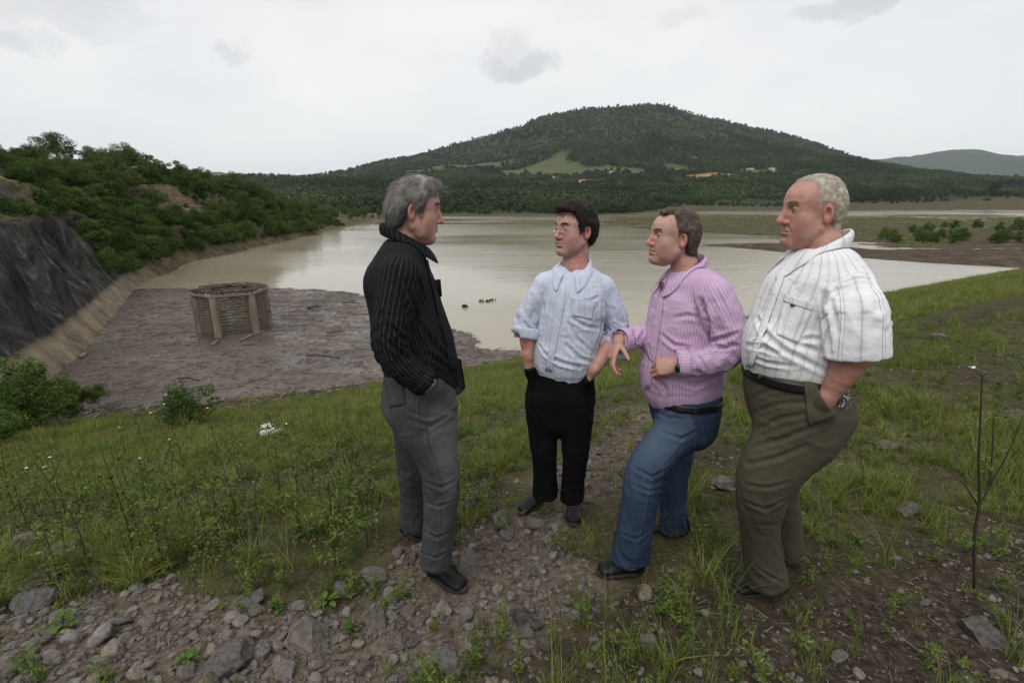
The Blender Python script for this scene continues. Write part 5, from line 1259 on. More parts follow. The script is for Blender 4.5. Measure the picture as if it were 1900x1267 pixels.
    return make_person(dict(seed=4, label='white-haired man in white striped short-sleeved shirt and olive trousers, facing left', base=tuple(on_ground(1430, 1070)), right=r, fwd=f, torso=torso, neck_base=nb,
        trap=[(nb-UP*.05, Q(-.12, 1580, 524), .050, .058), (nb-UP*.05, Q(+.14, 1545, 520), .050, .058), (Q(+.06, 1584, 575), Q(-.06, 1584, 575), .066, .066), (Q(+.05, 1438, 640), Q(-.05, 1438, 640), .085, .085)],
        cut=[(nb+UP*.015, nb+UP*.2, .068, .076), (nb+f*.10+UP*.01, nb+f*.12-UP*.05, .034, .008)], planes=[],
        arms=[dict(sleeve=aN, fore=(Q(-.225, 1596, 640), wN), hand=hN, rs=(.050, .032), elbow=.3, cuffy=0, base=.14, tan=.88), dict(sleeve=aF, fore=(eF, wF), hand=hF, rs=(.048, .032), elbow=.3, cuffy=0, base=.14)],
        pelvis=[(P(1468, 668), .180, .152), (P(1464, 692), .186, .158), (P(1470, 735), .190, .165), (P(1482, 780), .178, .150)], seat=[(Q(+.075, 1538, 768), Q(-.075, 1538, 768), .09, .09)], pockets=pocket_caps(wN, Q(-.11, 1486, 818)-wN, r)+pocket_caps(wF, Q(+.09, 1450, 810)-wF, r), waist=P(1468, 678), legs=[legN, legF], near_side=-1,
        feet=[(g1, g2, None, 0), (g3, g4, None, 0)], shirtmat=M_shirt[3], trmat=M_trs[3], head=head, details=details, ur=.21, fold=.0055, tfold=.0045, stack=.7,
        creases=[([(1405, 590), (1425, 625), (1455, 650), (1535, 690)], .008, .010), ([(1385, 640), (1420, 645), (1450, 658)], .006, .009), ([(1530, 545), (1536, 600), (1538, 655)], .012, .011), ([(1556, 528), (1590, 517), (1630, 520)], .004, .005), ([(1556, 528), (1546, 560), (1540, 600)], .006, .006), ([(1520, 655), (1500, 645), (1480, 640)], .005, .009), ([(1530, 630), (1505, 628), (1485, 632)], .005, .009), ([(1440, 505), (1415, 545), (1402, 575)], .004, .010), ([(1545, 560), (1552, 600), (1545, 640)], .006, .009), ([(1392, 660), (1420, 672), (1470, 680)], .005, .008), ([(1610, 500), (1625, 540), (1630, 580)], .003, .012), ([(1548, 525), (1590, 508), (1632, 515)], .003, .006)],
        tcreases=[([(1400, 800), (1450, 775), (1510, 765)], .006, .010), ([(1395, 830), (1450, 815), (1515, 790)], .008, .011), ([(1385, 862), (1440, 850), (1500, 825)], .008, .011), ([(1390, 770), (1440, 750), (1500, 745)], .005, .009), ([(1392, 740), (1430, 722), (1480, 715)], .004, .009), ([(1380, 930), (1420, 945), (1462, 925)], .007, .011), ([(1385, 900), (1425, 905), (1465, 895)], .006, .010), ([(1440, 1000), (1452, 1030), (1462, 1060)], .007, .010), ([(1400, 1050), (1430, 1070), (1460, 1085)], .006, .009)]))
for _m in (man_black, man_blue, man_lilac, man_white): _m()
# ------------------------------------------------------------------ growing things, stones, floating debris
def leaf_mat(name, stops, rough=.6, trans=.25, vw=.55, ow=.3, ns=.25, nw=.3, off=.15):
    def f(t, b):
        v = t.attr('v').outputs['Fac']; oi = t.n('ShaderNodeObjectInfo').outputs['Random']
        pos = t.n('ShaderNodeNewGeometry').outputs['Position']
        k = t.m('ADD', t.m('MULTIPLY', v, vw), t.m('ADD', t.m('MULTIPLY', oi, ow), t.m('MULTIPLY', t.m('SUBTRACT', t.noise(pos, ns, 4), .5-off/max(nw, .01)), nw)))
        c = t.ramp(k, stops); setb(t, b, col=c, rough=rough, spec=.08)
        tr = t.n('ShaderNodeBsdfTranslucent', {'Color': c}); mx = t.n('ShaderNodeMixShader', {0: trans, 1: b.outputs[0], 2: tr.outputs[0]})
        t.L.new(mx.outputs[0], t.out.inputs[0])
    return material(name, f)
M_leaf = leaf_mat('tree_leaves', [(0.12, (0.0299, 0.0506, 0.0126)), (0.45, (0.0598, 0.0966, 0.0242)), (0.75, (0.0978, 0.1403, 0.0368)), (1, (0.1495, 0.1782, 0.0575))])
M_bush = leaf_mat('bush_leaves', [(0.12, (0.0286, 0.0528, 0.0110)), (0.45, (0.0572, 0.0990, 0.0198)), (0.75, (0.0935, 0.1485, 0.0308)), (1, (0.1430, 0.1815, 0.0495))])
M_wood_far = leaf_mat('far_forest', [(0.12, (0.0200, 0.0338, 0.0125)), (0.45, (0.0400, 0.0650, 0.0213)), (0.75, (0.0675, 0.0975, 0.0325)), (1, (0.1063, 0.1313, 0.0500))], trans=.1, vw=.20, ow=.24, ns=.006, nw=2.4, off=.36)
M_grass = leaf_mat('grass_blades', [(0.1, (0.0687, 0.0869, 0.0216)), (0.4, (0.1202, 0.1639, 0.0351)), (0.7, (0.1804, 0.2175, 0.0513)), (0.95, (0.3263, 0.2760, 0.1080))])
M_weed = leaf_mat('weed_leaves', [(0.12, (0.0511, 0.0761, 0.0191)), (0.5, (0.1023, 0.1427, 0.0355)), (0.8, (0.1518, 0.1981, 0.0491)), (1, (0.2398, 0.2456, 0.0751))])
M_broad = leaf_mat('broad_leaves', [(.12, (.045, .085, .018)), (.5, (.080, .140, .030)), (.9, (.12, .19, .045))])
M_bark = material('bark', lambda t, b: setb(t, b, col=t.ramp(t.noise(None, 14, 4), [(.3, (.030, .022, .016)), (.7, (.095, .075, .058))]), rough=.95))
M_stem = material('dark_stem', lambda t, b: setb(t, b, col=t.ramp(t.noise(None, 20, 3), [(.3, (.018, .013, .010)), (.7, (.050, .040, .026))]), rough=.9))
M_dry = material('dry_stalk', lambda t, b: setb(t, b, col=t.mix(t.n('ShaderNodeObjectInfo').outputs['Random'], (.10, .075, .050), (.24, .19, .13)), rough=.95))
M_petal = material('white_petal', lambda t, b: setb(t, b, col=(.75, .75, .72), rough=.7))
def rock_fn(t, b):
    tc = t.n('ShaderNodeTexCoord').outputs['Object']; oi = t.n('ShaderNodeObjectInfo').outputs['Random']
    n = t.noise(tc, 4, 6, .68); n2 = t.noise(tc, 24, 4, .6)
    base = t.ramp(oi, [(.0, (.15, .135, .122)), (.3, (.26, .235, .212)), (.55, (.22, .208, .20)), (.75, (.30, .26, .215)), (1, (.11, .104, .10))])
    c = t.mix(t.ss(n, .32, .62), t.mix(1.0, base, (.5, .5, .5), 'MULTIPLY'), base); c = t.mix(t.ss(n2, .55, .75, 0, .45), c, (.30, .285, .26))
    setb(t, b, col=c, rough=.92, spec=.08, normal=t.bump(t.m('ADD', n, t.m('MULTIPLY', n2, .4)), .7, .12))
M_rock = material('rock', rock_fn)
def stone_fn(t, b):
    tc = t.n('ShaderNodeTexCoord').outputs['Object']; oi = t.n('ShaderNodeObjectInfo').outputs['Random']; n = t.noise(tc, 2.5, 5, .65)
    base = t.ramp(oi, [(.0, (.13, .115, .10)), (.25, (.235, .21, .188)), (.5, (.20, .19, .182)), (.7, (.29, .25, .205)), (.85, (.28, .265, .25)), (1, (.09, .084, .08))])
    c = t.mix(t.ss(n, .3, .65), t.mix(1.0, base, (.6, .57, .54), 'MULTIPLY'), base); setb(t, b, col=c, rough=.92, spec=.08, normal=t.bump(n, .5, .2))
M_stone = material('stone', stone_fn)

def leaves(P, size, rng, up=.35, aspect=.55):
    """rhombic leaves at points P, as quads"""
    n = len(P); N = rng.normal(size=(n, 3)); N[:, 2] = np.abs(N[:, 2])+up; N /= np.linalg.norm(N, axis=1)[:, None]
    a = np.cross(N, rng.normal(size=(n, 3))); a /= np.linalg.norm(a, axis=1)[:, None]; b = np.cross(N, a)
    s_ = (size*rng.uniform(.6, 1.3, n))[:, None]
    V = np.stack([P-a*s_*.5, P+b*s_*aspect*.5-N*s_*.05, P+a*s_*.5, P-b*s_*aspect*.5-N*s_*.05], 1).reshape(-1, 3)
    return V, np.arange(4*n).reshape(n, 4), np.repeat(rng.uniform(0, 1, n), 4)
def tree_proto(name, seed, h, rx, nc, nl, leaf, mat_, trunk=True, base=.3):
    rng = np.random.default_rng(seed)
    C = []
    while len(C) < nc:
        p = rng.uniform(-1, 1, 3)
        if np.linalg.norm(p) < 1 and p[2] > -.75: C.append(p*A3(rx, rx, h*(1-base)/2)*rng.uniform(.75, 1.05)+A3(0, 0, h*(base+(1-base)/2)))
    C = np.array(C); P = []
    for c in C:
        r = rx*rng.uniform(.26, .44); q = rng.normal(size=(nl, 3)); q /= np.linalg.norm(q, axis=1)[:, None]; P.append(c+q*(r*rng.uniform(.35, 1.08, nl)**.6)[:, None]*A3(1, 1, .72))
    P = np.concatenate(P); P = P[P[:, 2] > h*.06]
    V, F, v = leaves(P, np.full(len(P), leaf), rng)
    cm = mesh_data(name+'_crown', V, F, mat_, False); put_attr(cm, 'v', v)
    tb = MB(); rr = h*.018+.01
    top = A3(rng.normal(0, .05*h), rng.normal(0, .05*h), h*.7); bend = A3(rng.normal(0, .04*h), rng.normal(0, .04*h), h*.35)
    tb.tube(crom([A3(0, 0, -.25), A3(0, 0, .02), bend, top], 3), np.linspace(rr, rr*.3, 10), 6)
    for c in C[rng.choice(nc, min(6, nc), replace=False)]:
        t_ = rng.uniform(.15, .6); s0 = bend*t_ if t_ < .5 else bend; tb.tube([s0, s0*.5+c*.5+A3(0, 0, .05*h), c], [rr*.5, rr*.3, rr*.1], 5)
    return cm, tb.data(name+'_trunk', M_bark)
def plant(kind, protos, i, loc, rz, s_, label, cat, group, names):
    o = thing(kind, label, cat, tuple(loc), rz, group); o.scale = s_ if hasattr(s_, '__len__') else (s_,)*3
    cm, tm = protos[i % len(protos)]
    obj(names[0], tm, o); obj(names[1], cm, o); return o
TREES = [tree_proto('tree%d' % i, 100+i, 4.6, rx, nc, 210, .19, M_leaf) for i, (rx, nc) in enumerate([(1.9, 26), (1.6, 22), (2.2, 30), (1.35, 18), (1.7, 20)])]
SHRUBS = [tree_proto('shrub%d' % i, 200+i, 1.6, rx, nc, 170, .09, M_bush, base=.02) for i, (rx, nc) in enumerate([(.85, 22), (1.0, 26), (.7, 18)])]
rng = np.random.default_rng(42)
# --- wooded left bank
n_t = 0; placed = []
def try_tree(y, e, s_, label, group, dmin, protos=TREES, kind='tree', names=('trunk', 'crown')):
    global n_t
    p = hill_at(y, e)
    if any((p[0]-q[0])**2+(p[1]-q[1])**2 < dmin**2 for q in placed): return
    placed.append(p); p = p-A3(0, 0, .15)
    plant(kind, protos, int(rng.integers(9)), p, rng.uniform(0, 6.28), A3(*(s_*rng.uniform(.85, 1.15, 3))), label, 'tree' if kind == 'tree' else 'shrub', group, names); n_t += 1
for _ in range(1500):
    y = rng.uniform(49, 135); e = rng.uniform(3.0, 24)
    f_ = float(fbm(xy0(np.array([y*.10]), np.array([e*.35])), 3, 44)[0])
    if f_ > .28 and e < 14: continue
    if 61 < y < 95 and 3.4 < e < 12.5 and rng.uniform() < .85: continue          # bare terrace
    edge = e < 5
    try_tree(y, e, (rng.uniform(.45, .7) if edge else rng.uniform(.65, 1.1))*(.75 if y < 62 else 1)*(.6 if (y < 78 and e > 8) else 1), 'leafy tree in the thicket on the steep bank left of the water', 'trees on the steep left bank', 1.6 if edge else 2.3)
    if n_t > 165: break
n1 = n_t
for _ in range(500):
    y = rng.uniform(28, 62); e = rng.uniform(13.0, 24)
    try_tree(y, e, rng.uniform(.22, .42), 'low tree on the skyline above the sprayed-concrete cliff', 'trees along the clifftop', 2.2)
    if n_t-n1 > 60: break
n1 = n_t
for _ in range(500):
    y = rng.uniform(135, 262); e = rng.uniform(2, 40)
    try_tree(y, e, rng.uniform(.55, 1.05), 'small green tree on the low wooded point beyond the steep bank', 'trees on the low left point', 3.0)
    if n_t-n1 > 80: break
n1 = n_t
for _ in range(300):
    y = rng.uniform(14, 56); e = rng.choice([rng.uniform(4.9, 6.4), rng.uniform(9.0, 10.6)])
    try_tree(y, e, rng.uniform(.5, 1.0), 'bush growing on a ledge of the sprayed-concrete cliff', 'bushes on the cliff ledges', 1.3, SHRUBS, 'shrub', ('stem', 'foliage'))
    if n_t-n1 > 13: break
n1 = n_t
for _ in range(400):
    y = 50+85*rng.uniform(0, 1)**1.2; e = rng.uniform(1.0, 3.6)
    try_tree(y, e, rng.uniform(1.2, 2.2), 'dusty green bush low on the steep bank just above the waterline', 'bushes along the left waterline', 1.5, SHRUBS, 'shrub', ('stem', 'foliage'))
    if n_t-n1 > 60: break
n1 = n_t
for _ in range(200):
    y = rng.uniform(44, 70); e = rng.uniform(1.6, 5)
    try_tree(y, e, rng.uniform(1.1, 2.0), 'bush hanging over the water where the concrete cliff ends', 'bushes at the end of the cliff', 1.0, SHRUBS, 'shrub', ('stem', 'foliage'))
    if n_t-n1 > 22: break
SHR_DONE = True
# --- bushes near the left end of the dam, at the foot of the cliff
near = [(-60, 690, 10.5, 1.5), (0, 690, 12, 1.35), (45, 690, 13, 1.3), (90, 705, 14.5, 1.1), (-90, 620, 12, 2.0), (-20, 620, 15, 2.1), (40, 640, 16.5, 1.8), (95, 672, 17.5, 1.35), (140, 700, 18.5, 1.05), (175, 716, 19, .75), (-40, 770, 9, .9), (20, 740, 11, .9), (120, 735, 15, .7)]
for i, (px, py, Yv, s_) in enumerate(near):
    p = at_y(px, py, Yv); p[2] = gz(p[0], p[1])
    if p[2] < WZ+.4: p[2] = WZ+.4
    plant('shrub', SHRUBS, i, p-A3(0, 0, .1), i*1.7, s_*.66, 'dense green bush in the corner between the dam slope and the cliff', 'shrub', 'bushes in the corner below the cliff', ('stem', 'foliage'))
p = on_ground(345, 745); plant('shrub', SHRUBS, 1, p, .4, .62, 'single leafy green bush on the grass edge beside the floating debris', 'shrub', None, ('stem', 'foliage'))
# --- bushes on the far right bank
for i in range(46):
    px, py = rng.uniform(1640, 2000), rng.uniform(415, 441); p = at_z(px, py, WZ+1.2); p[2] = gz(p[0], p[1])
    plant('shrub', SHRUBS, i, p-A3(0, 0, .2), rng.uniform(0, 6), rng.uniform(.8, 1.9), 'round green bush on the low grassy bank across the water at far right', 'shrub', 'bushes on the far right bank', ('stem', 'foliage'))

# --- instanced mass planting (forest, grass, gravel): one object each
def scatter(name, pos, rot, scl, kinds, protos, label=None, keep=None):
    me = bpy.data.meshes.new(name); me.vertices.add(len(pos)); me.vertices.foreach_set('co', np.asarray(pos, np.float32).ravel())
    for an, arr in (('rot', rot), ('scl', scl)):
        a = me.attributes.new(an, 'FLOAT_VECTOR', 'POINT'); a.data.foreach_set('vector', np.asarray(arr, np.float32).ravel())
    a = me.attributes.new('kd', 'INT', 'POINT'); a.data.foreach_set('value', np.asarray(kinds, np.int32))
    ng = bpy.data.node_groups.new(name, 'GeometryNodeTree'); ng.interface.new_socket('Geometry', in_out='INPUT', socket_type='NodeSocketGeometry'); ng.interface.new_socket('Geometry', in_out='OUTPUT', socket_type='NodeSocketGeometry')
    N = ng.nodes; L = ng.links; gi = N.new('NodeGroupInput'); go = N.new('NodeGroupOutput'); jn = N.new('GeometryNodeJoinGeometry')
    def named(nm, typ):
        q_ = N.new('GeometryNodeInputNamedAttribute'); q_.data_type = typ; q_.inputs[0].default_value = nm; return q_
    ra, sa, ka = named('rot', 'FLOAT_VECTOR'), named('scl', 'FLOAT_VECTOR'), named('kd', 'INT'); er = N.new('FunctionNodeEulerToRotation'); L.new(ra.outputs[0], er.inputs[0])
    for k, pr in enumerate(protos):
        oi = N.new('GeometryNodeObjectInfo'); oi.inputs[0].default_value = pr; oi.transform_space = 'ORIGINAL'
        cp = N.new('FunctionNodeCompare'); cp.data_type = 'INT'; cp.operation = 'EQUAL'; L.new(ka.outputs[0], cp.inputs[2]); cp.inputs[3].default_value = k
        ip = N.new('GeometryNodeInstanceOnPoints'); L.new(gi.outputs[0], ip.inputs['Points']); L.new(cp.outputs[0], ip.inputs['Selection']); L.new(oi.outputs['Geometry'], ip.inputs['Instance']); L.new(er.outputs[0], ip.inputs['Rotation']); L.new(sa.outputs[0], ip.inputs['Scale'])
        L.new(ip.outputs[0], jn.inputs[0])
    L.new(jn.outputs[0], go.inputs[0])
    o = obj(name, me); md = o.modifiers.new('scatter', 'NODES'); md.node_group = ng
    props(o, label, None, None, 'stuff'); return o
def scrub():
    n = 5200; y_ = 48+120*rng.uniform(0, 1, n)**1.2; e_ = rng.uniform(1.4, 20, n); a = hill_pt(y_, e_); f_ = fbm(xy0(y_*.10, e_*.35), 3, 44)
    k = (rng.uniform(0, 1, n) < np.where((f_ > .25) & (e_ < 14), .25, 1.0)) & ~((y_ > 61) & (y_ < 95) & (e_ > 4.2) & (e_ < 11.5) & (rng.uniform(0, 1, n) < .8)); n = int(k.sum()); s_ = rng.uniform(.35, .95, n)*np.where(e_[k] < 3, .7, 1)
    pr = [o for o in bpy.data.objects if o.type == 'MESH' and o.name.startswith('foliage')]; pick = []
    for m_ in [q[0] for q in SHRUBS]: pick.append([o for o in pr if o.data is m_][0])
    scatter('scrub', np.c_[a[0][k], a[1][k], a[2][k]-.15], np.c_[np.zeros((n, 2)), rng.uniform(0, 6.28, n)], s_[:, None]*rng.uniform(.8, 1.3, (n, 3)), rng.integers(0, 3, n), pick, 'low tangled scrub covering the steep bank left of the water')
scrub()
def crown_objs(prefix, n): return [o for o in bpy.data.objects if o.type == 'MESH' and o.data.name.startswith(prefix)][:n]
FT = [tree_proto('fartree%d' % i, 300+i, 10, rx, nc, 16, 2.3, M_wood_far, base=.12) for i, (rx, nc) in enumerate([(4.6, 22), (4.0, 20), (3.4, 18)])]
# a few free-standing trees on the far shore double as the pattern for the wood behind
fp = []
for i, (px, Yv, s_) in enumerate([(905, 331, .55), (1160, 322, .6), (640, 262, .5), (1480, 470, 1.0), (1560, 520, 1.1), (1835, 560, 1.5)]):
    p = at_y(px, 395, Yv); p[2] = gz(p[0], p[1]); t_ = plant('tree', FT, i, p-A3(0, 0, .3), i, s_, 'tree standing at the front edge of the far wood across the reservoir', 'tree', 'trees at the edge of the far wood', ('trunk', 'crown')); fp.append([c for c in t_.children if c.name.startswith('crown')][0])
PR = fp[:3]
def wood(name, x, y, z, s_, label):
    n = len(x); r3 = np.zeros((n, 3)); r3[:, 2] = rng.uniform(0, 6.28, n); sc = s_[:, None]*rng.uniform(.8, 1.25, (n, 3))
    scatter(name, np.c_[x, y, z], r3, sc, rng.integers(0, 3, n), PR, label)
N_ = 26000; y = 300+1150*rng.uniform(0, 1, N_)**1.3; x = (rng.uniform(-.75, 1.25, N_))*(y+60)
df = y-far_y(x); nn = fbm(xy0(x, y)*.01, 3, 81); pa, rd = clearings(x, y, 0*x)
field = smst(fbm(xy0(x, y)*.006, 3, 83), .28, .4)*(y < 800)
k = (df > 14+8*nn) & (x > np.where(y < 360, bank_x(np.minimum(y, 360))-60, -.85*y)) & (pa < .3) & (rd < .2) & (rng.uniform(0, 1, N_) > field*.85)
x, y = x[k], y[k]; z = np.maximum(ground_z(x, y), mount_z(x, y))
wood('valley_wood', x, y, z-.6, np.interp(y-far_y(x), [10, 60, 200], [.34, .6, .95])*rng.uniform(.6, 1.15, len(x)), 'dark green wood filling the valley between the reservoir and the mountain')
N_ = 52000; x = rng.uniform(-2200, 3800, N_); y = rng.uniform(720, 2120, N_); z = mount_z(x, y); pa, rd = clearings(x, y, z)
k = (np.abs(x/y-.15) < 1.25) & (pa < .3) & (rd < .2); x, y, z = x[k], y[k], z[k]
wood('mountain_forest', x, y, z-1.0, rng.uniform(.45, .95, len(x))*np.interp(y, [700, 2000], [.9, 1.05]), 'dense dark forest covering the slopes of the mountain')

# --- floating mat of driftwood and litter
def mat_z(x, y): return WZ+.05+.02*fbm(xy0(x, y)*.9, 3, 91)+.03*smst(fbm(xy0(x, y)*.25, 3, 92), 0, .5)
gx = np.arange(-43, 4, .30); gy = np.arange(17, 54, .30); Xq, Yq = np.meshgrid(gx, gy); xq, yq = Xq.ravel(), Yq.ravel()
sdm = poly_sd(xq, yq, MATP)+1.0*fbm(xy0(xq, yq)*.35, 5, 93)
iq = np.arange(Xq.size).reshape(Xq.shape); Fq = np.stack([iq[:-1, :-1], iq[:-1, 1:], iq[1:, 1:], iq[1:, :-1]], -1).reshape(-1, 4)
Fq = Fq[(sdm[Fq] > -.25).all(1)]
used = np.unique(Fq); remap = np.full(Xq.size, -1); remap[used] = np.arange(len(used)); Fq = remap[Fq]
def debris_fn(t, b):
    pos = t.n('ShaderNodeNewGeometry').outputs['Position']
    n = t.noise(t.mapped(pos, (.6, 1.6, 1), (0, 0, .3)), 1.2, 6, .7, .8); n2 = t.noise(t.mapped(pos, (1.0, 5, 1), (0, 0, .25)), 2.6, 5, .7, 1.5); br = t.ss(t.noise(pos, .16, 3, .5), .42, .58)
    c = t.mix(br, t.ramp(n2, [(.3, (.034, .023, .017)), (.5, (.074, .052, .039)), (.7, (.125, .094, .073))]), t.ramp(n2, [(.3, (.058, .043, .033)), (.5, (.108, .085, .068)), (.7, (.17, .142, .118))])); c = t.mix(t.ss(n, .55, .7, 0, .6), c, (.04, .029, .021))
    wet = t.ss(t.noise(t.mapped(pos, (.5, 1.3, 1)), .55, 4, .6), .42, .6)
    setb(t, b, col=c, rough=t.mix(wet, (.6, .6, .6), (.22, .22, .22)), spec=.38, normal=t.bump(t.m('ADD', n2, n), .35, .05))
M_debris = material('debris', debris_fn)
props(obj('debris_mat', mesh_data('debris_mat', np.c_[xq[used], yq[used], mat_z(xq[used], yq[used])], Fq, M_debris)), 'brown mat of floating twigs and mud covering the water around the concrete cage', kind='stuff')
def stick_fn(t, b):
    v = t.attr('v').outputs['Fac']; setb(t, b, col=t.ramp(v, [(.0, (.018, .013, .010)), (.4, (.052, .038, .028)), (.75, (.11, .086, .068)), (.97, (.28, .25, .215))]), rough=.7)
M_stick = material('driftwood', stick_fn)
SP = np.array([[x, y, z] for x, k in ((-.5, 1.), (.02, .9), (.5, .35)) for y, z in ((k*.5, -.4*k), (-.5*k, -.4*k), (0, .6*k))]); SF = np.array([[0, 1, 4, 3], [1, 2, 5, 4], [2, 0, 3, 5], [3, 4, 7, 6], [4, 5, 8, 7], [5, 3, 6, 8]])
def sticks(name, x, y, z, length, thick, label, ang0=None, kind='stuff'):
    n = len(x); R = rot_z(ang0 if ang0 is not None else rng.uniform(0, 6.28, n)); V, F = merge(SP, SF, np.c_[x, y, z], R, np.stack([length, thick, thick], 1))
    me = mesh_data(name, V, F, M_stick, False); put_attr(me, 'v', np.repeat(rng.uniform(0, 1, n)**1.4, len(SP))); return props(obj(name, me), label, kind=kind)
n = 18000; x = rng.uniform(-43, 4, n); y = rng.uniform(17, 54, n); k = poly_sd(x, y, MATP)+1.0*fbm(xy0(x, y)*.35, 5, 93) > -.35; x, y = x[k], y[k]; n = len(x)
sticks('driftwood', x, y, mat_z(x, y)+.03, rng.gamma(1.8, .17, n)+.06, rng.uniform(.008, .022, n), 'tangle of small sticks floating on the brown debris mat', rng.normal(.35, .6, n)+(rng.uniform(0, 1, n) < .25)*1.4)
n = 4200; s_ = 21.6-5*rng.uniform(0, 1, n)**1.5; t_ = rng.uniform(-12, 32, n); x = -.5*s_+.866*t_; y = .866*s_+.5*t_; k = x < 30; x, y = x[k], y[k]; n = len(x); z = ground_z(x, y); k = z > WZ-.1
sticks('shore_litter', x[k], y[k], z[k]+.03, rng.gamma(2, .2, k.sum())+.1, rng.uniform(.015, .05, k.sum()), 'brown line of washed-up twigs along the foot of the grassy dam slope')
# larger floating branches one can pick out
BR = [((330, 702), (368, 706), .11, 'dark waterlogged branch floating left of the concrete cage'), ((445, 632), (492, 612), .12, 'pale bare pole floating beside the front post of the concrete cage'), ((393, 640), (403, 631), .10, 'short pale stick floating at the foot of the concrete cage'), ((570, 572), (596, 568), .18, 'thick dark log floating right of the concrete cage'), ((635, 562), (668, 563), .13, 'long thin dark branch floating near the man in black'), ((568, 660), (630, 664), .10, 'long dark stick floating midway between cage and man in black'), ((605, 617), (640, 614), .12, 'short dark branch floating on the pale part of the mat'), ((148, 662), (162, 655), .2, 'pale splintered plank end lying at the concrete toe of the cliff'), ((535, 735), (548, 727), .08, 'dark twig standing at the near edge of the debris mat')]
for a, b, th_, lab in BR:
    A_, B_ = at_z(*a, WZ+.14), at_z(*b, WZ+.16); m1 = A_*.6+B_*.4+A3(.05, .08, .05)
    mb = MB().tube(crom([A_, m1, B_], 4), np.linspace(th_*.5, th_*.3, 9), 7); mb.tube([m1, m1+A3(.25, .3, .18)], [th_*.2, th_*.06], 5)
    o = mb.build('driftwood_branch', M_dry if 'pale' in lab else M_bark); props(o, lab, 'branch', 'larger branches in the debris')

# --- concrete intake cage
M_conc = material('weathered_concrete', lambda t, b: setb(t, b, col=t.mix(t.ss(t.noise(None, 2.5, 5, .6), .4, .65), (.20, .165, .125), (.33, .28, .215)), rough=.9, normal=t.bump(t.noise(None, 30, 4), .4, .03)))
M_bar = material('rusty_bar', lambda t, b: setb(t, b, col=t.mix(t.noise(None, 3, 3), (.11, .095, .065), (.22, .185, .135)), rough=.85))
c2, c3 = at_z(407, 627, WZ), at_z(469, 614, WZ); side = 2.08; ed = unit(A3(.85, .53, 0)); c3 = c2+ed*side; nrm = A3(-ed[1], ed[0], 0)
cen = (c2+c3)/2+nrm*side*math.sqrt(3)/2*1.0; cen[2] = WZ; a0 = math.atan2(*(c2-cen)[:2][::-1])
CH = 2.55; cage = thing('intake_cage', 'six-sided concrete and steel-bar cage standing in the floating debris', 'intake cage', tuple(cen))
cor = [A3(side*math.cos(a0+i*math.pi/3), side*math.sin(a0+i*math.pi/3), 0) for i in range(6)]
for i in range(6):
    p, q_ = cor[i], cor[(i+1) % 6]; an = math.atan2(p[1], p[0]); R = np.array([[math.cos(an), -math.sin(an), 0], [math.sin(an), math.cos(an), 0], [0, 0, 1]])
    MB().box(p+A3(0, 0, CH/2-.6), (.30, .34, CH+1.2), R).build('post', M_conc, cage, False)
    d = unit(q_-p); an2 = math.atan2(d[1], d[0]); R2 = np.array([[math.cos(an2), -math.sin(an2), 0], [math.sin(an2), math.cos(an2), 0], [0, 0, 1]])
    MB().box((p+q_)/2+A3(0, 0, CH+.06), (side+.20, .40, .14), R2).build('top_beam', M_conc, cage, False)
    g = MB(); inn = (p+q_)/2
    for h_ in np.linspace(.05, CH-.1, 14): g.box(inn*.985+A3(0, 0, h_), (side-.28, .035, .042), R2)
    for u in np.linspace(-.5, .5, 15)[1:-1]: g.box(inn*.975+d*u*(side-.3)+A3(0, 0, CH/2), (.03, .03, CH), R2)
    g.build('bar_grille', M_bar, cage, False)
    if i < 6:      # rafts of sticks caught behind the bars
        m_ = 20; tt = rng.uniform(-.46, .46, m_); zz = rng.choice([.35, .9, 1.35, 1.75], m_)+rng.normal(0, .07, m_); P_ = inn*.93+d[None]*(tt*side)[:, None]+A3(0, 0, 1)*zz[:, None]
        V, F = merge(SP, SF, P_, rot_z(np.full(m_, an2)+rng.normal(0, .12, m_)), np.stack([rng.uniform(.3, .9, m_), rng.uniform(.03, .08, m_), rng.uniform(.03, .08, m_)], 1)); me = mesh_data('caught', V, F, M_stick, False); put_attr(me, 'v', np.repeat(rng.uniform(.2, .8, m_), len(SP))); props(obj('caught_sticks', me, cage), kind='stuff')
# roof slab with a round opening, and the litter lying on it
n = 24; Vt = []; 
for r_, z_ in ((1.25, CH+.135), (1.25, CH+.20), (None, CH+.20), (None, CH+.135)):
    for k in range(n):
        a = 2*math.pi*k/n; rr = r_ if r_ else side*math.cos(math.pi/6)/math.cos(((a-a0) % (math.pi/3))-math.pi/6)*1.04
        Vt.append(A3(rr*math.cos(a), rr*math.sin(a), z_))
Ft = [[r*n+k, ((r+1) % 4)*n+k, ((r+1) % 4)*n+(k+1) % n, r*n+(k+1) % n] for r in range(4) for k in range(n)]
MB().add(Vt, Ft).build('roof_slab', M_conc, cage, False)
m_ = 900; a = rng.uniform(0, 6.28, m_); rr = side*np.cos(np.pi/6)/np.cos(((a-a0) % (np.pi/3))-np.pi/6)*1.02; u = np.sqrt(rng.uniform(.42, 1, m_)); P_ = np.c_[cen[0]+rr*u*np.cos(a), cen[1]+rr*u*np.sin(a), cen[2]+CH+.21+rng.gamma(1.5, .018, m_)]
V, F = merge(SP, SF, P_, rot_z(rng.uniform(0, 6.28, m_)), np.stack([rng.uniform(.15, .7, m_), rng.uniform(.03, .10, m_), rng.uniform(.03, .10, m_)], 1)); me = mesh_data('roof_litter', V, F, M_stick, False); put_attr(me, 'v', np.repeat(rng.uniform(0, .8, m_), len(SP))); props(obj('roof_litter', me), 'heap of twigs and mud left on top of the concrete cage', kind='stuff')

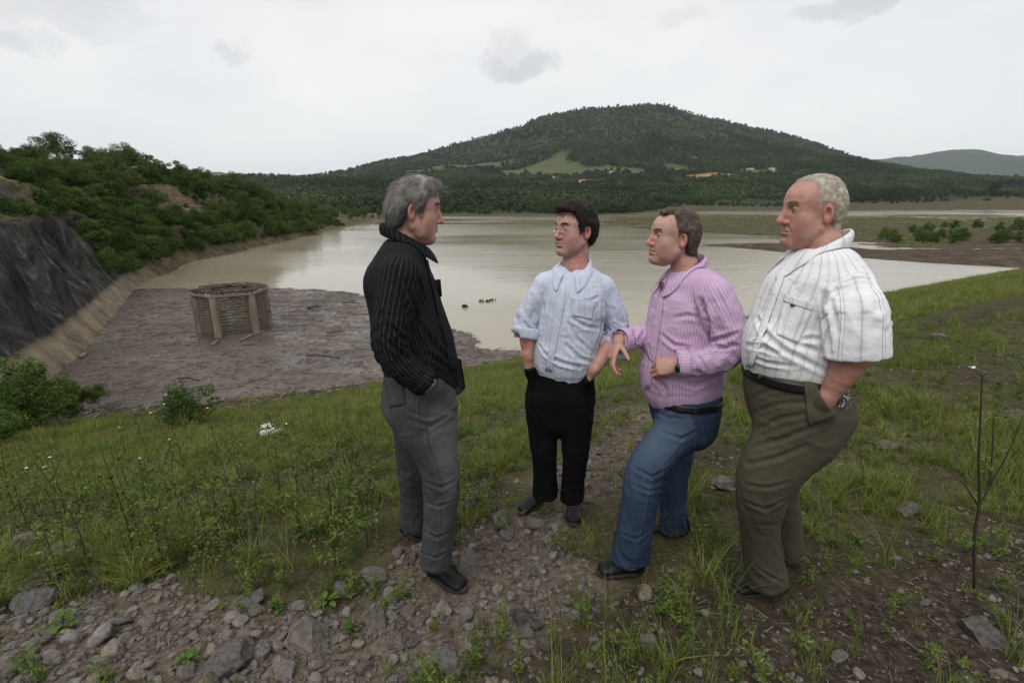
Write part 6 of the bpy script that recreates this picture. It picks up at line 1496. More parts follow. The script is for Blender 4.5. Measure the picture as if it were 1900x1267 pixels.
# --- houses on the far slope
M_wall = [material('house_wall_%s' % n_, lambda t, b, c=c: setb(t, b, col=c, rough=.9)) for n_, c in (('white', (.62, .62, .60)), ('ochre', (.50, .33, .18)))]
M_roof = material('house_roof', lambda t, b: setb(t, b, col=(.33, .23, .17), rough=.9)); M_win = material('house_window', lambda t, b: setb(t, b, col=(.03, .035, .04), rough=.2))
for px, py, w_, wm, lab in [(1031, 333, 11, 0, 'white house beside the red earth patch on the mountain foot'), (1137, 324, 12, 0, 'low white house right of the red earth strip'), (886, 347, 10, 0, 'small white house in the trees above the man in black'), (1391, 319, 13, 1, 'ochre house in the forest right of centre'), (1431, 317, 11, 0, 'white house near the ochre house in the forest'), (640, 352, 9, 0, 'white house at the left foot of the mountain'), (1350, 330, 12, 1, 'small ochre shed at the end of the red cutting')]:
    h_ = mount_hit(px, py); h = thing('house', lab, 'house', tuple(h_-A3(0, 0, .5)), rng.uniform(-.4, .4), 'houses on the far slope'); d_ = w_*.6; hh = w_*.34
    MB().box((0, 0, hh/2), (w_, d_, hh)).build('wall', M_wall[wm], h, False)
    V = [(-w_*.56, -d_*.6, hh), (w_*.56, -d_*.6, hh), (w_*.56, d_*.6, hh), (-w_*.56, d_*.6, hh), (-w_*.56, 0, hh+w_*.2), (w_*.56, 0, hh+w_*.2)]
    MB().add(V, [[0, 1, 5, 4], [2, 3, 4, 5], [0, 4, 3], [1, 2, 5], [3, 2, 1, 0]]).build('roof', M_roof, h, False)
    for u in (-.28, .0, .28): MB().box((w_*u, -d_/2-.03, hh*.5), (w_*.12, .1, hh*.4)).build('window' if u else 'door', M_win, h, False)
# ------------------------------------------------------------------ the near slope: stones, grass, weeds
def ico(sub):
    t_ = (1+5**.5)/2; V = [(-1, t_, 0), (1, t_, 0), (-1, -t_, 0), (1, -t_, 0), (0, -1, t_), (0, 1, t_), (0, -1, -t_), (0, 1, -t_), (t_, 0, -1), (t_, 0, 1), (-t_, 0, -1), (-t_, 0, 1)]
    F = [(0, 11, 5), (0, 5, 1), (0, 1, 7), (0, 7, 10), (0, 10, 11), (1, 5, 9), (5, 11, 4), (11, 10, 2), (10, 7, 6), (7, 1, 8), (3, 9, 4), (3, 4, 2), (3, 2, 6), (3, 6, 8), (3, 8, 9), (4, 9, 5), (2, 4, 11), (6, 2, 10), (8, 6, 7), (9, 8, 1)]
    V = [unit(v) for v in V]
    for _ in range(sub):
        c = {}; F2 = []
        def mid(a, b):
            k = (min(a, b), max(a, b))
            if k not in c: V.append(unit(V[a]+V[b])); c[k] = len(V)-1
            return c[k]
        for a, b, d in F:
            x, y, z = mid(a, b), mid(b, d), mid(d, a); F2 += [(a, x, z), (b, y, x), (d, z, y), (x, y, z)]
        F = F2
    return np.array(V), np.array(F)
def rock_data(name, seed, sub, flat=.7, cuts=9, mat_=None):
    rg = np.random.default_rng(seed); V, F = ico(sub); V = V.copy()
    for _ in range(cuts):
        n_ = unit(rg.normal(size=3)); d = rg.uniform(.45, .85); h_ = V@n_-d; V = V-np.where(h_ > 0, h_, 0)[:, None]*n_
    V = V+V*(.07*fbm(V*1.7, 3, seed % 50)+(.05*fbm(V*5, 3, seed % 40) if sub > 3 else 0))[:, None]+.02*rg.normal(size=V.shape)*(sub < 3); V *= A3(1, rg.uniform(.65, .95), flat*rg.uniform(.8, 1.1))
    return mesh_data(name, V/np.abs(V).max(), F, mat_ or M_rock, False)
STONES = [rock_data('stone%d' % i, 400+i, 2, mat_=M_stone) for i in range(8)]; PEB = [rock_data('pebble%d' % i, 440+i, 1, .65, 6, M_stone) for i in range(6)]; BIG = [rock_data('boulder%d' % i, 470+i, 4, .6, 16) for i in range(6)]
SHOES = [on_ground(*q) for q in [(820, 1080), (845, 1090), (770, 992), (1012, 930), (1062, 945), (1150, 1062), (1125, 1063), (1240, 988), (1390, 1098), (1420, 1098), (1460, 1035)]]
def keep_out(x, y):            # ground under shoes
    d = np.full(len(x), 9.)
    for g in SHOES: d = np.minimum(d, np.hypot(x-g[0], y-g[1]))
    return d
rng = np.random.default_rng(77)
# rocks one can pick out (photo position of the foot of each, half width in metres)
ROCKS = [(812, 1268, .105, 1, 'pale pointed grey rock standing at the very bottom below the black shoe'), (560, 1215, .135, 0, 'large dark grey rock half sunk among the stones at bottom left'), (640, 1110, .085, 0, 'dark rock under the small leafy sprig at lower left'), (700, 1170, .072, 2, 'light brown rounded stone left of the black shoe toe'), (735, 1205, .060, 2, 'tan stone just below the light brown rounded stone'), (690, 1085, .10, 0, 'slanted brown slab of rock beside the near grey trouser leg'), (870, 1065, .095, 0, 'dark mossy rock touching the toe of the black shoe'), (460, 1130, .09, 0, 'dark flat rock at the upper edge of the gravel'), (985, 1170, .085, 1, 'grey angular rock in the grass below the path centre'), (870, 940, .062, 2, 'small reddish rock between the men in black and pale blue'), (930, 975, .12, 0, 'long flat dark rock on the path before the man in blue'), (1000, 985, .07, 0, 'square dark rock at the feet of the man in pale blue'), (1350, 905, .085, 0, 'dark round rock behind the knee of the man in white'), (1660, 835, .10, 0, 'flat brown rock on the slope right of the olive trousers'), (1690, 960, .10, 0, 'wide flat grey rock in the grass at right'), (1840, 1195, .09, 1, 'large pale brown boulder at lower right under the tall weed'), (1720, 1125, .04, 2, 'small orange-brown stone on the dark litter at right'), (30, 1010, .11, 0, 'dark rock at the left edge among weeds'), (110, 1030, .10, 0, 'brown rock left of the leafy weeds'), (60, 1130, .13, 0, 'low dark rock slab at lower left edge'), (1890, 780, .12, 0, 'brown rock at the right edge of the slope'), (1610, 660, .16, 0, 'dark rock outcrop on the slope beyond the white sleeve'), (1750, 630, .2, 0, 'rough brown rock band high on the right slope'), (1260, 1120, .05, 1, 'white-flecked stone in front of the blue jeans'), (420, 1240, .09, 2, 'tan stone near the bottom left edge of the gravel'), (1160, 885, .06, 2, 'pale stone on the path behind the blue jeans'), (1560, 1230, .05, 1, 'whitish stone on the dark ground at bottom right')]
RB = []
for i, (px, py, s_, k, lab) in enumerate(ROCKS):
    p = on_ground(px, py); o = obj('rock', BIG[i % 6], None, tuple(p+A3(0, s_*.4, s_*.12)), (rng.uniform(-.3, .3), rng.uniform(-.3, .3), rng.uniform(0, 6.28)), (s_*rng.uniform(.9, 1.2), s_*rng.uniform(.8, 1.1), s_*rng.uniform(.75, 1.1)*(1.5 if 'pointed' in lab else 1)))
    props(o, lab, 'rock', 'larger rocks lying on the dam slope'); RB.append((p[0], p[1], s_))
# loose stones: the larger ones are pieces of the ground, the rest is gravel
N_ = 60000; yy = rng.uniform(.9, 7, N_); xx = rng.uniform(-1.15, 1.15, N_)*(yy+.6); pa, ri, sh, st = zones(xx, yy)
w_ = np.clip(pa*1.0+.09*ri+.30*st*(1-pa)+.035, 0, 1)*np.interp(yy, [1, 3, 7], [1, .6, .25]); k = (rng.uniform(0, 1, N_) < w_) & (keep_out(xx, yy) > .10); xx, yy, pa = xx[k], yy[k], pa[k]
sz = .0050+rng.gamma(1.0, .0065, len(xx))*np.where(pa > .5, 1.1, .85); sz = np.minimum(sz, .060); zz = ground_z(xx, yy)
vis = sz/np.hypot(xx, yy); order = np.argsort(-vis); top = order[:290]; rest = order[290:]
for i in top:
    o = obj('stone', STONES[int(rng.integers(8))], GROUND, (xx[i], yy[i], zz[i]+sz[i]*.22), (rng.uniform(-.5, .5), rng.uniform(-.5, .5), rng.uniform(0, 6.28)), tuple(sz[i]*rng.uniform(.8, 1.25, 3)))
pb = []
for i in range(6):
    j = rest[i]; pb.append(obj('stone', PEB[i], GROUND, (xx[j], yy[j], zz[j]+sz[j]*.2), (0, 0, 0), sz[j]))
rest = rest[6:]; n = len(rest)
scatter('gravel', np.c_[xx[rest], yy[rest], zz[rest]+sz[rest]*.15], np.c_[rng.uniform(-.5, .5, (n, 2)), rng.uniform(0, 6.28, n)], sz[rest][:, None]*rng.uniform(.75, 1.3, (n, 3)), rng.integers(0, 6, n), pb, 'loose gravel spread over the path and between the grass')

# ---- grass and weed patterns
def blade_set(seed, nb, h, lean, wid, spread, seg=3):
    rg = np.random.default_rng(seed); vs = []; fs = []; vv = []
    for i in range(nb):
        a = rg.uniform(0, 6.28); b0 = A3(rg.normal(0, spread), rg.normal(0, spread), -.01); L = h*rg.uniform(.45, 1.1); d = A3(math.cos(a), math.sin(a), 0); ln = lean*rg.uniform(.25, 1.3); sd_ = A3(-math.sin(a), math.cos(a), 0); tw = rg.uniform(-.6, .6); sd_ = sd_*math.cos(tw)+d*math.sin(tw); n0 = len(vs); w0 = wid*rg.uniform(.7, 1.3)
        for k in range(seg+1):
            t_ = k/seg; c = b0+UP*L*(t_-.28*ln*t_*t_)+d*L*ln*t_*t_; wd = w0*(1-t_)**.7+.0002
            vs += [c-sd_*wd/2, c+sd_*wd/2]
        for k in range(seg): fs.append([n0+2*k, n0+2*k+1, n0+2*k+3, n0+2*k+2])
        vv += [rg.uniform(0, 1)]*(2*(seg+1))
    me = mesh_data('tuft%d' % seed, np.array(vs), np.array(fs), M_grass); put_attr(me, 'v', vv); return me
TUFT = [blade_set(500, 26, .16, .55, .0042, .020), blade_set(501, 20, .22, .7, .0050, .025), blade_set(502, 30, .10, .5, .0036, .028), blade_set(503, 34, .28, .85, .0065, .022, 4), blade_set(504, 22, .38, .55, .0042, .018, 4)]
FAR_T = [blade_set(510, 30, .22, .5, .011, .11, 2), blade_set(511, 30, .30, .6, .012, .14, 2)]
def weed_data(seed, h, nb, leaf, feathery, mat_=None):
    rg = np.random.default_rng(seed); st = MB(); P = []; D = []
    main = crom([A3(0, 0, -.02), A3(rg.normal(0, .03), rg.normal(0, .03), h*.4), A3(rg.normal(0, .07), rg.normal(0, .07), h)], 5); st.tube(main, np.linspace(.0042, .0016, len(main)), 5)
    for i in range(nb):
        t_ = rg.uniform(.12, .98); b0 = main[int(t_*(len(main)-1))]; a = rg.uniform(0, 6.28); L = h*rg.uniform(.16, .36)*(1.15-t_*.6); tip = b0+A3(math.cos(a)*L*.75, math.sin(a)*L*.75, L*rg.uniform(.3, .8))
        st.tube([b0, b0*.5+tip*.5+A3(0, 0, -.01), tip], [.0017, .0012, .0007], 4)
        for u in np.linspace(.25, 1.05, feathery): P += [b0*(1-u)+tip*u+rg.normal(0, leaf*.45, 3) for _ in range(2)]
    P = np.array(P); V, F, v = leaves(P, np.full(len(P), leaf), rg, .5, .34); lm = mesh_data('weed_leaf%d' % seed, V, F, mat_ or M_weed, False); put_attr(lm, 'v', v)
    return lm, st.data('weed_stem%d' % seed, M_stem)
WEEDS = [weed_data(600, .62, 16, .034, 7), weed_data(601, .50, 14, .030, 7), weed_data(602, .80, 12, .030, 5), weed_data(603, .42, 15, .040, 6), weed_data(604, .70, 7, .022, 3)]
LOWW = [weed_data(610, .13, 12, .026, 5), weed_data(611, .18, 14, .024, 6), weed_data(612, .10, 12, .020, 6)]
def broad_data(seed, n, L):
    rg = np.random.default_rng(seed); vs = []; fs = []; vv = []; st = MB()
    for i in range(n):
        a = rg.uniform(0, 6.28); el_ = rg.uniform(.15, .9); d = A3(math.cos(a)*math.cos(el_), math.sin(a)*math.cos(el_), math.sin(el_)); l = L*rg.uniform(.6, 1.1); b0 = A3(0, 0, rg.uniform(0, L*.9)); p0 = b0+d*l*.45; sd_ = unit(np.cross(d, UP)); nn = np.cross(sd_, d); n0 = len(vs)
        st.tube([b0*.2, b0, p0], [.002, .0018, .0012], 4)
        for t_, wd in ((0, .06), (.25, .30), (.5, .36), (.8, .20), (1, .01)):
            c = p0+d*l*t_-UP*l*.35*t_*t_; vs += [c-sd_*l*wd/1.3+nn*l*.05, c, c+sd_*l*wd/1.3+nn*l*.05]
        for k in range(4):
            for j in range(2): q_ = n0+3*k+j; fs.append([q_, q_+1, q_+4, q_+3])
        vv += [rg.uniform(0, 1)]*15
    me = mesh_data('broad%d' % seed, np.array(vs), np.array(fs), M_broad); put_attr(me, 'v', vv); return me, st.data('broad_stem%d' % seed, M_stem)
BROAD = [broad_data(700, 22, .055), broad_data(701, 16, .05), broad_data(702, 24, .045)]
# ---- individually placed plants
WL = 'upright dark-stemmed weed with feathery leaves in the green patch left of the man in black'
wspots = [(160, 1060, 2, 1.0), (262, 1010, 0, .9), (300, 1035, 1, .9), (440, 945, 4, 1.0), (486, 1000, 4, .85), (390, 985, 0, .9), (150, 965, 0, 1.0), (60, 985, 1, 1.1), (210, 990, 3, 1.0), (330, 960, 1, 1.0), (110, 1075, 3, 1.0), (250, 1060, 1, .7), (20, 930, 0, 1.2), (430, 1000, 3, .8), (560, 930, 1, .9), (620, 915, 4, .9), (600, 960, 3, .8), (680, 930, 4, .7)]
WD = {0: WL}
wlab = ['tall dark-stalked weed left of the leafy low plant at lower left', 'feathery green weed beside the forked weed left of centre', 'feathery weed with thin side branches above the gravel edge', 'bare dark forked weed stem above the gravel at left', 'thin bare weed stalk just above the grass clump on the gravel', 'bushy feathery weed between the two bare stalks', 'feathery weed at far left above the dark rocks', 'feathery weed at the left edge behind the dark rock', 'low leafy weed left of the feathery weeds', 'mid-height feathery weed in the middle of the left patch', 'low wide-leaved weed among rocks at lower left', 'small feathery weed at the gravel edge lower left', 'tall feathery weed at the left picture edge', 'short bushy weed above the gravel grass clump', 'feathery weed left of the grey jeans', 'thin bare stalk left of the far grey trouser leg', 'short bushy weed near the gravel left of the grey jeans', 'thin bare stalk closest to the far grey trouser leg']
for (px, py, k, s_), lab in zip(wspots, wlab): plant('weed', WEEDS, k, on_ground(px, py), rng.uniform(0, 6), s_*.92, lab, 'weed', 'tall weeds left of the men', ('stem', 'foliage'))
yw = 2.2+5.5*rng.uniform(0, 1, 700)**1.4; xw = -.1*yw-rng.uniform(0, .98, 700)*(yw*1.0+.2); zw = zones(xw, yw); kk = np.where((zw[0] < .3) & (keep_out(xw, yw) > .2) & (-.5*xw+.866*yw < 12))[0][:125]; gw = ground_z(xw, yw)
for i in kk: plant('weed', WEEDS, int(rng.choice([0, 1, 2, 3, 4], p=[.24, .24, .14, .2, .18])), A3(xw[i], yw[i], gw[i]), rng.uniform(0, 6), rng.uniform(.5, 1.0), WL, 'weed', 'weeds crowding the left patch', ('stem', 'foliage'))
for px, py, s_, lab in [(1130, 905, .45, 'small leafy weed growing on the path behind the blue jeans'), (1240, 1000, .4, 'feathery weed crossing the rear leg of the blue jeans'), (1330, 860, .5, 'green weed between the blue jeans and olive trousers'), (770, 1000, .32, 'leafy sprig before the far leg of the grey jeans'), (1590, 930, .5, 'thin weed in the grass right of the olive trousers'), (1700, 900, .5, 'sparse weed on the slope left of the tall dark weed'), (1480, 950, .4, 'small weed behind the rear olive trouser leg')]:
    plant('weed', WEEDS, int(px) % 4, on_ground(px, py), px, s_, lab, 'weed', None, ('stem', 'foliage'))
for i, (px, py, s_, lab) in enumerate([(120, 1165, .95, 'broad-leaved plant on the dark rocks at lower left'), (45, 1235, 1.0, 'broad-leaved plant at the bottom left corner'), (515, 1130, .85, 'low leafy sprig above the dark stones left of centre'), (610, 1120, .9, 'trailing leafy sprig beside the dark rock'), (655, 1175, .8, 'small leafy sprig left of the light brown stone'), (345, 1235, .9, 'small broad-leaved plant on the gravel at the bottom'), (590, 1180, .6, 'tiny leafy sprig on the large dark rock'), (1590, 1010, .7, 'low leafy plant right of the rear olive trouser leg'), (1810, 1010, .9, 'leafy shoots round the stem of the tall weed at right')]):
    plant('leafy_plant', BROAD, i, on_ground(px, py), i*1.3, s_, lab, 'plant', None, ('stem', 'foliage'))
def tuft(px, py, k, s_, lab, group=None):
    o = obj('grass_tuft', TUFT[k], None, tuple(on_ground(px, py)), (0, 0, rng.uniform(0, 6)), s_); props(o, lab, 'grass tuft', group); return o
TO = [tuft(*a) for a in [(445, 1060, 0, 1.3, 'grass tuft at the left end of the gravel edge clumps'), (540, 1055, 1, 1.1, 'grass tuft right of the arching grass clump on the gravel'), (1350, 1190, 2, 1.6, 'short grass clump on the dark ground below the olive trouser hem'), (480, 1050, 3, 1.0, 'arching green grass clump at the upper gravel edge'), (1645, 1045, 4, 1.0, 'tall pale straw-green grass clump on the litter at right')]]
for a in [(640, 905, 3, .9, 'bright green grass clump left of the far grey trouser leg'), (700, 990, 1, 1.0, 'dense grass clump beside the far black shoe'), (560, 985, 3, .8, 'broad grass clump above the gravel, right of the bare stalks'), (1080, 1120, 1, 1.1, 'grass clump below the toe of the shoe under blue jeans'), (1130, 1150, 4, .7, 'thin tall grass clump below the blue jeans'), (930, 960, 1, .9, 'grass clump left of the feet of the man in pale blue'), (1090, 1010, 1, .9, 'grass clump on the path by the blue jeans hem'), (1300, 1010, 1, .9, 'grass clump between blue jeans and olive trousers'), (830, 1262, 1, .9, 'grass blades at the bottom edge beside the pale pointed rock'), (1340, 1130, 4, .9, 'long grass blades in front of the shoe of the man in white'), (1290, 1220, 1, 1.0, 'grass clump at the bottom right of centre'), (1620, 870, 3, .8, 'yellow-green grass clump right of the olive trousers'), (1880, 1225, 4, .9, 'long grass blades at the bottom right corner'), (1180, 1215, 4, .6, 'thin grass wisps at the bottom centre')]: tuft(*a)
# ---- grass as a mass
N_ = 90000; yy = rng.uniform(.8, 9, N_); xx = rng.uniform(-1.2, 1.2, N_)*(yy+.7); pa, ri, sh, st = zones(xx, yy); cl = smst(fbm(xy0(xx, yy)*1.6, 3, 95), -.25, .35)
w_ = (1-pa*.86)*(1-.72*ri)*(1-.85*st)*(.06+.94*cl**1.4)*np.interp(yy, [.8, 2, 4, 9], [.40, .42, .38, .26]); k = (rng.uniform(0, 1, N_) < w_) & (keep_out(xx, yy) > .11); xx, yy, ri = xx[k], yy[k], ri[k]; n = len(xx)
scl = rng.uniform(.35, .95, n)[:, None]*np.ones((1, 3))*np.where(ri > .4, .8, 1)[:, None]; scl[:, 2] *= rng.uniform(.7, 1.15, n)
scatter('grass', np.c_[xx, yy, ground_z(xx, yy)], np.c_[rng.normal(0, .12, (n, 2)), rng.uniform(0, 6.28, n)], scl, rng.choice([0, 1, 2, 3, 4], n, p=[.36, .2, .34, .06, .04]), TO, 'short green grass covering the near part of the dam slope')
N_ = 70000; s_ = rng.uniform(4.5, 20.5, N_); t_ = rng.uniform(-22, 75, N_); xx = -.5*s_+.866*t_; yy = .866*s_+.5*t_
k = (np.abs(xx) < 1.15*yy+1) & (yy > 3.5) & (np.hypot(xx, yy) > 5.5); xx, yy = xx[k], yy[k]; pa, ri, sh, st = zones(xx, yy); d_ = np.hypot(xx, yy); k = rng.uniform(0, 1, len(xx)) < (1-.8*sh)*(1-.9*st)*np.interp(d_, [5, 12, 30, 80], [1, .7, .5, .35])*(.25+.75*smst(fbm(xy0(xx, yy)*.5, 3, 96), -.3, .3)); xx, yy, d_ = xx[k], yy[k], d_[k]; n = len(xx)
fo = [obj('grass_tuft', FAR_T[i], None, tuple(on_ground(px, py)), None, .8) for i, (px, py) in enumerate([(600, 795), (1250, 690)])]
props(fo[0], 'grass tuft on the slope edge left of the man in black', 'grass tuft'); props(fo[1], 'grass tuft on the slope behind the man in lilac', 'grass tuft')
scatter('slope_grass', np.c_[xx, yy, ground_z(xx, yy)-.01], np.c_[rng.normal(0, .1, (n, 2)), rng.uniform(0, 6.28, n)], (rng.uniform(.45, 1.0, n)*np.interp(d_, [5, 15, 60], [.7, 1, 1.7]))[:, None]*rng.uniform(.8, 1.2, (n, 3)), rng.integers(0, 2, n), fo, 'green grass covering the dam slope down to the water')
# low broad-leaved ground cover between the grass
lo = [plant('weed', LOWW, i, on_ground(px, py), 0, 1.0, lab, 'weed', None, ('stem', 'foliage')) for i, (px, py, lab) in enumerate([(905, 905, 'low green weed left of the black trousers'), (1220, 1135, 'low weed on the dark ground below the blue jeans'), (955, 1240, 'low weed at the bottom centre of the stony ground')])]
lo = [[c for c in o.children if c.name.startswith('foliage')][0] for o in lo]
N_ = 26000; yy = rng.uniform(.8, 9, N_); xx = rng.uniform(-1.2, 1.2, N_)*(yy+.7); pa, ri, sh, st = zones(xx, yy); left = smst(-xx+.1*yy, -.6, .6)
w_ = (1-.9*pa)*(.32+.36*left)*(1-.45*ri)*smst(fbm(xy0(xx, yy)*2.2, 3, 97), -.25, .3)*.42; k = (rng.uniform(0, 1, N_) < w_) & (keep_out(xx, yy) > .11); xx, yy = xx[k], yy[k]; n = len(xx)
scatter('ground_cover', np.c_[xx, yy, ground_z(xx, yy)], np.c_[rng.normal(0, .15, (n, 2)), rng.uniform(0, 6.28, n)], rng.uniform(.4, 1.0, n)[:, None]*np.ones((1, 3)), rng.integers(0, 3, n), lo, 'low leafy ground cover among the grass')
# dead stalks and leaf litter
def litter_mesh():
    n = 16000; y_ = rng.uniform(.9, 6, n); x_ = rng.uniform(-1.1, 1.1, n)*(y_+.6); pa, ri, sh, st = zones(x_, y_); k = rng.uniform(0, 1, n) < .4+.6*ri+.2*st; x_, y_ = x_[k], y_[k]; n = len(x_)
    R = rand_rot(n, rng); R = rot_z(rng.uniform(0, 6.28, n)); V, F = merge(SP, SF, np.c_[x_, y_, ground_z(x_, y_)+.006], R, np.stack([rng.gamma(2, .017, n)+.012, rng.uniform(.0015, .005, n), rng.uniform(.0015, .004, n)], 1)); me = mesh_data('dead_stalks', V, F, M_stick, False); put_attr(me, 'v', np.repeat(rng.uniform(.1, 1, n), len(SP))); return me
props(obj('dead_stalks', litter_mesh()), 'scattered dry stalks and twigs on the ground', kind='stuff')
n = 14000; y_ = rng.uniform(.9, 6, n); x_ = rng.uniform(-1.1, 1.1, n)*(y_+.6); pa, ri, sh, st = zones(x_, y_); k = rng.uniform(0, 1, n) < .35+.6*ri; P_ = np.c_[x_[k], y_[k], ground_z(x_[k], y_[k])+.008]; V, F, v = leaves(P_, rng.uniform(.010, .024, len(P_)), rng, 1.5, .6); me = mesh_data('dead_leaves', V, F, M_stick, False); put_attr(me, 'v', v*.8+.1); props(obj('dead_leaves', me), 'dry fallen leaves on the dark ground at right', kind='stuff')
# ---- the tall dark weed at right
b0 = on_ground(1812, 1090); tw = thing('tall_weed', 'tall dark-stemmed weed with a white flower near the right edge', 'weed', tuple(b0)); Yb = b0[1]
def rel(px, py, dy=0): return at_y(px, py, Yb+dy)-b0
m_ = crom([A3(0, 0, -.03), rel(1808, 1000), rel(1817, 930), rel(1816, 850), rel(1820, 760), rel(1822, 690)], 4); MB().tube(m_, np.linspace(.008, .0022, len(m_)), 6).build('stem', M_stem, tw)
for pts in [[(1817, 935), (1835, 900), (1842, 820), (1843, 770)], [(1835, 900), (1865, 850), (1900, 770)], [(1808, 1010), (1780, 1050), (1770, 1100)], [(1817, 940), (1790, 900), (1768, 880)]]:
    q_ = crom([rel(*p) for p in pts], 4); MB().tube(q_, np.linspace(.0045, .0016, len(q_)), 5).build('branch', M_stem, tw)
for i, (px, py, L) in enumerate([(1822, 690, .05), (1818, 770, .05), (1840, 865, .06), (1815, 935, .07), (1860, 860, .05), (1800, 1000, .08), (1785, 990, .08), (1825, 1010, .09), (1770, 890, .06), (1845, 775, .05), (1808, 960, .06), (1830, 720, .03)]):
    c = rel(px, py); a = i*2.1; d = A3(math.cos(a), math.sin(a)*.6, .1); s_ = unit(np.cross(d, UP)); V = [c, c+d*L*.4+s_*L*.2, c+d*L-UP*L*.2, c+d*L*.4-s_*L*.2]
    me = mesh_data('leaf', np.array(V), np.array([[0, 1, 2, 3]]), M_weed, False); put_attr(me, 'v', [.2]*4); obj('leaf', me, tw)
fl = MB()
for a in np.linspace(0, 6.28, 7)[:-1]:
    c = rel(1804, 681); d = A3(math.cos(a), math.sin(a), .3*math.cos(a*2))*.011; s_ = A3(-math.sin(a), math.cos(a), 0)*.005; fl.add([c, c+d*.6+s_, c+d*1.3, c+d*.6-s_], [[0, 1, 2, 3]])
fl.build('flower', M_petal, tw, False); MB().tube([rel(1822, 700), rel(1812, 690), rel(1804, 682)], .0015, 4).build('flower_stalk', M_stem, tw)
# little white and yellow flowers in the left patch
M_yel = material('yellow_petal', lambda t, b: setb(t, b, col=(.62, .42, .05), rough=.7))
for i, (px, py, c) in enumerate([(100, 848, 0), (57, 868, 0), (90, 866, 0), (265, 850, 0), (165, 905, 1), (313, 732, 0), (310, 750, 0), (285, 766, 0), (535, 786, 0), (228, 793, 1), (390, 757, 0), (320, 815, 0)]):
    g = on_ground(px, py+28); top = at_y(px, py, g[1]); h_ = max(top[2]-g[2], .03); r_ = .006+.0012*np.hypot(g[0], g[1]); f_ = thing('wildflower', ['tiny white flower on a thin stalk in the green weeds at left', 'tiny yellow-orange flower in the green weeds at left'][c], 'flower', tuple(g), 0, 'white flowers in the weeds' if c == 0 else 'yellow flowers in the weeds')
    MB().tube([A3(0, 0, 0), A3(.01, 0, h_*.5), A3(0, 0, h_)], .0018, 4).build('stalk', M_stem, f_)
    mb = MB()
    for a in np.linspace(0, 6.28, 6)[:-1]: d = A3(math.cos(a), math.sin(a), .25)*r_; s_ = A3(-math.sin(a), math.cos(a), 0)*r_*.45; mb.add([A3(0, 0, h_), A3(0, 0, h_)+d*.6+s_, A3(0, 0, h_)+d*1.2, A3(0, 0, h_)+d*.6-s_], [[0, 1, 2, 3]])
    mb.build('petals', M_petal if c == 0 else M_yel, f_, False)
# white plastic scraps on the slope edge
for i, (px, py, s_, lab) in enumerate([(503, 788, .13, 'crumpled white plastic bag on the grass edge below the debris'), (494, 768, .10, 'small white plastic scrap standing above the white bag')]):
    V, F = ico(3); V = V*(1+.35*fbm(V*2.2, 3, 60+i))[:, None]*A3(1.3, .8, .45 if i == 0 else .9)*s_; o = obj('plastic_bag' if i == 0 else 'plastic_scrap', mesh_data('plastic%d' % i, V, F, M_petal, False), None, tuple(on_ground(px, py)+A3(0, 0, s_*.3))); props(o, lab, 'plastic bag' if i == 0 else 'plastic scrap')
# water plants
for px, py, n, lab in [(862, 570, 9, 'small clump of water plants floating left of the group of four sprigs'), (893, 560, 3, 'floating water plant sprig, left of its row'), (905, 560, 4, 'floating water plant sprig in the middle of the row'), (914, 558, 3, 'floating water plant sprig, right end of the row')]:
    p = at_z(px, py, WZ); w_ = thing('water_plant', lab, 'water plant', tuple(p)); mb = MB(); vv = []
    for i in range(n*3):
        a = rng.uniform(0, 6.28); b_ = A3(rng.normal(0, .12), rng.normal(0, .12), 0); L = rng.uniform(.12, .28); d = A3(math.cos(a)*.4, math.sin(a)*.4, 1)*L; s_ = A3(.05, 0, 0); mb.add([b_-s_, b_+s_, b_+d*.6+s_, b_+d, b_+d*.6-s_], [[0, 1, 2, 4], [4, 2, 3]])
    me = mb.data('water_leaves', M_leaf, False); put_attr(me, 'v', rng.uniform(0, .6, len(me.vertices))); obj('leaves', me, w_)
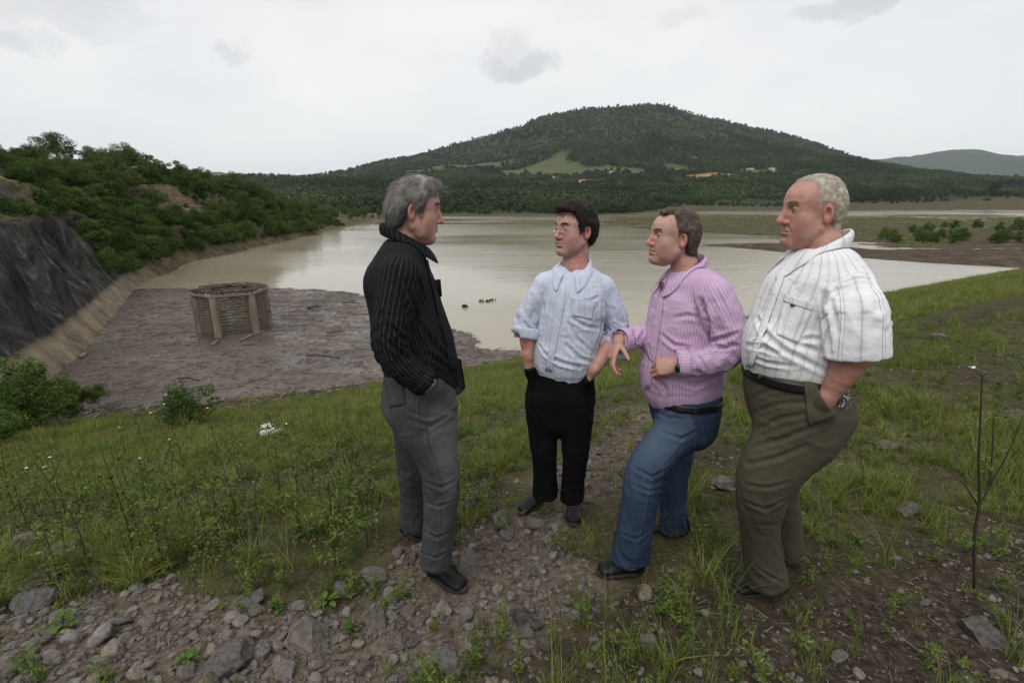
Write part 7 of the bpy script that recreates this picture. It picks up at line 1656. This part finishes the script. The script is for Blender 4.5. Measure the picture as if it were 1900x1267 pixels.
# marsh grass on the flats beyond the water
N_ = 16000; x_ = rng.uniform(20, 330, N_); y_ = rng.uniform(85, 330, N_); z_ = ground_z(x_, y_); k = (z_ > WZ+.03) & (y_ < far_y(x_)-3) & (rng.uniform(0, 1, N_) < .10+.5*smst(fbm(xy0(x_, y_)*.05, 3, 98), .0, .5)) & (poly_sd(x_, y_, SPIT) < -1); x_, y_, z_ = x_[k], y_[k], z_[k]; n = len(x_)
scatter('marsh_grass', np.c_[x_, y_, z_-.02], np.c_[np.zeros((n, 2)), rng.uniform(0, 6.28, n)], (rng.uniform(1.2, 3.2, n)*np.interp(y_, [90, 330], [.8, 1.6]))[:, None]*A3(2.6, 2.6, 1.1), rng.integers(0, 2, n), fo, 'rough grass on the flooded flats across the water')
# ---- telling repeats apart by their order across the picture
ORD = ['leftmost', 'second from left', 'third from left', 'fourth from left', 'fifth from left', 'sixth from left', 'seventh from left', 'eighth from left', 'ninth from left', 'tenth from left', 'eleventh from left', 'twelfth from left', 'thirteenth from left', 'fourteenth from left', 'fifteenth from left', 'sixteenth from left', 'seventeenth from left', 'eighteenth from left', 'nineteenth from left', 'twentieth from left', '21st from left', '22nd from left', '23rd from left', '24th from left', '25th from left']
def order_labels(group, fmt):
    g = [o for o in bpy.data.objects if o.get('group') == group]
    g.sort(key=lambda o: px_of(*o.location)[0])
    for i, o in enumerate(g):
        if i < len(ORD)-1 or len(g) == len(ORD): o['label'] = fmt % ('rightmost' if i == len(g)-1 and len(g) > 1 else ORD[i])
order_labels('bushes in the corner below the cliff', 'dense green bush, %s, in the corner between dam slope and cliff')
order_labels('bushes on the cliff ledges', 'bush on a ledge of the sprayed-concrete cliff, %s of its row')
order_labels('bushes at the end of the cliff', 'bush hanging over the water where the cliff ends, %s')
order_labels('trees at the edge of the far wood', 'tree at the front edge of the far wood, %s of six')
order_labels('white flowers in the weeds', 'tiny white flower on a thin stalk in the left weeds, %s')
order_labels('yellow flowers in the weeds', 'tiny yellow-orange flower in the left weeds, %s of two')
